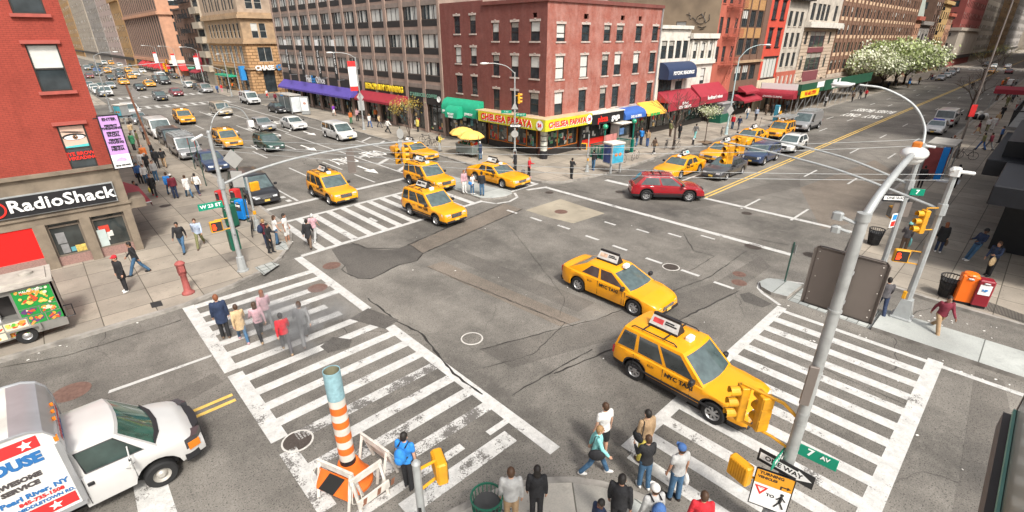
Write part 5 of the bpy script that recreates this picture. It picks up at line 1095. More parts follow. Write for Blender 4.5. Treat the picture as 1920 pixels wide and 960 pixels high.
CAR['boxy'] = make_car('sedan', 4.8, 1.76, [(-2.4, .78), (-2.3, .95), (-1.4, .96), (.8, .93), (2.2, .86), (2.36, .76), (2.4, .66)], (-1.7, -1.25, .15, .85), 1.45, (-1.38, 1.4), .31, .26, (.16, .5, .545, .93), nose=.08, grille=(.52, .7, .3), roofw=.8)
CAR['cross'] = make_car('crossover_car', 4.8, 1.9, [(-2.4, .9), (-2.25, 1.08), (-1.2, 1.08), (.8, 1.02), (1.9, .93), (2.25, .8), (2.4, .66)], (-2.2, -1.6, .2, 1.15), 1.66, (-1.4, 1.4), .38, .3, (.1, .5, .54, .92), nose=.17, grille=(.5, .78, .34), rack=True, trimlow=True, roofw=.77)
CAR['bigsuv'] = make_car('sport_utility_car', 5.0, 1.98, [(-2.5, .95), (-2.4, 1.1), (-1.2, 1.12), (.9, 1.07), (2.1, 1.0), (2.42, .9), (2.5, .74)], (-2.42, -2.1, .3, 1.2), 1.78, (-1.42, 1.45), .39, .32, (.04, .28, .31, .6, .64, .93), nose=.14, grille=(.62, .86, .55), roofw=.8)
CAR['minivan'] = make_car('minivan', 5.1, 1.98, [(-2.55, .9), (-2.45, 1.02), (-1.2, 1.04), (1.2, .98), (2.1, .86), (2.42, .76), (2.55, .62)], (-2.48, -2.2, .55, 1.55), 1.75, (-1.5, 1.55), .33, .24, (.03, .3, .325, .62, .65, .92), nose=.2, grille=(.5, .64, .36), roofw=.82)
CAR['wagon'] = make_car('estate_car', 4.6, 1.72, [(-2.3, .85), (-2.2, .95), (-1.2, .96), (.8, .92), (1.9, .84), (2.22, .74), (2.3, .62)], (-2.2, -1.85, .15, .95), 1.46, (-1.25, 1.35), .31, .26, (.03, .28, .31, .6, .63, .93), nose=.16, grille=(.5, .64, .34), rack=True, roofw=.78)
CAR['van'] = make_car('van', 5.6, 2.02, [(-2.8, 1.05), (-2.7, 1.15), (-1.2, 1.18), (1.5, 1.12), (2.4, 1.0), (2.72, .88), (2.8, .72)], (-2.74, -2.62, .95, 1.75), 2.08, (-1.7, 1.75), .36, .34, (.06, .28, .33, .52, .66, .93), nose=.08, grille=(.58, .86, .5), roofw=.86, plate=m_wsign, trimlow=True)
CAR['cargo'] = make_car('van', 5.6, 2.02, [(-2.8, 1.05), (-2.7, 1.15), (-1.2, 1.18), (1.5, 1.12), (2.4, 1.0), (2.72, .88), (2.8, .72)], (-2.74, -2.62, .95, 1.75), 2.08, (-1.7, 1.75), .36, .34, (.74, .93), nose=.08, grille=(.58, .86, .5), roofw=.86, plate=m_wsign, trimlow=True)
CAR['tallvan'] = make_car('van', 5.9, 2.02, [(-2.95, 1.2), (-2.8, 1.3), (-1.2, 1.3), (1.8, 1.2), (2.5, 1.05), (2.85, .9), (2.95, .75)], (-2.9, -2.8, 1.0, 1.95), 2.5, (-1.8, 1.8), .36, .34, (.74, .93), nose=.1, grille=(.6, .84, .45), roofw=.84, plate=m_wsign)
VN = dict(suv='taxi', suv_plain='taxi', vic='taxi', camry='taxi')
placed = set()
def car(kind, nearwheel, head, paint, label, group, cat=None, side=None, name=None, ad=None, plate=None, scale=1, at=None, loc=None):
 """nearwheel: ground point of a wheel; at: its local (x, y); head: heading in degrees"""
 a = R(head); c = CAR[kind]
 if loc is None:
  lx, ly = at; loc = (nearwheel[0]-lx*math.cos(a)+ly*math.sin(a), nearwheel[1]-lx*math.sin(a)-ly*math.cos(a))
 o = copy_tree(c); o.location = (*loc, 0.002); o.rotation_euler = (0, 0, a); o.scale = (scale,)*3
 if name: o.name = name
 tag(o, label, cat or VN.get(kind, 'van' if 'van' in kind or kind == 'cargo' else 'car'), group)
 for ch in o.children:
  if ch.name.startswith('body'): ch.material_slots[0].material = paint
  if ch.name.startswith('roof_sign') and ad: ch.material_slots[2].material = ad
  if plate and ch.name.startswith('number_plate'): ch.material_slots[0].link = 'OBJECT'; ch.material_slots[0].material = plate
 return o
for k in CAR.values():                          # prototypes are only templates: never linked
 COL.objects.link(k) if 0 else None
m_ad1 = mat('advert_red', (.5, .05, .05), .5, var=.5, scale=5); m_ad2 = mat('advert_teal', (.1, .4, .45), .5, var=.5, scale=5); m_ad3 = mat('advert_skin', (.55, .35, .25), .5, var=.6, scale=5)
TX = 'yellow taxis on the streets'; CR = 'cars and vans on the avenue'; FR = 'distant vehicles up the avenue'; C23 = 'cars on the right hand street'
import math as _m
def hd(p, q): return _m.degrees(_m.atan2(q[1]-p[1], q[0]-p[0]))
r1, f1 = (11.46,6.53), (11.4,3.95)
car('suv', f1, hd(r1, f1), P_TAXI, 'large sport utility taxi entering the south crosswalk, nearest of all taxis', TX, at=(1.31, -.9), ad=m_ad1)
r1, f1 = (14.8,11.64), (14.83,8.85)
car('camry', f1, hd(r1, f1), P_TAXI, 'rounded taxi sedan alone in the middle of the crossing', TX, at=(1.4, -.9), ad=m_ad3)
r1, f1 = (28.17,16.66), (29.97,14.61)
car('cross', f1, hd(r1, f1), P_RED, 'red crossover car turning left of the yellow centre line', C23, at=(1.4, -.93))
AV = -90
car('suv', (15.1,22.52), -88, P_TAXI, 'sport utility taxi on the north crosswalk, front one of an overlapping pair', TX, at=(1.31, -.88), ad=m_ctrim)
car('suv', (18.79,31.1), -90, P_TAXI, 'sport utility taxi with white roof advert, rear one of the pair on the north crosswalk', TX, at=(-1.31, -.88), ad=m_wsign)
car('suv', (12.3,30.6), -90, P_TAXI, 'sport utility taxi on the stop line, right of the big black car', TX, at=(1.31, -.88), ad=m_ad3)
car('minivan', (8.46,33.36), -90, P_BLACK, 'big black car with an orange plate waiting at the stop line beside the newspaper boxes', CR, at=(2.42, -.9))
car('sedan', (8.7,44.94), -90, P_NAVY, 'dark blue car with white plate parked behind the big black car', CR, at=(2.3, -.85), plate=m_wsign)
v1 = car('cargo', (8.14,51.11), -90, P_SILVER, 'white and grey work van with ladders on its roof rack, red card in its windscreen', CR, at=(2.7, -.95), scale=.95)
car('minivan', (8.53,58.6), -90, P_BLACK, 'dark minivan squeezed behind the van with the roof rack', CR, at=(2.4, -.9))
car('van', (8.51,64.74), -90, P_WHITE, 'white van with a wide windscreen behind the dark minivan', CR, at=(2.7, -.95))
car('sedan', (8.72,73.28), -90, P_GREY, 'grey car mostly hidden left of the white van', CR, at=(2.2, -.9))
car('sedan', (8.5,78.36), -90, P_SILVER, 'silver sedan parked between the grey car and the tall white car', CR, at=(2.3, -.9), plate=m_wsign)
car('bigsuv', (8.92,87.37), -90, P_WHITE, 'white sport utility car parked next to the blue and white phone kiosk', CR, at=(2.3, -.9), plate=m_wsign)
car('suv_plain', (12.93,74.63), -90, P_TAXI, 'sport utility taxi alone on the lane just past the words on the avenue', TX, at=(2.16, -.85))
car('suv_plain', (12.48,54.09), -90, P_TAXI, 'sport utility taxi seen behind the corner pole and the back of a square sign', TX, at=(2.16, -.85))
car('minivan', (18.78,79.86), -90, P_TAN, 'champagne minivan with orange plate in the middle lane', CR, at=(2.5, -.85))
car('boxy', (18.63,63.15), -90, P_SILVER, 'boxy silver sedan right above the green estate car', CR, at=(1.4, -.85))
car('sedan', (21.6,61.29), -90, P_WHITE, 'white rounded sedan on the hatched lane right of the silver sedan', CR, at=(1.38, -.85), plate=m_wsign)
car('minivan', (22.65,51.04), -90, P_WHITE, 'white minivan with dark side windows and orange plate near the white street lamp', CR, at=(1.55, -.9))
car('wagon', (15.14,50.83), -90, P_GREEN, 'dark green estate car with roof bars', CR, at=(1.35, -.8), plate=m_wsign)
car('sedan', (25.68,77.62), -90, P_BLACK, 'black sedan pulling past the bus shelter', CR, at=(1.38, -.85), plate=m_wsign)
car('van', (26.01,91.41), -90, P_WHITE, 'white passenger van crossing 24th street toward the bus shelter', CR, at=(1.75, -.9), scale=.96)
car('vic', (23.23,37.12), -88, P_TAXI, 'taxi sedan beside the food cart with two umbrellas, behind the hanging signals', TX, at=(1.45, -.9), ad=m_wsign)
car('vic', (23.23,25.66), -88, P_TAXI, 'taxi sedan waiting right of the island with people, white roof advert', TX, at=(1.45, -.9), ad=m_wsign)
car('bigsuv', (16.07,108.63), -90, P_GREY, 'grey sport utility car crossing the far crosswalk, left of the maroon car', FR, at=(1.45, -.9), scale=.9)
car('sedan', (19.97,115.77), -90, P_MAROON, 'maroon sedan on the far crosswalk', FR, at=(1.38, -.85), plate=m_wsign)
car('sedan', (16.88,133.47), -90, P_BLACK, 'black sedan beyond the far crosswalk', FR, at=(2.3, -.85))
car('vic', (20.1,142.45), -90, P_TAXI, 'taxi sedan right behind the far black sedan', TX, at=(2.6, -.85), ad=m_wsign)
car('vic', (16.67,153.75), -90, P_TAXI, 'taxi sedan far up the avenue left of the black sedan', TX, at=(2.6, -.85), ad=m_wsign)
car('tallvan', (24.68,154.35), -90, P_WHITE, 'tall white delivery van far up the avenue below the red awnings', FR, at=(2.8, -.9))
car('suv_plain', (19.76,211.67), -90, P_TAXI, 'tiny taxi at the far left of the distant traffic', TX, at=(2.1, -.85))
car('suv_plain', (24.71,206.61), -90, P_TAXI, 'tiny taxi in the centre of the distant traffic', TX, at=(2.1, -.85))
car('vic', (21.16,175.23), -90, P_TAXI, 'small taxi partly behind a nearer taxi far up the avenue', TX, at=(2.6, -.85), ad=m_wsign)
car('sedan', (27.93,203.33), -90, P_WHITE, 'tiny white sedan in the distant traffic beside a taxi', FR, at=(2.3, -.85))
car('sedan', (22.49,208.88), -90, P_GREY, 'tiny grey sedan between two taxis in the distant traffic', FR, at=(2.3, -.85))
car('sedan', (26.04,132.86), -90, P_WHITE, 'white sedan parked at the far curb, leftmost of the parked row', FR, at=(2.3, -.85))
car('sedan', (26.39,125.64), -90, P_BLACK, 'black sedan parked at the far curb between a white and a silver car', FR, at=(2.3, -.85))
car('minivan', (25.87,118.35), -90, P_SILVER, 'silver minivan parked nearest in the row beside the tan bank', FR, at=(2.3, -.85), plate=m_wsign)
car('sedan', (30.24,168.8), -90, P_BLACK, 'black car half hidden by the tall white delivery van', FR, at=(2.3, -.85))
car('bigsuv', (10.06,124.26), -90, P_WHITE, 'white sport utility car at the left curb below the red brick corner', FR, at=(2.3, -.85))
car('sedan', (10.96,140.98), -90, P_GREEN, 'teal green car peeking out from behind the red brick wall', FR, at=(2.3, -.85))
car('sedan', (17.6,217.68), -90, P_BLUE, 'bright blue car next to the red brick edge far away', FR, at=(2.3, -.85))
car('bigsuv', (26.59,284.59), -90, P_WHITE, 'tiny white sport utility car at the far end of the left traffic', FR, at=(2.3, -.85))
car('tallvan', (32.37,363.17), -90, P_SILVER, 'tiny silver delivery van at the far end of the avenue', FR, at=(2.3, -.85))
k = 0
for px_, py_, pt, lb in ((205, 118, P_TAXI, 'yellow'), (222, 121, P_WHITE, 'white'), (240, 124, P_BLACK, 'black'), (213, 110, P_SILVER, 'silver'), (230, 113, P_TAXI, 'yellow')):
 pass
for p, kd, pt, lb in (((28.74,282.34), 'suv_plain', P_TAXI, 'tiny taxi beside the far lamp post base'), ((29.34,262.86), 'sedan', P_WHITE, 'tiny white sedan behind the two far taxis'), ((31.4,249.37), 'sedan', P_BLACK, 'tiny black sedan behind the two far taxis'), ((35.75,329.75), 'sedan', P_SILVER, 'farthest silver sedan on the avenue'), ((37.24,310.67), 'suv_plain', P_TAXI, 'farthest taxi on the avenue')):
 car(kd, p, -90, pt, lb, TX if pt is P_TAXI else FR, at=(2.2, -.85))
q = random.Random(6)
for i in range(14):
 car(q.choice(('sedan', 'minivan', 'sedan', 'van')), None, -90, q.choice((P_WHITE, P_SILVER, P_BLACK, P_GREY, P_MAROON)), 'one of the small cars in the dense traffic beyond the far left crosswalk', 'dense traffic beyond the far crosswalk', cat='car', loc=((10.4, 10.3, 13.8, 24.8, 10.5, 17.2, 24.9, 10.4, 13.9, 20.5, 24.8, 17, 10.4, 20.6)[i], (126, 133, 146, 150, 141, 176, 158, 150, 190, 186, 190, 202, 168, 214)[i]))
for i in range(12):
 car(q.choice(('sedan', 'bigsuv', 'sedan', 'cargo')), None, -90, q.choice((P_WHITE, P_SILVER, P_BLACK, P_GREY, P_SILVER)), 'one of the faint cars queuing at the very end of the avenue', 'cars queuing at the end of the avenue', cat='car', loc=(11.5+3.1*(i % 5)+q.uniform(-.3, .3), 235+i//5*26+q.uniform(-6, 6)+(i % 2)*9))
car('vic', (34.86,17.97), 180, P_TAXI, 'taxi sedan with pale blue roof advert stopped at the right stop line, nearest the kerb', TX, at=(1.45, .9), ad=m_ad2)
car('vic', (42.62,18.16), 180, P_TAXI, 'taxi sedan just behind the front taxi on the right street, left of the hanging signals', TX, at=(1.45, .9), ad=m_wsign)
car('sedan', (37.14,15.34), 180, P_GREY, 'dark grey sedan under the hanging signals next to the yellow centre line', C23, at=(1.38, .85))
car('bigsuv', (43.96,15.23), 180, P_NAVY, 'navy sport utility car behind the dark grey sedan', C23, at=(1.45, .9), scale=.92)
car('vic', (51.69,19.41), 180, P_TAXI, 'taxi sedan between the navy car and the bare kerb tree, third in its lane', TX, at=(1.45, .9), ad=m_wsign)
car('cross', (51.04,15.16), 180, P_WHITE, 'white crossover car beside the centre line behind the navy car', C23, at=(1.4, .88), scale=.92, plate=m_wsign)
car('suv', (57.46,18.57), 180, P_TAXI, 'sport utility taxi just left of the silver work van', TX, at=(1.31, .88), ad=m_ad3)
car('cargo', (64.36,18.25), 180, P_SILVER, 'silver and white work van with roof bars in front of the scaffold shed', C23, at=(1.75, .95))
for p, pt, lb in (((167.49,20.05), P_SILVER, 'silver car parked at the kerb beyond the blossoming trees, nearest of four'), ((179.65,20.48), P_WHITE, 'white car second in the parked row beyond the blossoming trees'), ((193.29,21.18), P_SILVER, 'silver car third in the parked row beyond the blossoming trees'), ((208.85,22.09), P_WHITE, 'white car farthest in the parked row beyond the blossoming trees')):
 car('sedan', p, 180, pt, lb, C23, at=(2.2, .85))
for p, kd, h, pt, lb in (((212.91,14.38), 'vic', 180, P_TAXI, 'orange yellow taxi far away near the end of the centre line'), ((218.66,12.06), 'sedan', 0, P_MAROON, 'red car far away at the right edge'), ((250.82,16.63), 'sedan', 180, P_WHITE, 'white car far away behind the distant taxi'), ((257.3,14.87), 'sedan', 0, P_SILVER, 'silver car far away at the right edge'), ((262.52,19.91), 'bigsuv', 180, P_GREY, 'grey car far away in front of the distant crosswalk')):
 car(kd, p, h, pt, lb, TX if pt is P_TAXI else C23, at=(2.2, .85))
pc = car('sedan', None, 180, P_WHITE, 'white police car parked at the right kerb beside the tall leaning lamp post', C23, cat='police car', loc=(74.5, 8.1));
MB().bbox(-.1, .15, -.5, .5, 1.42, 1.55, .02).build('light_bar', mat('blue_lamp', (.05, .1, .5), .2), pc)
car('van', None, 0, P_WHITE, 'white van parked at the right kerb in front of the police car', C23, loc=(82, 8.2))
for o in list(CAR.values()):
 for ch in list(o.children_recursive): bpy.data.objects.remove(ch)
 bpy.data.objects.remove(o)
for vv in [o for o in bpy.data.objects if o.get('label', '').find('work van') >= 0]:
 g = MB()
 for x in (-2.2, -1.2, -.2, .7): g.box(x-.03, x+.03, -.85, .85, 2.14, 2.2);
 for y in (-.8, .8): g.box(-2.4, .8, y-.02, y+.02, 2.1, 2.22)
 for y in (-.45, -.1, .3): g.box(-2.5, .9, y-.02, y+.02, 2.2, 2.25); g.box(-2.5, .9, y+.22, y+.26, 2.2, 2.25)
 for k in range(10): g.box(-2.4+k*.33, -2.35+k*.33, -.45, .5, 2.21, 2.24)
 g.build('ladder_rack', m_steel, vv)
m_trk = carpaint('truck_white', (.56, .555, .535)); m_box = mat('truck_box_white', (.72, .71, .67), .5, var=.08, scale=1, dirt=.2); m_boxt = mat('truck_box_roof', (.6, .58, .53), .5, var=.2, scale=1.5, dirt=.35); m_alu = mat('brushed_aluminium', (.5, .51, .52), .35, .6, var=.15, scale=2)
ft, = [(-0.25,12.24)]
T = thing('box_truck', 'white moving box truck with red and blue lettering at the lower left', 'truck', (*ft, 0), 0)
hdg = hd((-0.82,17.44), (2.04,17.3))
T.rotation_euler = (0, 0, R(TRK_H)) if 'TRK_H' in globals() else (0, 0, 0)
W = 2.05; rows = []; xs = [-1.38+.12*i for i in range(20)]; xs = [x for x in xs if x <= .95]+[.93, .98, 1.02]
xs = sorted(set([round(x, 3) for x in xs]+[round(.48*math.cos(math.pi*i/8), 3) for i in range(9)]))
top_ = [(-2.1, 1.28), (-.2, 1.25), (.3, 1.16), (.75, 1.03), (.95, .84), (1.02, .76)]
for x in xs:
 t = max(0, (x-.2)/.82); w = W/2*(1-.16*t**2.2); zt = interp(top_, x); zb = .42
 if abs(x) < .48: zb = max(zb, .36+math.sqrt(.48**2-x*x))
 s = [(w*.97, zb), (w, zb+(zt-zb)*.3), (w, zb+(zt-zb)*.6), (w*.985, zt-.1), (w*.95, zt-.03), (w*.8, zt+.02), (w*.4, zt+.06), (0, zt+.075)]
 rows.append([(x, -y, z) for y, z in s]+[(x, y, z) for y, z in reversed(s[:-1])])
g = MB(); n = len(rows[0])
for a, b in zip(rows, rows[1:]):
 for j in range(n-1): g.quad(a[j], b[j], b[j+1], a[j+1])
g.add(rows[-1], [tuple(range(n))])
xr, xf1_, xf0_, zr = -1.38, -.52, .1, 1.93
def TP(x, t, sd): return (x, sd*(lerp(W/2*.95, W/2*.8, t)), lerp(interp(top_, x)-.02, zr-.05, t))
side = {}
xsb = [-2.1, -1.88, -.72, -.55, -.28]
for sd in (-1, 1):
 def Q(s, t): xb = lerp(xr, xf0_, s); xt = lerp(xr, xf1_, s); x = lerp(xb, xt, t); return (x, sd*lerp(W/2*.95, W/2*.82, t), lerp(interp(top_, xb)-.02, zr-.05, t))
 sb = [0, .13, .86, 1]; tb = [0, .06, .88, 1]
 for i in range(3):
  for j in range(3):
   q = [Q(sb[i], tb[j]), Q(sb[i+1], tb[j]), Q(sb[i+1], tb[j+1]), Q(sb[i], tb[j+1])]
   if i == 1 and j == 1: side[sd] = q
   else: g.quad(*q)
def E(u, t):
 x = lerp(xf0_, xf1_, t)+.16*(1-u*u)*(1-.4*t); return (x, u*lerp(W/2*.95, W/2*.82, t), lerp(interp(top_, xf0_)-.02, zr-.05, t)+.03*(1-u*u))
us = [-1, -.93, -.5, 0, .5, .93, 1]; ws = MB()
for i in range(6):
 for a, b, gl in ((0, .05, 0), (.05, .92, 1), (.92, 1, 0)):
  q = [E(us[i], a), E(us[i+1], a), E(us[i+1], b), E(us[i], b)]
  (ws if (gl and 0 < i < 5) else g).quad(*q)
for i in range(6):
 for k in range(5):
  x0, x1 = lerp(xr, xf1_, k/5), lerp(xr, xf1_, (k+1)/5)
  def RP(x, u, last): return (x+(.16*.6*(1-u*u) if last else 0), u*W/2*.82, zr-.05+(.03*(1-u*u) if last else .03*(1-u*u)+.05*min(1, (1-abs(u))*6)))
  g.quad(RP(x0, us[i], 0), RP(x1, us[i], k == 4), RP(x1, us[i+1], k == 4), RP(x0, us[i+1], 0))
g.add([TP(-1.38, 0, -1), TP(-1.38, 1, -1), TP(-1.38, 1, 1), TP(-1.38, 0, 1)], [(0, 1, 2, 3)])
OY = W/2-.12
def tb_(nm, mb, m, **k):
 o = mb.build(nm, m, T, **k); o.location = (0, OY, 0); return o
tb_('cab', g, m_trk, smooth=35); tb_('windscreen', ws, mat('green_windscreen', (.03, .1, .075), .06, var=.8, scale=2.5, spec=1, coat=.7), smooth=50)
for sd in (-1, 1): tb_('side_window', MB().quad(*side[sd]), mat('truck_side_glass', (.03, .05, .045), .06, var=.6, scale=2, coat=.6)); tb_('window_rubber', MB().tube([tuple(v) for v in side[sd]]+[tuple(side[sd][0])], .018, 4), m_ctrim)
tb_('front_bumper', MB().prism([(.55, -W/2*.97), (.86, -W/2*.9), (1.06, -W/2*.6), (1.1, 0), (1.06, W/2*.6), (.86, W/2*.9), (.55, W/2*.97), (.55, W/2*.9), (1.0, 0), (.55, -W/2*.9)][:7], .36, .68), m_ctrim)
tb_('grille', MB().prism([(.9, -.62), (1.06, -.4), (1.1, 0), (1.06, .4), (.9, .62)], .68, .95), m_ctrim)
for sd in (-1, 1):
 tb_('headlight', MB().prism([(.62, sd*.985*W/2*.98), (.9, sd*W/2*.9), (1.04, sd*.62), (.8, sd*.6)], .7, .98), mat('dark_headlamp', (.05, .05, .055), .1, coat=1)); tb_('indicator', MB().prism([(.68, sd*W/2*.98), (.93, sd*W/2*.905), (.9, sd*W/2*.85), (.65, sd*W/2*.9)], .66, .86), m_amber)
tb_('cowl', MB().prism([(.1, -W/2*.88), (.25, -W/2*.5), (.3, 0), (.25, W/2*.5), (.1, W/2*.88), (.08, W/2*.88), (.2, 0), (.08, -W/2*.88)], 1.1, 1.265), m_ctrim)
tb_('door_trim', MB().box(-.42, -.412, -W/2-.006, -W/2+.03, .55, 1.2).box(-1.30, -1.292, -W/2-.006, -W/2+.03, .5, 1.2).bbox(-1.24, -1.12, -W/2-.02, -W/2+.01, .98, 1.07, .01), m_ctrim)
tb_('mirror', MB().bbox(-.46, -.41, -W/2-.34, -W/2-.16, 1.12, 1.36, .02).tube([(-.38, -W/2, 1.05), (-.43, -W/2-.25, 1.2)], .015).tube([(-.4, -W/2+.08, 1.5), (-.43, -W/2-.25, 1.34)], .015).tube([(-.55, -W/2, 1.0), (-.43, -W/2-.25, 1.15)], .015), mat('mirror_housing', (.5, .5, .48), .4))
bx1, bx0, bw, bz0, bz1 = -1.34, -6.6, 1.09, .74, 2.9
prof = [(bx0, bz0), (bx1, bz0), (bx1+.02, bz1-.6), (bx1-.02, bz1-.3), (bx1-.14, bz1-.12), (bx1-.35, bz1-.02), (bx1-.6, bz1), (bx0, bz1)]
g = MB(); n = len(prof)
for sd in (-1, 1): g.add([(x, sd*bw, z) for x, z in prof], [tuple(range(n))], 0)
for i in range(n):
 j = (i+1) % n; g.quad((prof[i][0], -bw, prof[i][1]), (prof[j][0], -bw, prof[j][1]), (prof[j][0], bw, prof[j][1]), (prof[i][0], bw, prof[i][1]), 1 if 1 < i < 6 else (2 if i == 6 else 0))
bo = tb_('cargo_box', g, [m_box, m_alu, m_boxt], smooth=30)
tb_('corner_trim', MB().box(bx1-.07, bx1+.035, -bw-.02, -bw+.02, bz0, bz1-.5).box(bx0, bx1, -bw-.02, -bw+.02, bz0-.1, bz0+.02).tube([(x, -bw-.005, z) for x, z in prof[1:]], .028, 5).tube([(x, bw, z) for x, z in prof[1:]], .028, 5), m_alu)
tb_('marker_lamp', MB().box(bx1-.04, bx1+.03, -bw-.03, -bw+.05, bz1-.45, bz1-.33).box(bx1-.03, bx1+.05, -.35, -.28, bz1-.42, bz1-.36).box(bx1-.03, bx1+.05, -.03, .03, bz1-.42, bz1-.36).box(bx1-.03, bx1+.05, .28, .35, bz1-.42, bz1-.36), m_amber)
m_tred = mat('truck_red', (.55, .035, .035), .5, var=.05); m_tblue = mat('truck_blue', (.03, .15, .38), .5, var=.05)
ys = -bw-.006
tb_('red_stripe', MB().quad((bx0, ys, bz1-.42), (bx1-.25, ys, bz1-.42), (bx1-.25, ys, bz1-.14), (bx0, ys, bz1-.14)).quad((bx0, ys, bz0+.08), (bx1-.1, ys, bz0+.08), (bx1-.1, ys, bz0+.36), (bx0, ys, bz0+.36)), m_tred)
g = MB()
for z in (bz1-.28, bz0+.22):
 for k in range(9):
  cx = bx1-.45-k*.62; g.add([(cx+(.12 if i % 2 == 0 else .05)*math.sin(math.pi*i/5), ys-.004, z+(.12 if i % 2 == 0 else .05)*math.cos(math.pi*i/5)) for i in range(10)], [tuple(range(10))])
tb_('white_star', g, m_wsign)
def tt(s, size, m, x, z, bold=.01, sx=1, al='RIGHT'):
 o = text(s, size, m, T, (x, OY+ys-.006, z), 0, bold=bold, sx=sx, align=al, ext=.002); return o
tt('WAREHOUSE', .33, m_tblue, bx1-.3, 2.26, .022, .92); tt('AWESOME', .15, mat('letter_grey', (.08, .07, .07), .5), bx1-.42, 1.88, .01, 1.02); tt('SERVICE', .15, mat('letter_grey', (.08, .07, .07), .5), bx1-.5, 1.7, .01, 1.05)
tt('Pearl River, NY', .165, m_tblue, bx1-.12, 1.46, .008, 1); tt('845-735-1508', .125, m_tred, bx1-.22, 1.31, .006, 1); tt('10 N. MIDDLETOWN RD.', .11, m_tblue, bx1-.08, 1.18, .005, .95)
tb_('bulkhead_panel', MB().box(bx1+.022, bx1+.03, -.85, .85, 1.98, 2.28, 0), m_wsign); o = text('WAREHOUSE', .24, m_tred, T, (bx1+.04, OY, 2.2), R(90), ext=.002, bold=.01); o = text('845-735-1508', .15, m_tblue, T, (bx1+.04, OY, 2.05), R(90), ext=.002, bold=.005)
g = MB().box(-6.4, .4, -.75, .75, .3, .62).box(-6.4, -1.36, -.9, .9, .55, .74); tb_('chassis', g, m_well)
for x, rr in ((0, .345), (-4.4, .345)):
 for sd in (-1, 1):
  Mx = Matrix.Rotation(R(90 if sd < 0 else -90), 4, 'X')
  w = obj('wheel', MB().lathe([(.19, -.12), (.31, -.13), (.345, -.09), (.345, .09), (.31, .13), (.19, .12)], n=24, M=Mx).mesh('wheel', m_tyre, 40), T, (x, OY+sd*(W/2-.12), rr))
  q = MB().lathe([(.2, .11), (.18, .07), (.13, .02), (.1, .09), (.06, .12), (0, .125)], n=18, M=Mx); obj('rim', q.mesh('rim', mat('steel_wheel', (.42, .4, .36), .5, .3, var=.2), 30), w)
  for k in range(8): pass
m_pole = mat('pole_grey_paint', (.36, .37, .36), .5, .2, var=.14, scale=5, dirt=.35); m_polew = mat('pole_pale_paint', (.36, .375, .37), .45, .15, var=.1, scale=6, dirt=.2)
m_sigy = mat('signal_yellow', (.68, .32, .01), .5, var=.12, scale=6, coat=.1, dirt=.25); m_sgreen = mat('street_sign_green', (.0, .24, .14), .45, var=.05); m_back = mat('sign_back_metal', (.2, .17, .15), .5, .3, var=.12, scale=1.5)
m_grnbox = mat('dark_green_box', (.01, .1, .06), .5, var=.1, dirt=.15); m_postg = mat('dark_green_post', (.03, .07, .055), .5, var=.1); m_rust = mat('rusty_steel', (.22, .1, .06), .8, var=.35, scale=6)
m_lens = mat('signal_lens', (.03, .03, .03), .2, var=0, coat=.5)
m_redhand = mat('lit_red_hand', (.9, .05, .01), .4, var=0, emit=1.2); m_lampw = mat('lamp_glass_white', (.62, .62, .6), .3, var=.03, coat=.4)
def signal(par, x, y, z, rot, name='signal_head', lit=None, n=3):
 """three section head hung with its top at z, lenses toward local +x turned by rot; visors are sub-parts"""
 g = MB(); g.bbox(-.11, .1, -.16, .16, -.36*n, 0, .02)
 for k in range(n): g.box(-.13, -.105, -.14, .14, -.36*k-.33, -.36*k-.03)
 h = g.build(name, m_sigy, par, loc=(x, y, z), rot=rot); h.scale = (.78,)*3
 for k in range(n):
  zc = -.36*k-.18; v = MB(); m = 12; r0 = .135
  for i in range(m):
   a0, a1 = R(-50+280*i/m), R(-50+280*(i+1)/m)
   for rr in (r0, r0-.012): v.quad((.1, rr*math.cos(a0), zc+rr*math.sin(a0)), (.1, rr*math.cos(a1), zc+rr*math.sin(a1)), (.36-.05*(0), rr*math.cos(a1), zc+rr*math.sin(a1)), (.36, rr*math.cos(a0), zc+rr*math.sin(a0)))
  v.build('visor', m_sigy, h)
  l = MB(); l.add([(.11, .12*math.cos(2*math.pi*i/14), zc+.12*math.sin(2*math.pi*i/14)) for i in range(14)], [tuple(range(14))])
  l.build('lens', m_redhand if lit == k else m_lens, h)
 return h
def pedsig(par, x, y, z, rot, arm=None, back=False, hand=True):
 g = MB().bbox(-.1, .1, -.24, .24, -.24, .24, .03)
 for k in range(8): g.box(-.115, -.1, -.2+k*.055, -.17+k*.055, -.2, .2)
 h = g.build('pedestrian_signal', m_sigy, par, loc=(x, y, z), rot=rot)
 MB().box(.1, .115, -.2, .2, -.2, .2).build('screen', m_lens, h)
 if hand:
  q = MB(); q.box(.117, .125, -.17, -.05, -.14, .02)
  for k in range(4): q.box(.117, .125, -.17+k*.033, -.15+k*.033, .02, .15-abs(k-1.5)*.02)
  q.box(.117, .125, -.05, -.02, -.08, .0); q.build('red_hand', m_redhand, h)
 return h
def plate(par, x, y, z, w, h, rot, s, m, tm, size, name='street_sign', both=True, th=.012, border=None, sx=1, **k):
 """sign plate whose front faces local -y turned by rot"""
 o = MB().bbox(-w/2, w/2, -th, th, -h/2, h/2, .008).build(name, m, par, loc=(x, y, z), rot=rot)
 if 0: MB().box(-w/2+.02, w/2-.02, -th-.002, -th-.001, -h/2+.02, h/2-.02).build('border', border, o)
 if s:
  text(s, size, tm, o, (0, -th-.003, 0), 0, ext=.001, sx=sx, **k)
  if both: text(s, size, tm, o, (0, th+.003, 0), R(180), ext=.001, sx=sx, **k)
 return o
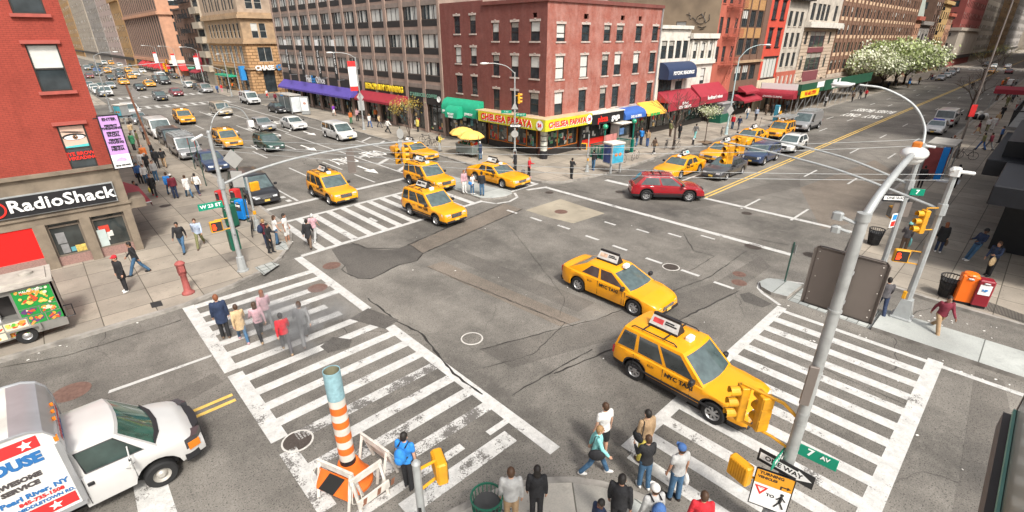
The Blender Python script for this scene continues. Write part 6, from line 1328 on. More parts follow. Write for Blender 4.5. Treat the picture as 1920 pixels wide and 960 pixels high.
def one_way(par, x, y, z, w, rot, flip=False):
 h = w*.3; o = MB().box(-w/2, w/2, -.01, .01, -h/2, h/2).build('one_way_sign', m_black, par, loc=(x, y, z), rot=rot)
 s = -1 if flip else 1
 for f in (-1, 1):
  q = MB(); a = [(-w*.46, -h*.27), (w*.22, -h*.27), (w*.22, -h*.4), (w*.47, 0), (w*.22, h*.4), (w*.22, h*.27), (-w*.46, h*.27)]
  q.add([(s*u, f*.0115, v) for u, v in a], [tuple(range(7))]); q.build('arrow', m_wsign, o)
  text('ONE WAY', h*.48, m_bsign, o, (-w*.03, f*.014, 0), R(0) if f < 0 else R(180), ext=.0008, bold=.004)
 return o
def octbase(g, r=.2, h=.75, z=0, mi=0): g.lathe([(r*1.3, z), (r*1.3, z+.05), (r, z+.08), (r*.85, z+h), (r*.5, z+h+.03)], n=8, mi=mi)
def cobra(par, x, y, z, ang, name='lamp_head', s=1):
 g = MB(); g.ball((.25, 0, 0), (.36, .17, .1), 14, 8); g.tube([(-.15, 0, .02), (.05, 0, .02)], .04)
 o = g.build(name, m_lampw, par, smooth=60, loc=(x, y, z), rot=ang); o.scale = (s,)*3; return o
t = thing('signal_pole', 'grey signal pole on the left corner with mast arm and green W 23 sign', 'traffic signal', (4.95, 23.57, .13))
g = MB().tube([(0, 0, 0), (0, 0, 6.35)], [.11, .075], 10); octbase(g, .2, .7); g.ball((0, 0, 6.35), .09, 8, 5); g.build('pole', m_polew, t, smooth=40)
MB().tube(cr([(.1, 0, 4.15), (1.2, .0, 4.45), (3.7, 0, 4.78), (7.3, 0, 4.85), (10.1, 0, 4.66)]), [.06, .055, .05, .045, .04], 8).tube([(0, 0, 3.95), (0, 0, 4.35)], .14, 8).build('mast_arm', m_polew, t, smooth=40)
signal(t, 8.7, 0, 4.45, R(90+170)); signal(t, 9.1, .0, 4.45, R(-20)); MB().tube([(8.7, 0, 4.4), (8.7, 0, 4.8)], .03).tube([(9.1, 0, 4.4), (9.1, 0, 4.8)], .03).build('hanger', m_sigy, t)
q = (10.95,23.57,4.86); MB().box(q[0]-4.95-.2, q[0]-4.95+.2, -.02, .0, q[2]-.13-1.15, q[2]-.13).box(q[0]-4.95-.12, q[0]-4.95+.12, -.03, .03, q[2]-.13, q[2]+.0).build('hanging_sign', m_back, t)
plate(t, -.62, -.05, 3.32, .95, .3, 0, 'W 23 ST', m_sgreen, m_wsign, .2, bold=.006, sx=1.1)
pedsig(t, -.62, -.1, 2.4, R(-90)); MB().tube([(0, 0, 2.62), (-.62, -.02, 2.64)], .025).tube([(0, 0, 2.15), (-.62, -.02, 2.13)], .025).build('signal_bracket', m_sigy, t)
MB().bbox(-.2, .2, .12, .5, 1.0, 1.95, .02).bbox(-.15, .15, .12, .4, 2.3, 2.9, .02).build('control_box', m_grnbox, t)
g = MB().tube(cr([(0, 0, 6.2), (.35, .1, 6.9), (.9, .2, 7.25), (1.5, .3, 7.1), (1.75, .3, 6.6)]), .022, 6).tube([(0, 0, 6.1), (-.35, -.2, 6.3)], .03, 6).tube([(.9, .2, 7.25), (.9, .2, 7.45)], .03, 5); g.build('lamp_arm', m_polew, t, smooth=40)
cobra(t, .75, .1, 6.85, R(20), s=.5); MB().bbox(1.65, 1.9, .2, .45, 6.35, 6.62, .03).tube([(-.3, -.2, 6.3), (-.75, -.5, 6.18)], .06, 8).build('camera', m_lampw, t)
text('73', .1, m_bsign, t, (0, -.1, 1.8), 0)
t = thing('signal_post', 'short pale post with yellow crossing signal between the bike and the big black car', 'crossing signal', (7.27, 28.7, .13))
g = MB().tube([(0, 0, 0), (0, 0, 3.05)], .055, 8); octbase(g, .17, .6); g.build('post', m_polew, t, smooth=40); pedsig(t, .3, -.05, 2.5, R(100), hand=False); MB().tube([(0, 0, 2.7), (.3, 0, 2.65)], .02).tube([(0, 0, 2.3), (.3, 0, 2.35)], .02).build('signal_bracket', m_sigy, t); MB().bbox(-.08, .08, -.12, -.02, .95, 1.15).build('push_button', m_sigy, t)
def backsign_post(label, x, y, h, shapes, m=m_postg, r=.035, lean=(0, 0), rot=R(-43)):
 t = thing('sign_post', label, 'street sign', (x, y, .13)); MB().tube([(0, 0, 0), (lean[0], lean[1], h)], r, 6).build('post', m, t)
 for kind, z, w, hh, mm in shapes:
  if kind == 'diamond': MB().add([(0, -.05, z+w/2), (w/2, -.05, z), (0, -.05, z-w/2), (-w/2, -.05, z), (0, -.035, z+w/2), (w/2, -.035, z), (0, -.035, z-w/2), (-w/2, -.035, z)], [(0, 1, 2, 3), (7, 6, 5, 4), (0, 1, 5, 4), (1, 2, 6, 5), (2, 3, 7, 6), (3, 0, 4, 7)]).build('sign_panel', mm, t, rot=rot)
  elif kind == 'round': MB().add([(w/2*math.cos(R(a)), -.05, z+max(-1, 0)+hh/2*math.sin(R(a))) for a in range(0, 360, 20)]+[(w/2*math.cos(R(a)), -.035, z+hh/2*math.sin(R(a))) for a in range(0, 360, 20)], [tuple(range(18)), tuple(range(35, 17, -1))]+[(i, (i+1) % 18, 18+(i+1) % 18, 18+i) for i in range(18)]).build('sign_panel', mm, t, rot=rot)
  else: MB().bbox(-w/2, w/2, -.06, -.035, z-hh/2, z+hh/2, .01).build('sign_panel', mm, t, rot=rot)
 return t
m_backl = mat('light_sign_back', (.42, .42, .4), .5, .3, var=.1)
backsign_post('dark green post carrying the backs of a diamond and a square sign', 7.29, 30.49, 4.3, [('diamond', 3.75, 1.1, 0, m_backl), ('rect', 2.6, .65, .95, m_backl)], lean=(.1, 0))
backsign_post('leaning rusty post with a pale diamond sign back beside the left curb', 6.98, 57.05, 6.2, [('diamond', 5.4, 1.0, 0, m_backl)], m_rust, .09, (-.45, .1))
backsign_post('thin dark post by the crowd on the left pavement, farther of two', 8.3, 47.2, 2.6, [('rect', 2.3, .02, .5, m_redsign)], m_postg)
backsign_post('thin dark post near the woman with the brown bag, nearer of two', 7.59, 40.86, 3.4, [('rect', 3.1, .02, .5, m_redsign)], m_postg)
backsign_post('green post with edge on parking sign on the small kerb island at the right', 22.0, 5.74, 1.9, [('rect', 1.6, .28, .4, m_backl)], m_postg, rot=R(60))
q = (22.62,38.87)
t = backsign_post('rounded pale sign back on a thin post behind the hanging yellow signals', 22.6, 38.2, 2.9, [('round', 2.3, .6, .9, m_backl), ('rect', 1.3, .5, 1.0, m_backl)], m_postg)
backsign_post('thin post with tiny parking sign behind the food cart', 27.3, 33.2, 2.2, [], m_postg, .03)
def lamp_post(label, x, y, h, end, extra=None, pm=m_polew, r=.09, base=True, name='street_lamp', armh=None):
 t = thing(name, label, 'street lamp', (x, y, .13)); g = MB().tube([(0, 0, 0), (0, 0, h)], [r, r*.6], 10)
 if base: octbase(g, r*2, .8)
 g.build('pole', pm, t, smooth=40); ex, ey, ez = end
 MB().tube(cr([(0, 0, h-.1), (ex*.3, ey*.3, h+(ez-h)*.65), (ex*.7, ey*.7, h+(ez-h)*.98), (ex, ey, ez)]), .035, 6).build('lamp_arm', pm, t, smooth=40)
 cobra(t, ex, ey, ez, math.atan2(ey, ex)); return t
t = lamp_post('grey street lamp on the papaya shop corner with a yellow signal and one way sign', 30.15, 31.6, 7.3, (-2.0, 1.2, 8.0))
signal(t, .35, -.15, 5.6, R(-35)); MB().tube([(0, 0, 5.4), (.35, -.15, 5.4)], .03).build('hanger', m_sigy, t)
plate(t, -.9, .1, 4.15, .9, .25, R(-45), '7 AV', m_sgreen, m_wsign, .18); plate(t, .8, .05, 3.75, .9, .25, R(-45), 'W 23 ST', m_sgreen, m_wsign, .18); one_way(t, 0, -.12, 2.9, 1.0, R(-45)); MB().add([(0, -.1, 4.9), (.3, -.1, 4.3), (-.3, -.1, 4.3)], [(0, 1, 2)]).build('sign_back', m_backl, t, rot=R(-45)); MB().add([(.33*math.cos(R(a)), -.1, 2.2+.33*math.sin(R(a))) for a in range(22, 382, 45)], [tuple(range(8))]).build('stop_sign_back', m_backl, t, rot=R(-45))
t = lamp_post('white street lamp with a red and white banner in front of the red awning', 27.85, 55.2, 8.0, (-2.2, 1.0, 8.5))
MB().box(-.95, -.1, -.02, .02, 4.4, 7.6, 0).box(-.95, -.1, -.021, .021, 7.0, 7.6, 1).box(-.95, -.1, -.021, .021, 4.4, 4.9, 1).build('banner', [m_wsign, m_redaw], t, rot=R(-20)); MB().bbox(-.35, .35, .05, .08, 2.2, 3.3, .01).build('sign_panel', m_backl, t, rot=R(-30)); MB().add([(0, .05, 4.3), (.4, .05, 3.7), (0, .05, 3.1), (-.4, .05, 3.7)], [(0, 1, 2, 3)]).build('diamond_sign', m_backl, t, rot=R(-30))
t = lamp_post('pale blue street lamp before the brown panelled building on the right street', 55.52, 23.9, 8.0, (2.2, -1.6, 9.2), pm=mat('pale_blue_paint', (.4, .52, .53), .5, var=.1, dirt=.2))
MB().add([(0, -.1, 3.2), (.4, -.1, 2.6), (0, -.1, 2.0), (-.4, -.1, 2.6)], [(0, 1, 2, 3)]).build('diamond_sign', m_backl, t, rot=R(-40))
t = lamp_post('tall dark lamp post leaning into the top right corner', 58.76, 4.4, 12.6, (1.2, 2.2, 13.2), pm=m_back); MB().bbox(-.25, .25, -.08, -.05, 3.6, 4.6, .01).build('red_sign', m_redaw, t, rot=R(-45))
for (x, y), lb, e in (((27.6, 100), 'far lamp arm over the bank corner crossing', (-2.5, -1.5, 7.6)), ((28.5, 128), 'far street lamp next to the brown fire escapes', (-2.4, .5, 8.4)), ((28.5, 150), 'far street lamp before the pink end wall', (-2.4, .5, 8.4)), ((28.5, 172), 'far street lamp with white banner near the striped building', (-2.4, .5, 8.4)), ((8.2, 96), 'white lamp pole at the left crossing behind the red brick corner', (2.6, 1, 8.2)), ((8.2, 190), 'farthest white lamp pole with square frame on the left', (2.6, 1, 8.2))):
 t = lamp_post(lb, x, y, 7.8, e)
 if x > 20 and y > 120: MB().box(-.9, -.1, -.02, .02, 4.0, 6.6).box(-.9, -.1, -.022, .022, 6.3, 6.7, 1).build('banner', [m_wsign, m_redaw], t, rot=R(-20))
 if y == 96: MB().tube([(0, 0, 5.4), (3, .5, 6.2), (8.5, 1, 6.6)], .05, 6).build('mast_arm', m_polew, t); signal(t, 8.4, 1, 6.5, R(-60))
 if y == 190: MB().tube([(0, 0, 6), (0, 2.5, 6), (0, 2.5, 8), (0, -2, 8)], .08, 5).build('sign_frame', m_polew, t)
t = thing('signal_pole', 'white signal pole with curved arm and yellow heads in front of the bank', 'traffic signal', (27.9, 107, .13))
g = MB().tube([(0, 0, 0), (0, 0, 7.2)], .08, 8); octbase(g, .16, .7); g.build('pole', m_polew, t, smooth=40); MB().tube([(0, 0, 4.4), (-2.5, .5, 5.4), (-6, 1, 5.7), (-9, 1.5, 5.6)], .05, 6).build('mast_arm', m_polew, t, smooth=40); signal(t, -8.8, 1.5, 6.7, R(-90)); signal(t, -9.1, 1.5, 5.5, R(180)); pedsig(t, .5, -.2, 2.1, R(-90))
plate(t, -5.4, 1, 5.2, 1.2, .35, R(-30), 'W 24 ST', m_sgreen, m_wsign, .25)
t = thing('signal_post', 'slim white post with an orange crossing signal beside the blue phone kiosk', 'crossing signal', (31.07, 24.12, .13)); g = MB().tube([(0, 0, 0), (0, 0, 3.0)], .05, 8); octbase(g, .15, .5); g.build('post', m_polew, t, smooth=40); pedsig(t, -.4, .1, 2.1, R(200), hand=False); MB().bbox(-.06, .06, -.1, 0, .9, 1.1).build('push_button', m_sigy, t)
t = thing('signal_pole', 'pale signal pole on the median strip with big yellow head and lit red hand', 'traffic signal', (22.09, 1.51, .15))
g = MB().tube([(0, 0, .7), (0, 0, 5.7)], [.12, .09], 8); g.build('pole', m_polew, t, smooth=40); MB().bbox(-.34, .34, -.34, .34, 0, .08, .03).add([(-.27, -.27, .08), (.27, -.27, .08), (.27, .27, .08), (-.27, .27, .08), (-.17, -.17, .78), (.17, -.17, .78), (.17, .17, .78), (-.17, .17, .78)], [(0, 1, 5, 4), (1, 2, 6, 5), (2, 3, 7, 6), (3, 0, 4, 7), (4, 5, 6, 7)]).build('base', m_polew, t)
MB().tube(cr([(0, 0, 4.33), (0, 3.2, 5.1), (0, 6.1, 5.45), (0, 8.15, 5.6)]), [.055, .045, .04, .035], 8).tube([(0, 0, 4.15), (0, 0, 4.55)], .15, 8).build('mast_arm', m_polew, t, smooth=40)
signal(t, .1, 7.9, 5.45, R(180)); signal(t, .25, 7.75, 5.45, R(35)); MB().tube([(0, 7.8, 5.6), (.1, 7.85, 5.3)], .03).build('hanger', m_sigy, t)
signal(t, -.45, .35, 4.35, R(135)); MB().tube([(0, 0, 4.4), (-.45, .35, 4.42), (-.45, .35, 3.6), (0, 0, 3.6)], .025).build('signal_bracket', m_sigy, t)
h = pedsig(t, -.2, .62, 2.45, R(205)); MB().tube([(0, 0, 2.7), (-.2, .62, 2.68)], .025).tube([(0, 0, 2.2), (-.2, .62, 2.22)], .025).build('signal_bracket', m_sigy, t); MB().bbox(-.15, -.02, .08, .2, .8, 1.1).build('push_button', m_sigy, t)
MB().bbox(-.15, .15, -.15, .15, 5.55, 5.85, .05).tube([(.05, 0, 5.7), (.5, -.45, 5.62)], .06, 8).tube([(0, 0, 5.72), (-.25, .1, 5.8)], .06, 8).build('camera', m_lampw, t)
t = thing('signal_pole', 'pale pole with gooseneck lamp behind the median strip pole', 'traffic signal', (25.47, 2.99, .13))
g = MB().tube([(0, 0, 0), (0, 0, 6.0)], [.12, .085], 8); octbase(g, .2, .7); g.build('pole', m_polew, t, smooth=40); MB().tube(cr([(0, 0, 4.3), (0, 2.6, 5.02), (0, 5.9, 5.38), (0, 7.5, 5.42)]), [.055, .045, .04, .035], 8).tube([(0, 0, 4.1), (0, 0, 4.5)], .15, 8).build('mast_arm', m_polew, t, smooth=40)
signal(t, .1, 7.3, 5.3, R(180)); signal(t, .25, 7.15, 5.3, R(35))
la = [(0, 0, 5.8), (.35, .2, 6.6), (.35, .8, 7.4), (.0, 1.8, 7.95), (-.6, 2.6, 8.1)]; MB().tube(cr(la), [.06, .055, .05, .045, .04], 8).build('lamp_arm', m_polew, t, smooth=50); cobra(t, -.75, 2.9, 8.1, R(120), s=1.15)
MB().tube([(.1, 0, 5.9), (.35, -.35, 5.85)], .05, 8).build('camera', m_lampw, t)
plate(t, .0, -.32, 4.05, .5, .28, R(-60), '7', m_sgreen, m_wsign, .24, bold=.01); one_way(t, -.25, .25, 3.72, 1.05, R(-52)); MB().bbox(-.35, .35, .0, .03, 2.9, 3.55, .01).build('sign_back', m_back, t, rot=R(-52))
g = plate(t, -.2, .12, 2.75, .32, .62, R(-25), '', m_wsign, m_wsign, .1, name='route_sign'); MB().box(-.11, .11, -.02, -.014, .03, .26, 0).box(-.11, .11, -.02, -.014, -.26, -.03, 1).build('route_shields', [m_bluesign, m_redsign], g); pedsig(t, .15, .3, 3.0, R(120), hand=False)
g = MB()
for a, b, s in (((5.0, 23.57, 6.2), (25.4, 3.0, 6.3), .0), ((5.0, 23.57, 5.9), (25.4, 3.0, 6.05), .0), ((5.0, 23.57, 6.0), (22.1, 1.5, 5.75), 0), ((5.0, 23.57, 5.75), (22.1, 1.5, 5.55), 0)):
 A, B_ = Vector(a), Vector(b); g.tube([A.lerp(B_, i/12)+Vector((0, 0, -.35*4*(i/12)*(1-i/12))) for i in range(13)], .008, 4)
w = g.build('span_wires', m_polew); tag(w, 'two pairs of thin white cables strung between the corner poles across the crossing', 'cables')
t = thing('signal_pole', 'big foreground pole with street signs and the back of a large square sign', 'traffic signal', (9.03, 1.49, 0))
g = MB().tube([(0, 0, 0), (0, 0, 3.4), (0, 0, 5.4), (0, 0, 7.35)], [.115, .105, .095, .088], 14).tube([(0, 0, 7.35), (0, 0, 7.48)], .105, 12)
for z in (3.2, 2.6, 3.45, 5.7, 4.4): g.tube([(0, 0, z), (0, 0, z+.04)], .112, 12)
g.build('pole', m_pole, t, smooth=40); octb = MB(); octbase(octb, .22, .8); octb.build('base', m_pole, t)
g = MB().tube(cr([(-.0, 0, 7.35), (.35, -.05, 7.7), (1.0, -.1, 8.0), (1.9, -.08, 8.08), (2.35, -.04, 8.04)]), [.07, .062, .056, .052, .05], 12); g.build('lamp_arm', m_polew, t, smooth=50)
g = MB().ball((0, 0, 0), (.36, .22, .13), 20, 12).ball((-.02, 0, -.07), (.28, .18, .13), 18, 10); lh = g.build('lamp_head', m_lampw, t, smooth=60, loc=(2.68, -.03, 8.02), rot=R(1)); MB().bbox(-.07, .07, -.07, .07, .12, .22, .02).build('photocell', m_orange, lh)
MB().tube([(-.05, .08, 7.3), (-.12, .3, 7.38)], .03).bbox(-.17, -.07, .24, .4, 7.32, 7.46, .03).tube([(-.1, .1, 7.15), (-.16, .3, 7.2)], .025).bbox(-.2, -.1, .22, .36, 7.12, 7.24, .03).build('junction_fitting', m_polew, t)
sb = MB().bbox(-.6, .6, .0, .03, 0, 1.2, .06)
for sx_ in (-.5, .5):
 for zz in (.1, .25, .6, .95, 1.1): sb.ball((sx_+(.0 if zz != .6 else .03), -.005, zz), .012, 6, 4, 1)
sgn = sb.build('large_sign_back', [m_back, m_whitep], t, loc=(.14, .02, 5.62), rot=R(-90)); sgn.scale = (.92, 1, .92); MB().box(-.02, .12, -.09, .09, 5.85, 5.9).box(-.02, .12, -.09, .09, 6.4, 6.45).build('sign_bracket', m_steel, t)
signal(t, .0, 1.12, 3.46, R(138)); signal(t, .0, .66, 3.46, R(52)); MB().tube([(0, 0, 3.25), (0, .35, 3.47), (0, 1.16, 3.49)], .035, 7).tube([(0, 0, 2.5), (0, .4, 2.59), (0, 1.16, 2.6)], .03, 7).build('signal_bracket', m_sigy, t, smooth=40)
plate(t, .05, -.42, 2.62, .68, .26, R(-86), '', m_sgreen, m_wsign, .2); text('7', .22, m_wsign, t, (.03, -.3, 2.64), R(-86), bold=.008, ext=.001); text('AV', .12, m_wsign, t, (.035, -.55, 2.66), R(-86), ext=.001, bold=.004)
one_way(t, -.12, 0, 2.12, 1.05, R(-90)); plate(t, -.13, .14, 2.35, .75, .24, R(-2), 'W 23 ST', m_sgreen, m_wsign, .16, bold=.004)
ts = MB().bbox(-.36, .36, -.012, .012, -.5, .5, .03).build('turning_sign', m_black, t, loc=(-.2, .1, 1.46), rot=R(-72))
MB().box(-.34, .34, -.016, -.0125, .12, .475, 0).box(-.34, .34, -.016, -.0125, -.475, .115, 1).build('sign_face', [mat('orange_sign_face', (.75, .32, .02), .5, var=.03), m_wsign], ts)
text('TURNING', .1, m_bsign, ts, (-.06, -.019, .41), 0, bold=.004, ext=.001); text('VEHICLES', .085, m_bsign, ts, (-.12, -.019, .3), 0, bold=.004, ext=.001); text('TO', .11, m_bsign, ts, (.0, -.019, -.12), 0, bold=.004, ext=.001)
MB().quad((.13, -.019, .14), (.16, -.019, .14), (.16, -.019, .2), (.13, -.019, .2)).quad((.13, -.019, .23), (.25, -.019, .23), (.25, -.019, .2), (.13, -.019, .2)).add([(.25, -.019, .26), (.25, -.019, .17), (.32, -.019, .215)], [(0, 1, 2)]).build('turn_arrow', m_bsign, ts, loc=(0, 0, -.005))
MB().add([(-.32, -.019, .06), (-.06, -.019, .06), (-.19, -.019, -.18)], [(0, 1, 2)], 0).add([(-.26, -.0195, .03), (-.12, -.0195, .03), (-.19, -.0195, -.1)], [(0, 1, 2)], 1).build('yield_triangle', [m_redsign, m_wsign], ts)
g = MB(); g.add([(.2+.04*math.cos(i), -.019, .0+.04*math.sin(i)) for i in range(6)], [tuple(range(6))]); g.tube([(.2, -.019, -.04), (.19, -.019, -.2)], .03, 5).tube([(.19, -.019, -.2), (.27, -.019, -.36)], .018, 5).tube([(.19, -.019, -.2), (.11, -.019, -.36)], .018, 5).tube([(.2, -.019, -.06), (.28, -.019, -.15)], .014, 5).tube([(.2, -.019, -.06), (.12, -.019, -.15)], .014, 5).build('walking_figure', m_bsign, ts); text('YIELD', .04, m_redsign, ts, (-.19, -.0205, .01), 0, ext=.0005)
pedsig(t, -.35, .72, 1.7, R(-15), hand=False); MB().tube([(0, 0, 1.6), (-.35, .6, 1.6)], .025).build('signal_bracket', m_sigy, t)
MB().bbox(-.16, -.1, -.02, .14, 3.75, 4.6, .01).build('side_sign', m_back, t, rot=R(20))
t = thing('signal_post', 'white post at the bottom edge carrying a ribbed yellow crossing signal box', 'crossing signal', (3.19, 5.92, .13))
MB().tube([(0, 0, 0), (0, 0, 2.9)], .075, 12).tube([(0, 0, 2.9), (0, 0, 2.96)], [.085, .04], 12).build('post', m_polew, t, smooth=40)
pedsig(t, .5, .02, 2.45, R(-20), hand=False); MB().tube([(0, 0, 2.72), (.45, .0, 2.66)], .03).tube([(0, 0, 2.2), (.45, .0, 2.25)], .03).build('signal_bracket', m_sigy, t); MB().box(-.03, .03, -.085, -.07, 1.7, 1.85).build('sticker', m_bsign, t, rot=R(-45)); MB().box(-.04, .04, -.085, -.07, 1.45, 1.55).build('blue_sticker', mat('sticker_teal', (.05, .5, .55), .5), t, rot=R(-45))
t = thing('fire_alarm_post', 'faded dark red cast iron fire alarm post on the left pavement', 'fire alarm', (2.55, 22.79, .13)); m_far = mat('faded_red_iron', (.33, .085, .075), .65, var=.25, scale=8, dirt=.3)
MB().lathe([(.24, 0), (.24, .06), (.17, .12), (.135, .2), (.12, .55), (.115, .85), (.15, .9), (.15, .95)], n=14).build('column', m_far, t, smooth=40); MB().lathe([(.13, .95), (.16, 1.0), (.16, 1.32), (.19, 1.36), (.19, 1.4), (.12, 1.48), (.0, 1.53)], n=12).bbox(-.1, .1, -.18, -.12, 1.05, 1.3, .01).build('alarm_box', m_far, t, smooth=40)
t = thing('steam_chimney', 'tall orange and white striped steam chimney with a worn blue grey top', 'steam pipe', (3.12, 9.12, 0)); ce = 0
m_or = mat('orange_plastic', (.75, .16, .02), .55, var=.1, scale=6, dirt=.2); m_wh = mat('chimney_white', (.66, .6, .52), .6, var=.1, scale=6, dirt=.25); m_bg = mat('worn_blue_grey', (.24, .4, .44), .7, var=.25, scale=12, dirt=.2)
g = MB(); zz = [0.62, .82]+[.82+.195*i for i in range(1, 11)]; z = .8
g.lathe([(.185, .62), (.185, .8)], n=24, mi=2)
for k in range(9): g.lathe([(.185, z), (.185, z+.2)], n=24, mi=1 if k % 2 == 0 else 0); z += .2
g.lathe([(.19, z), (.19, 3.35), (.175, 3.35), (.17, 2.2)], n=24, mi=3)
g.build('stack', [m_or, m_wh, m_black, m_bg], t, smooth=40); MB().lathe([(.52, 0), (.52, .08), (.46, .14), (.3, .5), (.24, .66), (.17, .66)], n=24).build('cone_base', m_or, t, smooth=40)
MB().lathe([(.165, 3.34), (.165, 1.5), (0, 1.5)], n=20).build('inner_pipe', mat('pipe_inside', (.2, .19, .12), .9), t)
def aframe(label, x, y, rot, w=1.25, h=1.05, board=True, cloth=False):
 t = thing('barricade', label, 'barrier', (x, y, 0), rot, 'wooden barricades around the steam chimney'); m_w = mat('painted_wood', (.62, .58, .52), .7, var=.15, scale=7, dirt=.3)
 for sx_ in (-w/2+.06, w/2-.06):
  for sy in (-1, 1): MB().tube([(sx_, sy*.24, 0), (sx_, sy*.02, h)], .045, 4).build('leg', m_w, t)
 MB().box(-w/2, w/2, -.03, .03, h-.1, h+.06).build('top_rail', m_w, t)
 if board: MB().box(-w/2, w/2, -.24, -.2, .2, .42).build('plank', m_w, t)
 if cloth:
  o = MB().quad((-w/2+.05, -.06, h-.1), (w/2-.05, -.06, h-.1), (w/2-.05, -.22, h-.62), (-w/2+.05, -.24, h-.62)).build('orange_panel', m_or, t); MB().add([(-.1, -.07, h-.12), (.35, -.07, h-.12), (.05, -.235, h-.6), (-.4, -.235, h-.6)], [(0, 1, 2, 3)]).build('black_stripe', m_bsign, o, loc=(0, -.01, 0))
 else:
  q = MB()
  for k in range(3): q.add([(-w/2+.1+k*.38, -.245, .22), (-w/2+.2+k*.38, -.245, .22), (-w/2+.25+k*.38, -.245, .4), (-w/2+.15+k*.38, -.245, .4)], [(0, 1, 2, 3)])
  q.build('stripe', m_rust, t)
 q = MB().tube([(-w/2+.05, -.05, h), (-w/2-.1, -.2, h-.4), (-w/2+.1, -.3, h-.5), (-w/2+.15, -.1, h-.1)], .008, 4); q.build('rope', m_whitep, t); return t
aframe('white barricade with orange cloth panel left of the chimney', 2.72, 8.9, R(-68), 1.05, .9, False, True); aframe('white barricade with red striped plank in front of the chimney', 3.2, 8.35, R(5), .85, .85); aframe('white barricade on the right side of the chimney', 3.78, 9.0, R(100), 1.05, .85, True)
def newsbox(label, p, rot, m, h=1.2, txt=None, tm=m_wsign, w=.5, win=True, grp='newspaper boxes', roundtop=False):
 t = thing('newspaper_box', label, 'newspaper box', (*p, .13), rot, grp)
 g = MB().bbox(-w/2, w/2, -.22, .22, .12, h, .04)
 if roundtop: g.lathe([(w*.48, h), (w*.4, h+.06), (.0, h+.08)], n=16)
 g.build('cabinet', m, t); MB().box(-w/2+.04, w/2-.04, -.18, .18, 0, .12).build('plinth', m_black, t)
 if win: MB().box(-w/2+.07, w/2-.07, -.232, -.222, h*.5, h*.85).build('window', m_wsign if txt else m_glass, t)
 if txt: text(txt, .13, tm, t, (0, -.24, h*.66), 0, bold=.005)
 MB().bbox(-.1, .1, -.26, -.22, h*.88, h*.93).build('handle', m_steel, t); return t
m_nred = mat('news_red', (.5, .03, .03), .5, var=.1); m_nblue = mat('news_blue', (.0, .2, .62), .45, var=.05, coat=.2); m_norange = mat('news_orange', (.85, .16, .01), .4, var=.05, coat=.3); m_nmar = mat('news_maroon', (.25, .015, .025), .4, var=.08, coat=.3)
newsbox('bright orange rounded newspaper box right of the wire basket', (25.26,0.13), R(-75), m_norange, 1.25, w=.55, win=False, roundtop=True); newsbox('dark red newspaper box beside the orange one on the right pavement', (25.28,-0.36), R(-75), m_nmar, 1.2, 'NP', m_bluesign)
newsbox('blue free paper box with white word by the big black car', (7.25,31.06), R(-60), m_nblue, 1.25, None); newsbox('thin red newspaper box left of the green boxes', (7.04,34.63), R(-60), m_nred, 1.1, w=.4); newsbox('red and white newspaper box behind the blue one', (7.76,33.94), R(-60), m_nred, 1.2, None, w=.5)
newsbox('dark green newspaper box right behind the corner pole', (6.42,30.22), R(-60), m_grnbox, 1.3, w=.6, win=False); newsbox('green box between the corner pole and the blue box', (7.16,31.67), R(-60), m_grnbox, 1.2, w=.45, win=False)
tt_ = [o for o in bpy.data.objects if o.get('label', '').startswith('blue free paper')][0]; text('hoy', .2, m_wsign, tt_, (0, -.24, .95), 0, bold=.01)
def kiosk(label, p, rot, face=(.05, .35, .5), w=1.3, h=2.3):
 t = thing('phone_kiosk', label, 'phone kiosk', (*p, .13), rot); mf = mat('kiosk_ad_%d' % int(face[1]*100), face, .3, var=.5, scale=2.5, coat=.4)
 MB().box(-w/2, w/2, -.55, -.47, .75, h).box(-w/2, -w/2+.08, -.47, .45, .75, h).box(w/2-.08, w/2, -.47, .45, .75, h).build('frame', m_polew, t); MB().bbox(-w/2-.05, w/2+.05, -.6, .5, h, h+.12, .03).build('roof', m_whitep, t)
 MB().box(-w/2+.08, w/2-.08, -.565, -.552, .85, h-.1).build('advert_front', mf, t); MB().box(-w/2-.015, -w/2-.002, -.4, .38, .85, h-.1).build('advert_side', mat('kiosk_ad_dark', (.03, .06, .2), .3, var=.6, scale=3), t)
 q = MB();
 for x in (-.2, .2): q.ball((x, -.575, 1.5), (.16, .01, .13), 10, 6)
 q.build('printed_glasses', m_orange if face[2] > .45 else m_wsign, t)
 for x in (-w/2+.15, w/2-.15): MB().box(x-.06, x+.06, -.45, -.3, 0, .75).build('leg', m_polew, t)
 MB().bbox(-.2, .2, -.4, -.2, .95, 1.7).build('telephone', m_black, t); return t
kiosk('double phone kiosk with bright blue advert and white roof on the papaya corner', (32.53,22.72), R(-12))
kiosk('phone kiosk with light blue and red advert beside the far left white car', (7.96,80.67), R(-60), (.1, .45, .55), 1.2, 2.3)
def shelter(label, x, y, rot, L=4.2, ad=None, D=1.5):
 t = thing('bus_shelter', label, 'bus shelter', (x, y, .13), rot); MB().bbox(-.1, L+.1, -.1, D+.1, 2.45, 2.6, .03).build('roof', mat('shelter_roof', (.4, .38, .34), .7, dirt=.3), t)
 q = MB();
 for xx, yy in ((0, D), (L, D), (L/2, D), (0, 0), (L, 0)): q.box(xx-.04, xx+.04, yy-.04, yy+.04, 0, 2.45)
 q.build('frame', m_steel, t); MB().box(0, L, D-.01, D+.01, .3, 2.3).build('glass_wall', mat('shelter_glass', (.12, .14, .14), .08, var=.2), t); MB().bbox(-.08, .08, .1, D-.1, .25, 2.3, .02).build('advert_panel', ad or m_wsign, t); MB().box(.8, L-.4, D-.5, D-.15, .45, .5).build('bench', m_steel, t); return t
shelter('grey bus shelter with white advert panels in front of the purple awning', 28.3, 74.5, R(90), 4.6, mat('pale_poster', (.62, .66, .66), .4, var=.25, scale=1.5))
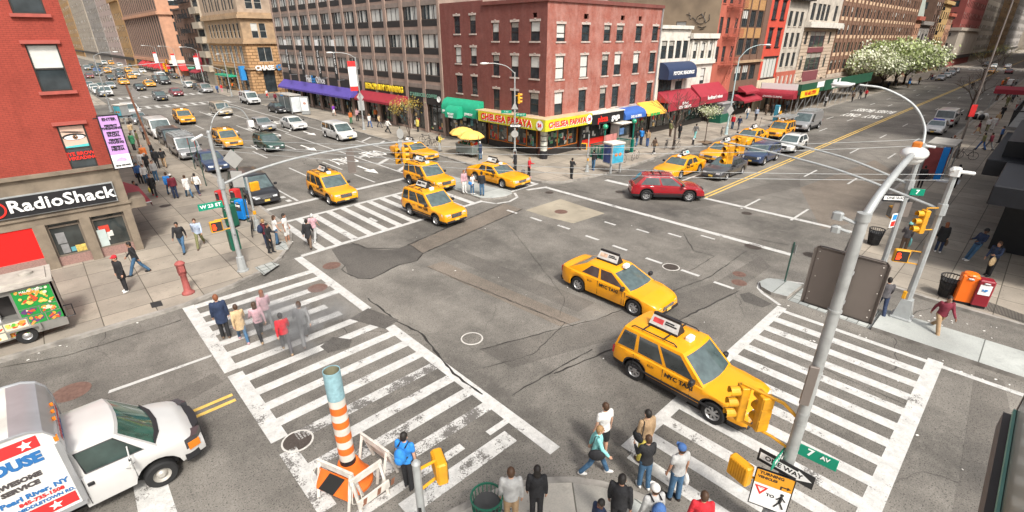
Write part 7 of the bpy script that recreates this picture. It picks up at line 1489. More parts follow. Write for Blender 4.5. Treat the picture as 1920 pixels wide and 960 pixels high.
t = thing('advert_stand', 'white lit poster panel standing beside the bus shelter', 'poster stand', (27.9, 72.2, .13)); MB().bbox(-.6, .6, -.12, .12, .1, 2.5, .03).build('casing', m_steel, t, rot=R(-50)); MB().box(-.5, .5, -.135, -.122, .6, 2.35).build('poster', m_wsign, t, rot=R(-50)); MB().ball((.05, -.14, 1.6), (.25, .01, .18), 10, 6).build('poster_print', mat('poster_print', (.5, .25, .2), .5, var=.8, scale=8), t, rot=R(-50))
t = shelter('small bus shelter on the right pavement with a red poster and blue panel', 48.6, 3.9, R(0), 3.2, mat('dark_red_poster', (.24, .05, .05), .4, var=.3, scale=2))
MB().bbox(-.62, -.5, .1, .5, .0, 2.45, .02).build('blue_panel', m_nblue, t)
t = thing('subway_entrance', 'green subway entrance with two globe lamps between the pizza shop and the kiosk', 'subway entrance', (35.6, 25.9, .13)); m_sub = mat('subway_green', (.0, .14, .1), .5, var=.1)
for (x, y) in ((0, 0), (4.4, .0)):
 MB().tube([(x, y, 0), (x, y, 2.6)], .07, 8).box(x-.12, x+.12, y-.12, y+.12, 0, 1.2).build('lamp_post', m_sub, t); MB().ball((x, y, 2.85), .24, 14, 10).build('globe', mat('globe_green', (.02, .3, .16), .25, coat=.5, var=0), t, smooth=60)
g = MB()
for x0, x1, y0, y1 in ((0, 4.4, 1.5, 1.5), (0, 0, 0, 1.5), (4.4, 4.4, 0, 1.5), (0, 3.0, 0, 0)):
 L_ = math.hypot(x1-x0, y1-y0); n = int(L_/.14)
 for i in range(n): u = i/n; x, y = lerp(x0, x1, u), lerp(y0, y1, u); g.box(x-.015, x+.015, y-.015, y+.015, .1, 1.1)
 g.box(min(x0, x1)-.02, max(x0, x1)+.02, min(y0, y1)-.02, max(y0, y1)+.02, 1.08, 1.15).box(min(x0, x1)-.02, max(x0, x1)+.02, min(y0, y1)-.02, max(y0, y1)+.02, .05, .12)
g.build('railing', m_sub, t); MB().box(0, 4.4, 0, 1.5, .002, .012).build('stairwell', m_well, t); MB().box(-.1, 1.7, -.06, -.0, 1.25, 2.1).build('map_board', mat('map_poster', (.5, .2, .18), .5, var=.5, scale=3), t); MB().box(.1, 2.2, -.04, .0, .1, 1.05).build('side_panel', m_sub, t)
c0 = (27.87,35.43)
t = thing('food_cart', 'silver food cart under two yellow umbrellas at the kerb by the green awning', 'food cart', (*c0, .13), R(-85))
MB().bbox(-1.1, 1.1, -.5, .5, .3, 1.05, .03).build('cart_body', mat('cart_grey_metal', (.22, .26, .25), .5, .3, var=.15), t); MB().box(-1.15, 1.15, -.55, .55, 1.05, 1.12).build('counter', m_steel, t)
g = MB(); q = random.Random(2)
for i in range(34): x, y = q.uniform(-1, 1), q.uniform(-.45, .45); g.box(x-.06, x+.06, y-.06, y+.06, 1.12, 1.12+q.uniform(.08, .3), q.randrange(4))
g.build('goods', [m_orange, m_grnbox, m_redaw, m_wsign], t)
for x in (-.7, .7):
 for y in (-.4, .4): MB().lathe([(.2, -.04), (.24, 0), (.2, .04)], n=12, M=Matrix.Translation((x, y, .24)) @ Matrix.Rotation(R(90), 4, 'X')).build('wheel', m_tyre, t)
for k, (x, y, z, lb) in enumerate(((-.75, .1, 2.2, 'left yellow umbrella over the food cart'), (.55, -.1, 2.05, 'right yellow umbrella over the food cart'))):
 a = R(-85); u = thing('umbrella', lb, 'umbrella', (c0[0]+x*math.cos(a)-y*math.sin(a), c0[1]+x*math.sin(a)+y*math.cos(a), 1.2), 0, 'umbrellas over the food cart')
 prof = [(1.22, z-1.38), (1.22, z-1.28), (.9, z-.98), (.45, z-.82), (.02, z-.75)]; MB().lathe(prof, n=8).build('canopy', mat('umbrella_cloth', (.8, .5, .12), .7, var=.15, scale=3), u); MB().tube([(0, 0, 0), (0, 0, z-.75)], .025, 6).build('pole', m_steel, u)
t = thing('food_trailer', 'steel food trailer with green food picture panels at the left edge', 'food cart', (-1.3, 22.45, .13))
m_ss = mat('stainless_steel', (.4, .39, .36), .35, .6, var=.2, scale=2, dirt=.2); X0 = -4.2
g = MB().box(X0, 0, 0, 1.5, .3, .62).box(X0, .0, 1.2, 1.5, .62, 2.1).box(-.06, 0, 0, 1.5, .62, 2.1).box(X0, 0, -.0, .04, .62, .95).box(-1.15, 0, -.0, .04, .95, 2.1).box(X0, -1.15, 0, .06, 1.9, 2.1).box(X0, -1.15, .0, 1.2, .95, 1.0)
g.build('body', m_ss, t); MB().box(X0, .05, -.12, 1.6, 2.1, 2.17).box(X0, -.1, .2, 1.4, 2.17, 2.22).lathe([(.2, 2.22), (.2, 2.3), (.0, 2.34)], c=(-.6, .9, 0), n=14).build('roof', mat('trailer_roof', (.42, .39, .34), .6, var=.2, dirt=.4), t); MB().box(X0, -1.2, .5, 1.18, 1.01, 1.9).build('inside', m_frame_b, t)
MB().bbox(-2.2, -1.6, .15, .55, 1.0, 1.3).bbox(-3.3, -2.6, .15, .5, 1.0, 1.12).build('tray', m_wsign, t)
qf = random.Random(5)
def foodpanel(nm, x0, x1, z0, z1, n, base, cols):
 g = MB().quad((x0, -.012, z0), (x1, -.012, z0), (x1, -.012, z1), (x0, -.012, z1), 0)
 for i in range(n):
  cx, cz = qf.uniform(x0+.07, x1-.07), qf.uniform(z0+.05, z1-.05); rx, rz = qf.uniform(.03, .09), qf.uniform(.03, .06)
  ell(g, cx, cz, min(rx, cx-x0, x1-cx), min(rz, cz-z0, z1-cz), -.014-i*.0006, 1+qf.randrange(len(cols)), qf.uniform(0, 1), 8)
 return g.build(nm, [base]+cols, t)
fr_ = mat('food_red', (.6, .08, .03), .5); fo_ = mat('food_orange', (.7, .3, .05), .5); fy_ = mat('food_yellow', (.75, .55, .12), .5); fg_ = mat('food_green', (.12, .4, .05), .5); fp_ = mat('food_purple', (.12, .05, .15), .5); gp_ = mat('panel_green', (.02, .26, .05), .4, var=.2); cp_ = mat('panel_cream', (.65, .6, .45), .5)
foodpanel('menu_board', -1.08, -.08, 1.3, 1.98, 44, gp_, [fr_, fo_, fy_, fy_, cp_]); foodpanel('food_picture', -1.08, -.58, 1.0, 1.27, 16, gp_, [fr_, fp_, cp_]); foodpanel('food_picture', -.55, -.08, 1.0, 1.27, 16, gp_, [fr_, fo_, cp_]); foodpanel('food_picture', -.95, -.5, .66, .97, 16, gp_, [fp_, fr_, fo_]); foodpanel('food_picture', -.47, -.05, .66, .97, 16, gp_, [fp_, fr_, fo_])
for k in range(5): foodpanel('food_picture', -1.0-.62*(k+1)+.03, -1.0-.62*k, .66, .93, 16, cp_, [fr_, fo_, fg_, fy_]); foodpanel('food_picture', -1.0-.62*(k+1)+.03, -1.0-.62*k, .36, .62, 16, cp_, [fr_, fo_, fy_, fg_])
text('HALAL FOOD', .1, m_wsign, t, (-.58, -.05, 1.92), 0)
w = obj('wheel', MB().lathe([(.14, -.09), (.27, -.1), (.3, -.06), (.3, .06), (.27, .1), (.14, .09)], n=20, M=Matrix.Rotation(R(90), 4, 'X')).mesh('wheel', m_tyre, 40), t, (-1.15, .05, .3)); obj('rim', MB().lathe([(.16, .09), (.12, .05), (.04, .1), (0, .11)], n=16, M=Matrix.Rotation(R(90), 4, 'X')).mesh('rim', m_rim, 30), w)
MB().box(-1.6, -.7, -.14, .0, .6, .66).box(-1.6, -1.52, -.14, 0, .45, .6).box(-.78, -.7, -.14, 0, .45, .6).build('mudguard', m_ss, t); MB().tube([(.0, .1, .55), (.25, .1, .55), (.25, .1, 1.0), (.02, .1, 1.0)], .025, 5).build('push_handle', m_black, t)
def basket(label, p, m, r=.3, h=.85, flare=1.15, z=.13, bin_=True):
 t = thing('litter_basket', label, 'litter bin', (*p, z)); g = MB(); n = 22
 for i in range(n):
  a = 2*math.pi*i/n; g.tube([(r*.8*math.cos(a), r*.8*math.sin(a), .05), (r*flare*math.cos(a), r*flare*math.sin(a), h)], .012, 4)
 for zz, rr in ((.06, .8), (.35, .92), (.62, 1.05), (h, flare)): g.lathe([(r*rr-.015, zz-.02), (r*rr+.015, zz-.02), (r*rr+.015, zz+.02), (r*rr-.015, zz+.02), (r*rr-.015, zz-.02)], n=22)
 g.build('mesh_basket', m, t); MB().lathe([(.0, .06), (r*.72, .06), (r*.95, h*.8), (0, h*.72)], n=14).build('liner', mat('bin_liner', (.04, .04, .04), .5, var=.3), t); return t
basket('dark litter basket on the right pavement near the kerb corner', (29.85,4.19), m_black); basket('wire litter basket left of the orange newspaper box', (25.46,0.63), m_black, .32, .9); basket('dark green litter basket at the bottom edge', (4.71,5.81), m_grnbox, .3, .9)
BK = {}
def bike(label, p, rot, m=None, lean=4):
 m = m or m_black; t = thing('bicycle', label, 'bicycle', (*p, .13), rot, 'bicycles locked along the pavements'); t.rotation_euler = (R(lean), 0, rot)
 if 'w' not in BK:
  g = MB(); prof = [(.335, .012), (.35, 0), (.335, -.012), (.32, 0), (.335, .012)]; g.lathe(prof, n=20, M=Matrix.Rotation(R(90), 4, 'X'))
  for i in range(10): a = 2*math.pi*i/10; g.tube([(0, 0, 0), (.325*math.cos(a), 0, .325*math.sin(a))], .004, 3)
  BK['w'] = g.mesh('wheel', m_tyre)
  g = MB();
  for a, b in (((0, 0, .34), (.12, 0, .78)), ((0, 0, .34), (.42, 0, .34)), ((.12, 0, .78), (.42, 0, .34)), ((.14, 0, .8), (.82, 0, .82)), ((.42, 0, .34), (.84, 0, .74)), ((.8, 0, .95), (.98, 0, .34))): g.tube([a, b], .018, 5)
  g.tube([(.1, 0, .88), (.12, 0, .78)], .015, 5); BK['f'] = g;
 obj('wheel', BK['w'], t, (0, 0, .35)); obj('wheel', BK['w'], t, (1.0, 0, .35)); BK['f'].build('frame', m, t); MB().bbox(-.03, .2, -.07, .07, .88, .93, .02).build('saddle', m_black, t); MB().tube([(.78, -.25, 1.0), (.8, 0, .97), (.78, .25, 1.0)], .015, 5).build('handlebar', m_steel, t); return t
m_bikew = mat('bike_pale', (.5, .42, .38), .5)
for p, r, lb, m in (((26.95,45.53), -100, 'dark bicycle left of the yellow shrub tree', None), ((28.24,43.48), -60, 'bicycle nearest to the yellow shrub tree on its right', None), ((27.54,41.13), -80, 'dark bicycle between the shrub tree and the man with the backpack', None), ((34.97,23.94), 20, 'bicycle right behind the blue phone kiosk', None), ((35.89,23.87), 60, 'pale bicycle standing outermost right of the phone kiosk', m_bikew), ((36.93,23.71), 10, 'rusty pale bicycle nearest the kerb right of the kiosk', m_bikew),
     ((43.16,24.26), 20, 'bicycle left of the bare tree trunk', None), ((43.75,23.69), 0, 'bicycle right against the bare tree trunk', None), ((53.86,23.68), 30, 'bicycle leaning at the pale blue lamp', None), ((64.12,23.67), 20, 'dark bicycle before the cream wall', None), ((72.68,23.88), 20, 'bicycle next to the yellow trolley', None), ((6.67,27.7), 70, 'dark bicycle chained beside the blue box on the near corner', None),
     ((58.74,3.25), 100, 'bicycle leaning at the right bus shelter', None), ((124.88,8.97), 60, 'bicycle far along the right pavement', m_bikew)):
 bike(lb, p, R(r), m)
t = thing('folding_trolley', 'yellow folding trolley beside a bicycle on the right street', 'trolley', (*(69.3,23.32), .13)); MB().box(-.35, .35, -.03, .03, .1, 1.3).build('panel', m_sigy, t); MB().box(-.3, .3, -.05, .05, .4, .6).build('cross_bar', m_wsign, t)
t = thing('advert_column', 'blue poster column left of the yellow trolley', 'poster stand', (*(69.42,23.83), .13)); MB().bbox(-.25, .25, -.25, .25, 0, 2.0, .02).build('casing', mat('teal_metal', (.05, .25, .35), .5), t); MB().box(-.2, .2, -.27, -.255, 1, 1.8).build('poster', m_wsign, t)
t = thing('fire_hydrant', 'small black hydrant near the kerb left of the blossom tree', 'hydrant', (*(47.53,23.65), .13)); MB().lathe([(.15, 0), (.15, .08), (.1, .1), (.1, .5), (.13, .52), (.08, .64), (0, .68)], n=12).build('body', m_black, t); MB().lathe([(.105, .5), (.135, .52), (.08, .65), (0, .69)], n=12).build('cap', m_steel, t)
t = thing('fruit_stand_cabinet', 'green base news stand under the cleaners awning', 'news stand', (*(63.82,28.67), .13), R(0)); MB().bbox(-1.4, 1.4, -.8, .8, 0, 1.1, .03).build('base', m_grnbox, t); MB().box(-1.4, 1.4, -.78, .8, 1.1, 2.3).build('glass_top', mat('stand_grey', (.15, .15, .15), .3, var=.3), t); MB().bbox(-1.5, 1.5, -.9, .9, 2.3, 2.45, .03).build('roof', m_steel, t)
t = thing('side_stand', 'silver street vendor stand below the blue awning', 'food cart', (*(41.91,28.71), .13)); MB().bbox(-.9, .9, -.5, .5, .3, 2.2, .03).build('body', m_ss, t); MB().box(-.85, .85, -.52, -.505, 1.0, 2.0).build('window', m_glass2, t); MB().bbox(-.95, .95, -.8, .55, 2.2, 2.3, .02).build('roof', m_whitep, t); MB().box(-.8, -.1, -.53, -.52, 1.2, 1.8).build('poster', mat('poster_blue', (.1, .2, .4), .4, var=.5), t)
for y in (-.45, .45): MB().lathe([(.18, -.04), (.22, 0), (.18, .04)], n=12, M=Matrix.Translation((.3, y, .22)) @ Matrix.Rotation(R(90), 4, 'X')).build('wheel', m_tyre, t)
t = thing('sandwich_board', 'pale blue sandwich board before the bank door', 'board', (*(35.81,128.42), .13)); MB().add([(-.5, -.3, 0), (.5, -.3, 0), (.5, 0, 1.6), (-.5, 0, 1.6), (-.5, .3, 0), (.5, .3, 0)], [(0, 1, 2, 3), (3, 2, 5, 4)]).build('panel', mat('pale_blue_board', (.35, .5, .55), .5), t); MB().box(-.5, .5, -.02, .02, 1.58, 1.63).build('top_hinge', m_steel, t)
t = thing('scaffold_shed', 'long dark green scaffold shed with yellow and white signs over the pavement', 'scaffolding', (77.5, 24.3, .13)); m_shed = mat('shed_green', (.015, .085, .045), .7, var=.15, scale=1)
MB().box(0, 9.5, -.2, 5.2, 2.9, 3.15).box(9.5, 36, -.3, 5.2, 2.9, 3.15).build('deck', mat('deck_wood', (.24, .2, .16), .8, var=.2, dirt=.3), t)
MB().box(-.05, 9.6, -.28, -.2, 2.6, 4.0).box(-.05, .03, -.2, 5.2, 2.6, 4.0).box(9.5, 36, -.4, -.32, 2.6, 4.1).build('parapet', m_shed, t)
MB().box(-.12, -.06, .2, 5.1, 3.2, 4.0).build('white_banner', m_wsign, t); MB().box(-.16, -.13, 1.2, 4.9, 2.1, 3.1).box(0, 7.5, -.34, -.3, 2.2, 3.1).build('yellow_sign', m_yelsign, t); text('WE ARE OPEN', .72, m_redsign, t, (3.8, -.36, 2.65), 0, bold=.02); text('WE ARE OPEN', .55, m_redsign, t, (-.18, 3.05, 2.6), R(-90), bold=.02)
MB().box(6.3, 9.4, -.3, -.28, 3.2, 4.0).build('white_board', m_wsign, t); MB().box(13, 15, -.44, -.41, 2.8, 4.0).box(16, 16.8, -.44, -.41, 2.8, 4.0).build('white_board', m_wsign, t)
for i in range(13):
 for y in (-.1, 4.9): MB().tube([(.2+i*2.95, y, 0), (.2+i*2.95, y, 2.9)], .035, 5).build('post', m_steel, t)
q = MB()
for i in range(12):
 q.tube([(.2+i*2.95, -.1, .3), (.2+(i+1)*2.95, -.1, 2.6)], .02, 4)
q.build('cross_brace', m_steel, t)
t = thing('entrance_canopy', 'dark red barrel entrance canopy left of the scaffold shed', 'canopy', (76.2, 24.6, .13)); g = MB(); n = 8
for i in range(n):
 a0, a1 = math.pi*i/n, math.pi*(i+1)/n; g.quad((.9-.9*math.cos(a0), -.2, 2.5+.7*math.sin(a0)), (.9-.9*math.cos(a1), -.2, 2.5+.7*math.sin(a1)), (.9-.9*math.cos(a1), 5.4, 2.5+.7*math.sin(a1)), (.9-.9*math.cos(a0), 5.4, 2.5+.7*math.sin(a0)))
g.box(0, .02, -.2, 5.4, 2.1, 2.5).box(1.78, 1.8, -.2, 5.4, 2.1, 2.5).add([(.9-.9*math.cos(math.pi*i/n), -.2, 2.5+.7*math.sin(math.pi*i/n)) for i in range(n+1)]+[(1.8, -.2, 2.1), (0, -.2, 2.1)], [tuple(range(n+3))]).build('canopy_cloth', m_maroon, t); text('CHELSEA HOTEL', .34, m_wsign, t, (-.02, 2.6, 2.3), R(-90)) if 0 else text('SPANISH CUISINE', .34, m_wsign, t, (-.02, 2.6, 2.3), R(-90))
for x in (.05, 1.75): MB().tube([(x, -.15, 0), (x, -.15, 2.2)], .03, 6).build('pole', m_steel, t)
t = thing('barrier_group', 'orange construction barriers in the far right lane', 'barrier', (*(161.53,8.75), 0));
for k in range(5): MB().bbox(k*3, k*3+2.6, -.2, .2, .1, 1.0, .05).build('barrier_panel', m_norange, t)
MB().bbox(2, 4, -1.6, -.6, .1, 1.2, .05).build('white_block', m_wsign, t)
t = thing('rubbish_bags', 'heap of pale bags and a yellow sack by the tall leaning lamp post', 'rubbish', (*(91.23,5.77), .13)); q = random.Random(4)
for k in range(9): MB().ball((q.uniform(-2.6, 2.6), q.uniform(-.5, .5), .35), (.5, .35, .4), 10, 6).build('bag', q.choice([m_wsign, m_whitep, m_black]), t, smooth=60)
def leafmat(nm, c1, c2):
 g = NG(nm, .7, .2); o = g.n.new('ShaderNodeObjectInfo'); r_ = g.n.new('ShaderNodeNewGeometry')
 return g.out(g.mix(g.rng(r_.outputs['Random Per Island'], 0, 1), c1, c2))
m_blos = leafmat('blossom_white', (.52, .54, .38), (.74, .75, .58)); m_bleaf = leafmat('fresh_leaves', (.24, .3, .11), (.44, .5, .24)); m_bark = mat('bark', (.1, .075, .06), .9, var=.3, scale=8); m_yl = leafmat('yellow_buds', (.3, .2, .03), (.45, .33, .07))
def branches(g, p, d, L, r, depth, q, ends, spread=.6, nsub=3):
 e = p+d*L; mid = p+d*L*.5+Vector((q.uniform(-1, 1), q.uniform(-1, 1), 0))*L*.06
 g.tube([p, mid, e], [r, r*.8, r*.6], 5 if depth > 1 else 3, cap=False)
 if depth == 0: ends.append(e); return
 ends.append(e) if depth <= 1 else None
 for i in range(nsub):
  a = 2*math.pi*(i+q.random())/nsub; nd = (d+Vector((math.cos(a), math.sin(a), q.uniform(-.1, .3)))*spread*q.uniform(.6, 1.2)).normalized()
  branches(g, e if i else mid.lerp(e, .6), nd, L*q.uniform(.62, .85), r*.58, depth-1, q, ends, spread, nsub)
def tree(label, x, y, trunk, L, depth, leaf=None, n=0, rad=1, size=.09, seed=1, spread=.6, r=.12, cat='tree', name='tree', group=None, mats=None, nsub=3, z0=.13, ell_=None):
 q = random.Random(seed); t = thing(name, label, cat, (x, y, z0), group=group); g = MB(); ends = []
 g.tube([(0, 0, 0), (.03, 0, trunk*.5), (0, .02, trunk)], [r*1.2, r, r*.85], 8)
 for i in range(4):
  a = 2*math.pi*(i+q.random()*.5)/4; branches(g, Vector((0, .02, trunk*.97)), Vector((math.cos(a)*spread, math.sin(a)*spread, 1)).normalized(), L, r*.6, depth, q, ends, spread, nsub)
 g.build('trunk', m_bark, t)
 if n:
  c = MB()
  for k in range(n):
   e = q.choice(ends); o = Vector((q.gauss(0, 1), q.gauss(0, 1), q.gauss(0, .8)))*rad; p = e+o; s = size*q.uniform(.6, 1.4)
   u = Vector((q.uniform(-1, 1), q.uniform(-1, 1), q.uniform(-1, 1))).normalized(); v = u.orthogonal().normalized(); w_ = u.cross(v)
   c.add([p+v*s, p+w_*s*.6, p-v*s, p-w_*s*.6], [(0, 1, 2, 3)], 0 if q.random() < (mats or .7) else 1)
  c.build('crown', leaf, t)
 return t
GT = 'blossoming street trees along the right street'
tree('white blossoming tree nearest in the row, airy and branchy', *(121.47,26.01), 1.6, 2.2, 3, [m_blos, m_bleaf], 17000, .8, .24, 3, .85, .2, group=GT, mats=.75)
tree('greener blossoming tree in the middle of the row', *(131.65,25.49), 1.6, 2.7, 3, [m_blos, m_bleaf], 20000, 1.0, .28, 5, .8, .22, group=GT, mats=.3)
tree('broad pale green blossoming tree third in the row', *(141.06,25.09), 1.7, 2.5, 3, [m_blos, m_bleaf], 20000, 1.05, .29, 8, .8, .22, group=GT, mats=.3)
tree('rounded white blossoming tree farthest in the row', *(149.27,24.84), 1.7, 2.5, 3, [m_blos, m_bleaf], 20000, 1.05, .29, 9, .8, .22, group=GT, mats=.6)
tree('thin young tree with white blossom in a square pit', *(49.44,23.35), 1.9, .75, 2, [m_blos, m_bleaf], 900, .22, .06, 12, .45, .045, group=None, mats=.6)
flat('tree_pit', [(49.07,24.11),(50.57,23.87),(50.46,22.76),(48.8,22.8)], mat('soil', (.16, .11, .07), .95, var=.3), .139)
tree('bare leafless tree with bicycles round its trunk', *(43.98,23.82), 2.0, 1.5, 3, None, 0, 1, .1, 14, .7, .11)
tree('yellow budding shrub tree beside the parked bicycles', *(27.64,44.86), .7, 1.35, 3, [m_yl, m_bleaf], 1100, .22, .06, 15, .32, .07, mats=.85)
for k, (p, s) in enumerate((((88.13,6.85), 21), ((176.19,13.64), 22), ((239.23,15.77), 23), ((278.03,16.96), 24))):
 tree(['bare street tree beside the white police car', 'bare tree over the maroon canopy at the right', 'bare tree behind the orange barriers', 'farthest bare tree on the right side'][k], *p, 2.4, 1.6+.5*(k > 0), 3, [m_yl, m_bleaf], 300 if k else 0, .5, .1, s, .7, .12, mats=.3)
def steam(label, x, y, z, sx_, sy, sz, dens, seed):
 g = MB().ball((0, 0, 0), 1, 16, 10); m = bpy.data.materials.new('steam'); m.use_nodes = True; n = m.node_tree.nodes; l = m.node_tree.links
 for nn in list(n):
  if nn.type == 'BSDF_PRINCIPLED': n.remove(nn)
 v = n.new('ShaderNodeVolumePrincipled'); v.inputs['Color'].default_value = (.95, .95, .95, 1); v.inputs['Anisotropy'].default_value = .2
 tc = n.new('ShaderNodeTexCoord'); no = n.new('ShaderNodeTexNoise'); no.inputs['Scale'].default_value = 1.6; no.inputs['Detail'].default_value = 3; no.noise_dimensions = '4D'; no.inputs['W'].default_value = seed
 l.new(tc.outputs['Object'], no.inputs['Vector']); gr = n.new('ShaderNodeTexGradient'); gr.gradient_type = 'SPHERICAL'; l.new(tc.outputs['Object'], gr.inputs[0])
 mr = n.new('ShaderNodeMapRange'); mr.inputs['From Min'].default_value = .48; mr.inputs['From Max'].default_value = .75; l.new(no.outputs['Fac'], mr.inputs['Value'])
 mm = n.new('ShaderNodeMath'); mm.operation = 'MULTIPLY'; l.new(mr.outputs[0], mm.inputs[0]); l.new(gr.outputs['Fac'], mm.inputs[1]); m2 = n.new('ShaderNodeMath'); m2.operation = 'MULTIPLY'; l.new(mm.outputs[0], m2.inputs[0]); m2.inputs[1].default_value = dens; l.new(m2.outputs[0], v.inputs['Density'])
 l.new(v.outputs[0], n['Material Output'].inputs['Volume']); o = g.build('steam', m, None, 60, (x, y, z)); o.scale = (sx_, sy, sz); tag(o, kind='stuff'); return o
steam('', 4.9, 15.6, 1.0, 1.9, 1.6, 1.2, 4.0, 2); steam('', 3.9, 17.2, 1.0, 1.3, 1.2, .9, 3.5, 5)
def remesh(g, vox, it=2):
 me = g.mesh('tmp', m_black); o = bpy.data.objects.new('tmp', me); COL.objects.link(o)
 r = o.modifiers.new('r', 'REMESH'); r.mode = 'VOXEL'; r.voxel_size = vox; s = o.modifiers.new('s', 'SMOOTH'); s.iterations = it; s.factor = .5
 n = bpy.data.meshes.new_from_object(o.evaluated_get(bpy.context.evaluated_depsgraph_get())); bpy.data.objects.remove(o)
 out = ([tuple(v.co) for v in n.vertices], [tuple(p.vertices) for p in n.polygons]); bpy.data.meshes.remove(n); bpy.data.meshes.remove(me); return out
def cap_(g, a, b, ra, rb, sy=1):
 a, b = Vector(a), Vector(b); g.tube([a, b], [ra, rb], 10); g.ball(a, (ra, ra*sy, ra), 10, 6); g.ball(b, (rb, rb*sy, rb), 10, 6)
POSE = dict(stand=((3, 0), (-3, 0), (4, 12), (-2, 10), 1), walk=((26, 6), (-18, 16), (-22, 14), (24, 22), 4), stride=((-24, 22), (30, 4), (28, 30), (-26, 12), 6), hold=((4, 3), (-5, 2), (20, 75), (8, 20), 3), both=((3, 0), (-4, 0), (28, 80), (26, 78), 4), lean=((22, 0), (18, 0), (10, 60), (10, 60), -14), reach=((6, 4), (-8, 4), (62, 16), (4, 14), 2))
def skel(pose, sex):
 l, r, al, ar, lean = POSE[pose]; k = 1 if sex == 'm' else .93; J = {}
 for s, (h, kn), nm in ((1, l, 'l'), (-1, r, 'r')):
  p = Vector((0, s*.088, 0)); kn_ = p+Vector((math.sin(R(h)), 0, -math.cos(R(h))))*.43; an = kn_+Vector((math.sin(R(h-kn)), 0, -math.cos(R(h-kn))))*.41
  J['h'+nm], J['k'+nm], J['a'+nm] = p, kn_, an; J['t'+nm] = R(h-kn)
 z = .085-min(J['al'].z, J['ar'].z)
 for q in ('hl', 'kl', 'al', 'hr', 'kr', 'ar'): J[q] = J[q]+Vector((0, 0, z))
 M = Matrix.Translation((0, 0, z)) @ Matrix.Rotation(R(lean), 4, 'Y'); J['M'] = M; J['k'] = k
 for s, (a, e), nm in ((1, al, 'l'), (-1, ar, 'r')):
  S = Vector((0, s*.178*k, .47)); E_ = S+Vector((math.sin(R(a)), s*.16, -math.cos(R(a)))).normalized()*.28; W_ = E_+Vector((math.sin(R(a+e)), s*(.04-.25*(e > 50)), -math.cos(R(a+e)))).normalized()*.25
  d = (W_-E_).normalized(); J['s'+nm], J['e'+nm], J['w'+nm], J['d'+nm] = M @ S, M @ E_, M @ W_, (M.to_3x3() @ d)
 return J
def torso(g, J, f, k, hem=-.02):
 M = J['M']; pr = [(hem, .125, .165), (.05, .115, .158), (.14, .105, .135*k+.005), (.26, .115, .155*k), (.36, .12, .172*k), (.44, .1, .17*k), (.49, .07, .1), (.52, .05, .055)]
 vs = []; n = 16
 for z, rx, ry in pr:
  for i in range(n): t = 2*math.pi*i/n; vs.append(M @ Vector(((rx+f)*math.cos(t), (ry+f)*math.sin(t), z)))
 m = len(pr); g.add(vs, [(i*n+j, i*n+(j+1) % n, (i+1)*n+(j+1) % n, (i+1)*n+j) for i in range(m-1) for j in range(n)]+[tuple(range(n-1, -1, -1)), tuple(range((m-1)*n, m*n))])
PM = {}
def pbody(pose, sex):
 k_ = ('b', pose, sex)
 if k_ in PM: return PM[k_]
 J = skel(pose, sex); M = J['M']; g = MB(); torso(g, J, -.012, J['k'])
 for s in 'lr':
  cap_(g, J['h'+s], J['k'+s], .078, .05); cap_(g, J['k'+s], J['k'+s].lerp(J['a'+s], .35), .05, .056); cap_(g, J['k'+s].lerp(J['a'+s], .35), J['a'+s], .056, .034)
  cap_(g, J['s'+s], J['e'+s], .048, .037); cap_(g, J['e'+s], J['w'+s], .038, .025); cap_(g, J['w'+s], J['w'+s]+J['d'+s]*.07, .028, .034)
  f = J['a'+s]; cap_(g, f+Vector((-.04, 0, -.04)), f+Vector((.13, 0, -.055)), .04, .03)
 H = M @ Vector((.015, 0, .655)); cap_(g, M @ Vector((0, 0, .48)), M @ Vector((.01, 0, .6)), .052, .05); g.ball(H, (.095, .076, .118), 14, 10); g.ball(H+Vector((.03, 0, -.065)), (.055, .05, .05), 10, 8)
 v, f = remesh(g, .018); o = MB().add(v, f, 0)
 for s in 'lr':                                  # fingers and thumb
  d = J['d'+s]; b0 = J['w'+s]+d*.085; sd = Vector((1, 0, 0)) if abs(d.x) < .7 else Vector((0, 0, 1)); sd = (sd-d*sd.dot(d)).normalized(); inw = d.cross(sd)*(1 if s == 'l' else -1)
  for i, L in enumerate((.062, .075, .07, .052)):
   a = b0+sd*(.024-.016*i); m_ = a+d*L*.55+inw*.008; e = a+d*L*.9+inw*.03; o.tube([a-d*.02, m_, e], [.0105, .0095, .007], 5)
  a = J['w'+s]+d*.03+sd*.026; o.tube([a, a+d*.03+sd*.022, a+d*.058+sd*.022+inw*.012], [.012, .011, .008], 5)
 o.ball(H+Vector((.1, 0, -.012)), (.02, .013, .02), 8, 6)
 for s in (-1, 1): o.ball(H+Vector((.083, s*.03, .014)), (.012, .014, .009), 8, 5, 1); o.ball(H+Vector((-.005, s*.078, -.01)), (.02, .009, .03), 8, 6); o.ball(H+Vector((.088, s*.03, .036)), (.006, .018, .004), 6, 4, 1)
 o.ball(H+Vector((.086, 0, -.058)), (.01, .024, .006), 8, 5, 2)
 me = o.mesh('body', [m_skin[0], m_bsign, mat('lips', (.4, .13, .1), .5, var=0)]); me.polygons.foreach_set('use_smooth', [True]*len(me.polygons)); PM[k_] = (me, J, H); return PM[k_]
m_skin = [mat('skin_light', (.55, .32, .22), .5, var=.05), mat('skin_mid', (.36, .19, .12), .5, var=.05), mat('skin_dark', (.12, .06, .04), .5, var=.05)]
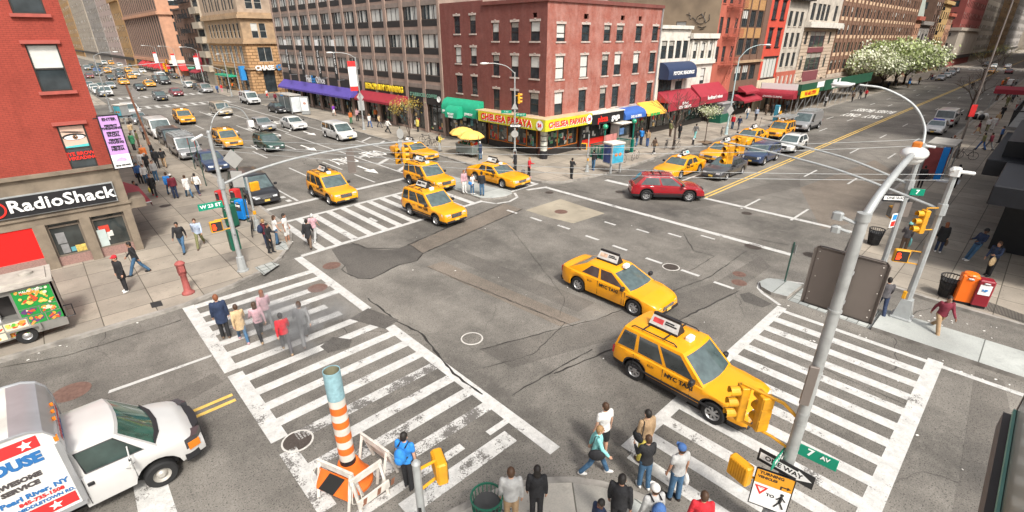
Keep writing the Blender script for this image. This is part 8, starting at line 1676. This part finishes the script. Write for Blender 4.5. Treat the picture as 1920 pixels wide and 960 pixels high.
def pcloth(what, pose, sex):
 k_ = (what, pose, sex)
 if k_ in PM: return PM[k_]
 J = skel(pose, sex); g = MB(); f = .012; n = 'top'
 if what in ('long', 'short', 'coat'):
  torso(g, J, f+(.012 if what == 'coat' else 0), J['k'], -.06 if what != 'coat' else -.28)
  for s in 'lr':
   cap_(g, J['s'+s], J['e'+s], .064, .052)if what != 'short' else cap_(g, J['s'+s], J['s'+s].lerp(J['e'+s], .55), .064, .062)
   if what != 'short': cap_(g, J['e'+s], J['w'+s], .052, .04)
 elif what == 'skirt':
  M = J['M']; M2 = Matrix.Translation(M.translation); n = 'skirt'; vs = []
  for z, rx, ry in ((.12, .12, .15), (-.05, .15, .19), (-.42, .19, .23), (-.43, .12, .15)):
   for i in range(16): t = 2*math.pi*i/16; vs.append(M2 @ Vector((rx*math.cos(t), ry*math.sin(t), z)))
  g.add(vs, [(i*16+j, i*16+(j+1) % 16, (i+1)*16+(j+1) % 16, (i+1)*16+j) for i in range(3) for j in range(16)]+[tuple(range(15, -1, -1)), tuple(range(48, 64))])
 else:
  n = 'shorts' if what == 'shorts' else 'trousers'; sl = .02 if what == 'slim' else .03
  for s in 'lr':
   h, kk, a = J['h'+s], J['k'+s], J['a'+s]
   if what == 'shorts': cap_(g, h, h.lerp(kk, .95), .098, .088)
   else: cap_(g, h, kk, .092, .058+sl*.4); cap_(g, kk, kk.lerp(a, .3), .058+sl*.4, .058+sl*.4); cap_(g, kk.lerp(a, .3), a+Vector((0, 0, .015)), .058+sl*.4, .034+sl)
  p = J['hl'].lerp(J['hr'], .5); g.ball(p+Vector((0, 0, .03)), (.128, .168, .14), 14, 10)
 v, fc = remesh(g, .021); me = MB().add(v, fc).mesh(n, m_black); me.polygons.foreach_set('use_smooth', [True]*len(me.polygons)); PM[k_] = me; return me
def psimple(key, fn, m):
 if key not in PM: PM[key] = fn().mesh(key, m, 60)
 return PM[key]
CC = dict(k=(.02, .02, .022), w=(.66, .65, .62), n=(.022, .035, .075), g=(.2, .2, .2), G=(.38, .38, .37), r=(.5, .02, .03), m=(.16, .02, .035), b=(.03, .22, .6), B=(.05, .12, .3), j=(.05, .115, .2), t=(.25, .62, .6), o=(.8, .2, .05), T=(.34, .23, .13), y=(.6, .5, .1), e=(.5, .36, .2), p=(.5, .3, .33), v=(.22, .05, .4), c=(.05, .25, .12), q=(.12, .08, .055), l=(.34, .4, .5), d=(.09, .085, .09), O=(.16, .16, .07))
def cm(c): return mat('cloth_'+c, CC[c], .85, var=.3, scale=7, bump=1, bscale=11)
HC = dict(k=(.015, .012, .01), b=(.06, .03, .015), l=(.3, .18, .08), w=(.5, .5, .48), r=(.2, .07, .03))
def person(loc, head, pose, look, label, h=1.74, z=0, grp=None):
 """look: sex, skin, hair colour + style (s short, l long, c cap, n bald), top kind/colour, bottom kind/colour, shoe colour"""
 sex, sk, hair, top, bot, sh = look.split(); sk = int(sk)
 if len(loc) == 3: z = loc[2]-h; loc = loc[:2]; z = .13 if z > .05 else z
 t = thing('person', label, 'person', (*loc, z), R(head), grp); s = h/1.745; t.scale = (s,)*3
 me, J, H = pbody(pose, sex); b = obj('body', me, t); b.material_slots[0].link = 'OBJECT'; b.material_slots[0].material = m_skin[sk]
 def put(nm, me, m, loc=(0, 0, 0), rot=0):
  o = obj(nm, me, t, loc, rot); o.material_slots[0].link = 'OBJECT'; o.material_slots[0].material = m; return o
 kd = {'l': 'long', 's': 'short', 'c': 'coat'}[top[0]]; put({'l': 'jacket', 's': 'shirt', 'c': 'coat'}[top[0]], pcloth(kd, pose, sex), cm(top[1]))
 kb = {'t': 'loose', 's': 'slim', 'h': 'shorts', 'k': 'skirt'}[bot[0]]; put({'t': 'trousers', 's': 'trousers', 'h': 'shorts', 'k': 'skirt'}[bot[0]], pcloth(kb, pose, sex), cm(bot[1]))
 hm = mat('hair_'+hair[0], HC[hair[0]], .6, var=.2, scale=20) if hair[1] != 'c' else mat('hair_b', HC['b'], .6, var=.2, scale=20)
 if hair[1] != 'n':
  def hs():
   g = MB().ball((-.014, 0, .024), (.098, .085, .112), 16, 12).ball((-.04, 0, -.01), (.07, .08, .09), 12, 8)
   return g
  def hl(): return hs().ball((-.06, 0, -.09), (.055, .085, .14), 12, 8).ball((-.065, 0, -.19), (.035, .075, .12), 12, 8)
  o = put('hair', psimple('hair_long' if hair[1] == 'l' else 'hair', hl if hair[1] == 'l' else hs, m_black), hm, H)
 if hair[1] == 'c':
  o = put('cap', psimple('cap', lambda: MB().ball((-.01, 0, .055), (.108, .095, .095), 16, 8).prism([(.05, -.075), (.13, -.055), (.17, 0), (.13, .055), (.05, .075)], .045, .058), m_black), cm(hair[0]), H)
 for q in 'lr':
  a = J['a'+q]; put('shoe', psimple('shoe', lambda: MB().ball((.05, 0, -.045), (.135, .048, .05), 12, 8).ball((-.02, 0, -.02), (.06, .045, .055), 10, 6), m_black), cm(sh), a)
 t['_h'] = 0; del t['_h']; return t, J, s
def attach(pt, kind, side, col, label, cat='bag', sz=1, up=0):
 """a bag beside its owner, a thing of its own standing or hanging in world space"""
 t, J, s = pt; a = t.rotation_euler[2]
 if kind == 'pack': L = J['M'] @ Vector((-.2, 0, .28+up))
 elif kind == 'shoulder': L = Vector((.0, side*.24, .95+up))
 elif kind == 'hand': L = J['wl' if side > 0 else 'wr']+Vector((.02, side*.02, -.3))
 else: L = Vector((-.45, side*.25, 0))
 L = L*s; w = Vector((t.location.x+L.x*math.cos(a)-L.y*math.sin(a), t.location.y+L.x*math.sin(a)+L.y*math.cos(a), t.location.z+L.z))
 o = thing({'pack': 'backpack', 'shoulder': 'shoulder_bag', 'hand': 'carrier_bag', 'case': 'suitcase'}[kind], label, cat, w, a); g = MB()
 if kind == 'pack':
  g.ball((-.02, 0, 0), (.12, .15, .23), 14, 10).ball((-.11, 0, -.06), (.06, .11, .12), 10, 8); g.build('pack', cm(col), o, smooth=60)
  q = MB()
  for y in (-.09, .09): q.tube([(.05, y, -.15), (.2, y*1.3, -.08), (.32, y*1.2, .1), (.24, y, .22), (.06, y, .2)], .018, 5)
  q.build('strap', m_black, o)
 elif kind == 'shoulder':
  g.ball((0, 0, 0), (.17*sz, .07*sz, .13*sz), 14, 8).build('bag_body', cm(col), o, smooth=60); MB().tube([(-.13*sz, 0, .06), (-.06, -side*.1, .48), (.02, -side*.1, .5), (.13*sz, 0, .06)], .012, 5).build('strap', m_black, o)
 elif kind == 'hand':
  g.ball((0, 0, 0), (.13*sz, .07, .17*sz), 12, 8).build('bag_body', cm(col), o, smooth=60); MB().tube([(-.07, 0, .12*sz), (0, 0, .3), (.07, 0, .12*sz)], .008, 4).build('handle', cm(col), o)
 else: g.bbox(-.12, .12, -.2, .2, .06, .62, .03).build('case', cm(col), o); MB().tube([(0, -.12, .6), (0, -.12, 1.0), (0, .12, 1.0), (0, .12, .6)], .01, 4).build('handle', m_steel, o)
 return o
P1 = person((8.29,5.38), 75, 'stand', 'm 0 bs sw hk w', 'man in white T-shirt and black shorts standing in the street, back turned')
P2 = person((7.65,5.13), -50, 'walk', 'f 0 ls lt tj w', 'woman in turquoise hoodie and jeans stepping along the kerb', 1.66); attach(P2, 'shoulder', -1, 'k', 'big black shoulder bag of the woman in turquoise', up=-.05, sz=1.25)
P3 = person((8.84,4.51), 70, 'stand', 'm 0 ks lT ty q', 'dark haired man in tan jacket with black strap, seen from behind'); attach(P3, 'shoulder', 1, 'k', 'black bag hanging at the back of the man in the tan jacket', sz=1.1)
P4 = person((8.18,4.06), 60, 'hold', 'f 0 bs lk tj w', 'woman in black jacket and light jeans close behind the man in tan', 1.66)
P5 = person((8.41,3.37), 65, 'stand', 'm 1 Bc sG tj k', 'man in grey T-shirt, jeans and blue cap holding a white bag'); attach(P5, 'hand', -1, 'w', 'white plastic bag in the hand of the man with the blue cap', sz=1.2)
P6 = person((5.08,5.44,1.9), 50, 'stand', 'm 0 bs lG tT q', 'man in pale grey sweater on the corner at the bottom, back turned', 1.77)
P7 = person((5.59,5.17,1.79), 45, 'stand', 'f 0 kl lk tk k', 'long haired person all in black beside the man in grey sweater', 1.66)
P8 = person((6.6,3.74,1.92), 20, 'stand', 'm 1 ks lk tk k', 'short haired man in black jacket on the corner at the bottom', 1.79)
P9 = person((6.04,3.81,1.6), 170, 'stand', 'm 2 ks ln tn k', 'dark haired boy whose head shows at the bottom edge', 1.5)
P10 = person((6.95,3.16,1.83), 60, 'stand', 'm 0 wc lG tj k', 'man in white cap and pale shirt at the bottom edge', 1.7); attach(P10, 'pack', 0, 'B', 'teal blue backpack worn by the man in the white cap')
P11 = person((7.53,2.41,1.8), 40, 'stand', 'm 1 bs lr tk k', 'person in red and black top at the bottom edge under the yellow box', 1.68)
P12 = person((4.05,7.97), 30, 'stand', 'm 0 ks sb tk k', 'man in bright blue T-shirt and black trousers beside the chimney', 1.78); attach(P12, 'pack', 0, 'b', 'bright blue backpack on the man beside the chimney')
W_ = 'people crossing the left crosswalk'
for a in (((2.75,18.17), 80, 'stand', 'm 0 rs cn tk q', 'tall man in navy coat on the crosswalk, leftmost of the walkers', 1.85), ((3.15,17.5), 85, 'walk', 'f 0 bs ce sj p', 'woman in beige trench coat beside the navy coat', 1.62), ((3.67,17.19), 85, 'stride', 'f 0 bl lp sk T', 'woman in pale top and dark leggings in the middle of the walkers', 1.66), ((4.14,17.84), 85, 'walk', 'f 0 rl lp sg T', 'woman with long auburn hair and pinkish sweater, farthest of the walkers', 1.7),
          ((4.05,15.74), 80, 'walk', 'f 0 ks lr sd T', 'person in bright red jacket, nearest of the crosswalk walkers', 1.66), ((4.75,15.89), 75, 'stride', 'm 0 bs lg tg q', 'man in dark grey suit, rightmost of the walkers, in the steam', 1.8)): person(*a, grp=W_)
attach(person((8.48,24.44), 60, 'walk', 'f 1 ks ck tq k', 'woman in black coat and brown trousers on the far crosswalk', 1.66, grp=W_), 'shoulder', 1, 'k', 'black bag of the woman in the black coat on the far crosswalk'); person((9.05,25.12), 50, 'walk', 'f 0 ws sp tG w', 'pale dressed woman half hidden behind the black coat', 1.66)
V = [((3.49,28.01), -115, 'walk', 'm 1 ks lk tj k', 'man in black leather jacket and jeans walking toward the viewer'), ((4.29,28.12), -110, 'stride', 'm 0 bs ll tO q', 'man in pale blue shirt with dark shoulder strap beside the leather jacket'), ((0.67,24.83), -150, 'stand', 'm 0 rc ck tk w', 'man in red cap and black jacket in front of the shop window'), ((1.39,26.45), 170, 'walk', 'm 1 ks lk tj k', 'young man in black and white jacket passing behind the red cap'),
 ((6.67,24.79), -50, 'hold', 'f 1 kl lk sk k', 'dark haired woman in black standing at the left kerb corner'), ((6.73,25.49), 20, 'stand', 'f 0 ls lm sn k', 'blond person with maroon jacket behind the woman in black'), ((7.32,25.72), 0, 'hold', 'f 0 bl sw tj k', 'long haired woman in white top at the left corner'), ((7.87,25.83), -40, 'stand', 'm 1 ks sw hw w', 'man all in white standing off the left kerb'),
 ((5.22,39.95), 95, 'walk', 'm 0 bs lb tj k', 'man in bright blue shirt walking away on the left pavement'), ((5.29,38.85), 95, 'stand', 'm 0 wc lm tn k', 'man in maroon sweater and white cap walking away'), ((6.01,38.5), 95, 'walk', 'f 0 bs cw sj k', 'woman in white jacket and teal jeans, left of the two in white'), ((6.65,38.75), 95, 'stride', 'f 0 ks lw tn p', 'woman in white top and navy trousers, right of the two in white'),
 ((4.34,40.45), -95, 'walk', 'f 0 rs ck sk r', 'woman in black coat carrying a yellow bag toward the viewer'), ((4.53,44.37), -95, 'walk', 'f 0 bs lw tj k', 'woman in white sleeves and green top behind the yellow bag'), ((3.25,38.88), -60, 'stand', 'f 1 ks lk sr k', 'person half hidden by the ledge at the brick corner'), ((5.23,44.93), -95, 'stand', 'f 0 bs lG tj w', 'woman in grey sweater behind the woman in black coat'),
 ((4.36,47.28), -95, 'stand', 'm 0 rs lg tn k', 'man in grey shirt right of the lilac sign'), ((5.1,49.12), 95, 'stand', 'm 0 ls lw tw k', 'person in white in the left pavement crowd'), ((5.69,52.15), 95, 'stand', 'm 0 bn lo tk k', 'person in bright orange jacket in the crowd'), ((5.25,48.02), -80, 'stand', 'm 0 ws sk tk k', 'man in black T-shirt with yellow print in the crowd'), ((6.12,49.64), 80, 'stand', 'm 1 ks lk tk k', 'left man of the black jacketed pair in the crowd'), ((6.62,49.67), 80, 'walk', 'm 0 ks lk tT k', 'black jacket and khaki trousers, right man of the pair'),
 ((5.95,59.88), 60, 'stand', 'm 0 bs cc tk k', 'person in dark green jacket behind the orange jacket'), ((7,68.23), 100, 'walk', 'm 0 ks le tG k', 'person in beige jacket, farthest left in the crowd'), ((6.57,61.41), 0, 'stand', 'm 1 ks lO tq k', 'person in olive jacket behind the orange jacket'), ((6.93,57.58), 200, 'stand', 'f 0 bs lT tk k', 'person in brown jacket beside the orange jacket'), ((7.74,65.78), 90, 'stand', 'm 1 ks lg tk k', 'grey jacketed person at the back of the crowd'), ((6.52,53.61), 150, 'stand', 'f 0 rs lk tj k', 'red haired person in black in the crowd'), ((4.85,54.07), 30, 'stand', 'm 0 bs lk td k', 'dark dressed person against the red awning'), ((4.26,45.03), -90, 'hold', 'f 1 ks lB tk k', 'person in blue beside the man in grey shirt'),
 ((20.29,26.38), -100, 'stand', 'f 0 rs lp tw w', 'woman in pink sleeve on the small island'), ((20.45,25.69), -80, 'hold', 'f 0 bs sw sj w', 'young person in white with blue bag on the island', 1.5), ((20.69,24.94), 60, 'stand', 'm 0 ks lk tj k', 'man in black jacket and jeans at the island edge'),
 ((26.9,28.14), 120, 'stand', 'm 1 ks ck tk k', 'person in black at the foot of the papaya corner lamp'), ((26.41,26.08), -60, 'hold', 'f 0 ls lr sk p', 'woman in red and pink top beside a suitcase'), ((28.53,23.6), 10, 'both', 'f 1 ks lk sk k', 'woman in black standing alone on the papaya corner'), ((31.86,24.1), 20, 'reach', 'm 0 ks lk tj B', 'person in dark jacket using the phone kiosk'),
 ((42.73,27.17), 10, 'walk', 'm 0 ks lk tj k', 'man in dark jacket behind the royal blue jacket'), ((43.5,27.17), 10, 'stand', 'm 0 rs lb tn k', 'man in royal blue jacket below the blue awning'), ((43.27,26.28), 190, 'stand', 'm 0 bs lT tB k', 'man in tan shirt below the orange awning'), ((40.72,23.97), 0, 'walk', 'f 1 ks lq sk w', 'woman with brown bag walking by the kerb'), ((49.84,27.57), 0, 'stand', 'm 0 ls lO tq k', 'man in olive jacket behind the bare tree'), ((49.42,26.24), 180, 'stand', 'f 1 ks lk sk k', 'person in black right of the bare tree'), ((50.32,24.94), 0, 'walk', 'm 0 ks lg tt k', 'man in grey sweater and teal trousers near the blossom tree'),
 ((27.09,38.77), -60, 'both', 'm 0 bs ly tG k', 'man in yellow green jacket with backpack left of the food cart'), ((27.7,33.47), 100, 'stand', 'f 0 ws cn tj k', 'woman in long blue coat with white bag at the food cart'), ((28.78,51.25), -70, 'stride', 'm 1 ks lw tk k', 'young man in white shirt striding by the shrub tree'), ((29.11,56.08), -90, 'walk', 'm 0 ps lw tB k' if 0 else 'm 0 ls lw tB k', 'man in white with jeans right of the white lamp post'), ((32.22,60.11), 90, 'stand', 'm 0 bs lo tk k', 'person in orange jacket under the maroon awning'), ((29.95,55.26), -80, 'walk', 'f 0 bs le sd k', 'woman in light brown top near the white shirted men'),
 ((30.4,68.67), -90, 'walk', 'f 0 ls lv kw k', 'woman in purple jacket and white skirt on the far pavement'), ((32.77,72.51), -90, 'stand', 'm 1 ks lk tg k', 'man in black with a white bag behind the purple jacket'), ((28.81,60.36), -90, 'stand', 'f 0 ls lo tc k', 'woman in orange top and green trousers left of the lamp post'), ((30.45,61.83), -90, 'hold', 'f 0 rs lp tk k', 'woman in pink top by the lamp post'), ((33.04,80.1), -90, 'walk', 'm 1 ks lk tk k', 'man in black by the poster stand'), ((32.63,77.76), -90, 'stand', 'f 1 ks lk sk k', 'woman in black with white bags by the poster stand'), ((35.6,87.76), -90, 'stand', 'm 0 ks lc tk k', 'person in green shirt right of the poster stand'),
 ((33.34,58.38), 90, 'stand', 'm 0 bs lg tk k', 'left person of the group at the tanning shop door'), ((33.28,57.21), 180, 'stand', 'm 1 ks ln tn k', 'navy dressed person in the group at the tanning shop door'), ((33.37,55.32), 90, 'stand', 'f 0 ks lm tn k', 'maroon dressed person left of the yellow shrub'), ((31.65,49.45), 200, 'stand', 'f 0 ls cy tk k', 'person in pale yellow coat behind the yellow shrub'),
 ((32.01,100.02), -90, 'walk', 'f 0 ls lw kr k', 'woman in white top and orange red skirt at the far corner'), ((30.02,90.02), -90, 'stand', 'm 0 ks lm tk k', 'maroon shirted man behind the black sedan'), ((31.15,89.96), -90, 'stand', 'm 0 ks lb tG k', 'blue shirted man beside the bus shelter'), ((29.45,114.79), -90, 'walk', 'm 1 ks lk tg k', 'dark person walking on the far crosswalk, right of three'), ((27.89,116.34), -90, 'stand', 'm 0 ks lB tn k', 'blue dressed person on the far crosswalk, left of three'), ((29.15,118.11), -90, 'stand', 'f 0 ls lr tp k', 'red dressed person on the far crosswalk, middle of three'), ((33.56,150.03), 180, 'stand', 'f 0 ks lw sk k', 'white topped person by the green bank hood'),
 ((59.42,25), 180, 'stand', 'm 0 rs lr tj k', 'person in red jacket right of the pale blue lamp'), ((59.23,24.16), 180, 'walk', 'm 0 ks ln td k', 'person in navy jacket beside the red jacket'), ((68.65,27.15), 180, 'walk', 'm 0 bs lw tj k', 'person in white shirt before the cream wall'), ((68.06,25.79), 180, 'stand', 'm 0 bs ll tk k', 'man in pale blue shirt alone on the right pavement'), ((73.97,26.81), 0, 'stand', 'm 1 ks lq tq k', 'brown dressed person left under the entrance canopy'), ((74.02,26.04), 0, 'stand', 'm 1 ks lk tk k', 'black dressed person right under the entrance canopy'), ((81.25,26.64), 180, 'walk', 'm 0 bs ll tj k', 'person in light blue at the end of the red canopy'),
 ((90.07,24.09), 0, 'stand', 'm 0 ks lG tk k', 'person in grey shirt inside the scaffold shed'), ((112.76,26.12), 0, 'walk', 'm 1 ks ly tk k', 'person in yellow top under the scaffold shed'), ((108.3,22.92), 180, 'walk', 'f 0 ks lr sk k', 'person in red under the end of the scaffold shed'), ((105.65,23.18), 0, 'stride', 'm 1 ks lk td k', 'person in black left of the red one under the shed'), ((100.26,22.96), 180, 'walk', 'm 1 ks lq tk k', 'brown dressed person at the shed kerb'), ((128.73,25.06), 0, 'stand', 'm 1 ks lk tk k', 'dark person at the blossoming trees, leftmost of four'), ((131.19,24.26), 0, 'walk', 'm 0 ks ln tk k', 'navy dressed person at the blossoming trees'), ((138.12,24.32), 180, 'walk', 'f 1 ks lk sd k', 'dark person at the blossoming trees, third of four'), ((137.03,21.84), 0, 'stand', 'm 0 bs lb tT k', 'blue dressed person under the blossoming trees'), ((149.91,22.13), 0, 'walk', 'm 1 ks le tk k', 'beige dressed person past the blossoming trees'),
 ((143.71,12.16), 190, 'walk', 'm 1 ks lk tk k', 'lone person in black crossing the far street near the centre line'), ((30.95,0.36), 140, 'lean', 'm 2 kc ln tj w', 'man in navy and red jacket leaning on the black pier'), ((29.24,-0.34), 150, 'hold', 'm 1 bs ln tk k', 'man in navy shirt with a backpack and a paper bag'), ((30.96,1.69), 20, 'stand', 'f 0 rl ck tn w', 'woman with curly auburn hair in black coat behind the pole'), ((21.86,0.43), -150, 'stride', 'm 1 ks lm tT q', 'man in maroon sweater and brown trousers striding off the strip', 1.76), ((29.59,2.91), 20, 'hold', 'f 2 tc ld tq k', 'person in teal headscarf with a blue bag behind the second pole'), ((21.95,2.19), 20, 'walk', 'm 0 ks ld tn k', 'person in checked shirt half hidden by the big sign back'),
 ((46.36,3.02), 0, 'stand', 'm 1 ks lk tk k', 'man in black near the pale slab on the right pavement'), ((44.63,4.68), 10, 'stand', 'f 1 ks ck sk k', 'person in black between the two right poles'), ((59.23,5.16), 20, 'stand', 'm 1 ks lk tB k', 'left one of the dark pair waiting at the right bus shelter'), ((60.62,5.07), 20, 'stand', 'm 1 rs lq tk k', 'right one of the dark pair waiting at the right bus shelter'), ((64.88,3.27), 60, 'walk', 'm 1 ks lO tB k', 'olive jacketed man of the pair walking away on the right'), ((65.39,2.78), 60, 'walk', 'm 1 ks lm tg k', 'maroon jacketed man of the pair walking away on the right'), ((70.65,2.42), 90, 'stand', 'm 0 ks lB tk k', 'man in blue shirt near the balcony railing'), ((78.86,4.09), 0, 'walk', 'f 0 rs lw tO k', 'white shirted person in the right pavement group'), ((80.24,3.75), 0, 'stand', 'f 0 ls lw tw k', 'person all in white in the right pavement group'), ((84.57,3.77), 180, 'stand', 'f 0 ls le tp k', 'beige topped person in the right pavement group'), ((74.98,4.54), 90, 'walk', 'f 1 ks lm ke w', 'maroon topped woman by the bike heap on the right'), ((93.13,3.92), 0, 'hold', 'm 1 ks lk tk k', 'person in black beyond the right pavement group'), ((106.05,3.17), 180, 'walk', 'm 0 ks lw tr k', 'person in white and red far along the right pavement'), ((109.97,4.55), 0, 'stand', 'm 0 ls lO tO k', 'olive dressed person far along the right pavement')]
PP = {}
for a in V: PP[a[4]] = person(*(a[:5]), z=.13 if a[0] not in ((143.71,12.16),(21.86,0.43),(21.95,2.19),(7.87,25.83),(32.01,100.02),(29.45,114.79),(27.89,116.34),(29.15,118.11)) else 0, **({'h': a[5]} if len(a) > 5 else {'h': 1.73 if a[3][0] == 'm' else 1.65}))
def PL(s): return next(v for k, v in PP.items() if s in k)
attach(PL('carrying a yellow bag'), 'hand', -1, 'y', 'bright yellow carrier bag of the woman in black coat', sz=1.2); attach(PL('beside a suitcase'), 'case', -1, 'd', 'dark suitcase beside the woman in red and pink', 'suitcase'); attach(PL('maroon jacket behind'), 'pack', 0, 'n', 'navy backpack on the blond person at the left corner')
attach(PL('with backpack left of the food cart'), 'pack', 0, 'k', 'black backpack on the man in yellow green'); attach(PL('long blue coat'), 'hand', -1, 'w', 'white bag of the woman at the food cart'); attach(PL('brown bag walking'), 'shoulder', -1, 'T', 'brown bag of the woman walking by the kerb'); attach(PL('paper bag'), 'hand', 1, 'e', 'tan paper bag of the man in navy shirt', sz=1.3); attach(PL('paper bag'), 'pack', 0, 'k', 'black backpack of the man with the paper bag')
attach(PL('teal headscarf'), 'hand', -1, 't', 'turquoise bag of the person in the teal headscarf', sz=1.5); attach(PL('curly auburn'), 'hand', -1, 'q', 'brown handbag of the woman with curly hair'); attach(PL('island edge'), 'pack', 0, 'B', 'blue bag beside the man at the island edge') if 0 else None; attach(PL('with blue bag on the island'), 'shoulder', -1, 'b', 'blue and white bag of the young person on the island'); attach(PL('navy trousers, right'), 'shoulder', 1, 'T', 'brown leather bag of the woman in navy trousers'); attach(PL('maroon sweater and white cap'), 'hand', 1, 'G', 'grey bag of the man in maroon sweater')
attach(PL('white bag behind the purple'), 'hand', -1, 'w', 'small white bag of the man behind the purple jacket'); attach(PL('white bags by the poster'), 'hand', -1, 'w', 'white bag of the woman by the poster stand')
q = random.Random(9)
def crowd(n, pts, lab, grp):
 for i in range(n):
  p = pts[i % len(pts)]; top = q.choice('kkndgqwmBGO'); person((p[0]+q.uniform(-2.5, 2.5), p[1]+q.uniform(-1.2, 1.2)), q.choice((0, 90, 180, -90)), q.choice(('stand', 'walk', 'hold', 'stride')), '%s %d %ss l%s %s%s k' % (q.choice('mf'), q.randrange(2), q.choice('kbl'), top, q.choice('ts'), q.choice('kjnq')), lab, q.uniform(1.6, 1.8), .13, grp)
crowd(16, [(36.18,184.78), (33.48,165.7), (37.97,214.36), (38.42,233.14), (33.07,158.02), (38.58,249.42)], 'person in the distant crowd under the red awnings', 'distant crowd under the red awnings')
crowd(12, [(166.93,22.98), (172.72,22.21), (143.84,24.24), (186.1,22.62), (201.33,23.2)], 'person in the distant crowd beyond the blossoming trees', 'distant crowd beyond the blossoming trees')
crowd(12, [(119.31,5.25), (131.43,5), (136.4,6.81), (148.47,5.4), (160.83,7.23)], 'person in the distant crowd near the maroon canopy at the right edge', 'distant crowd on the right pavement')
for me in [m for m in bpy.data.meshes if m.users == 0]: bpy.data.meshes.remove(me)
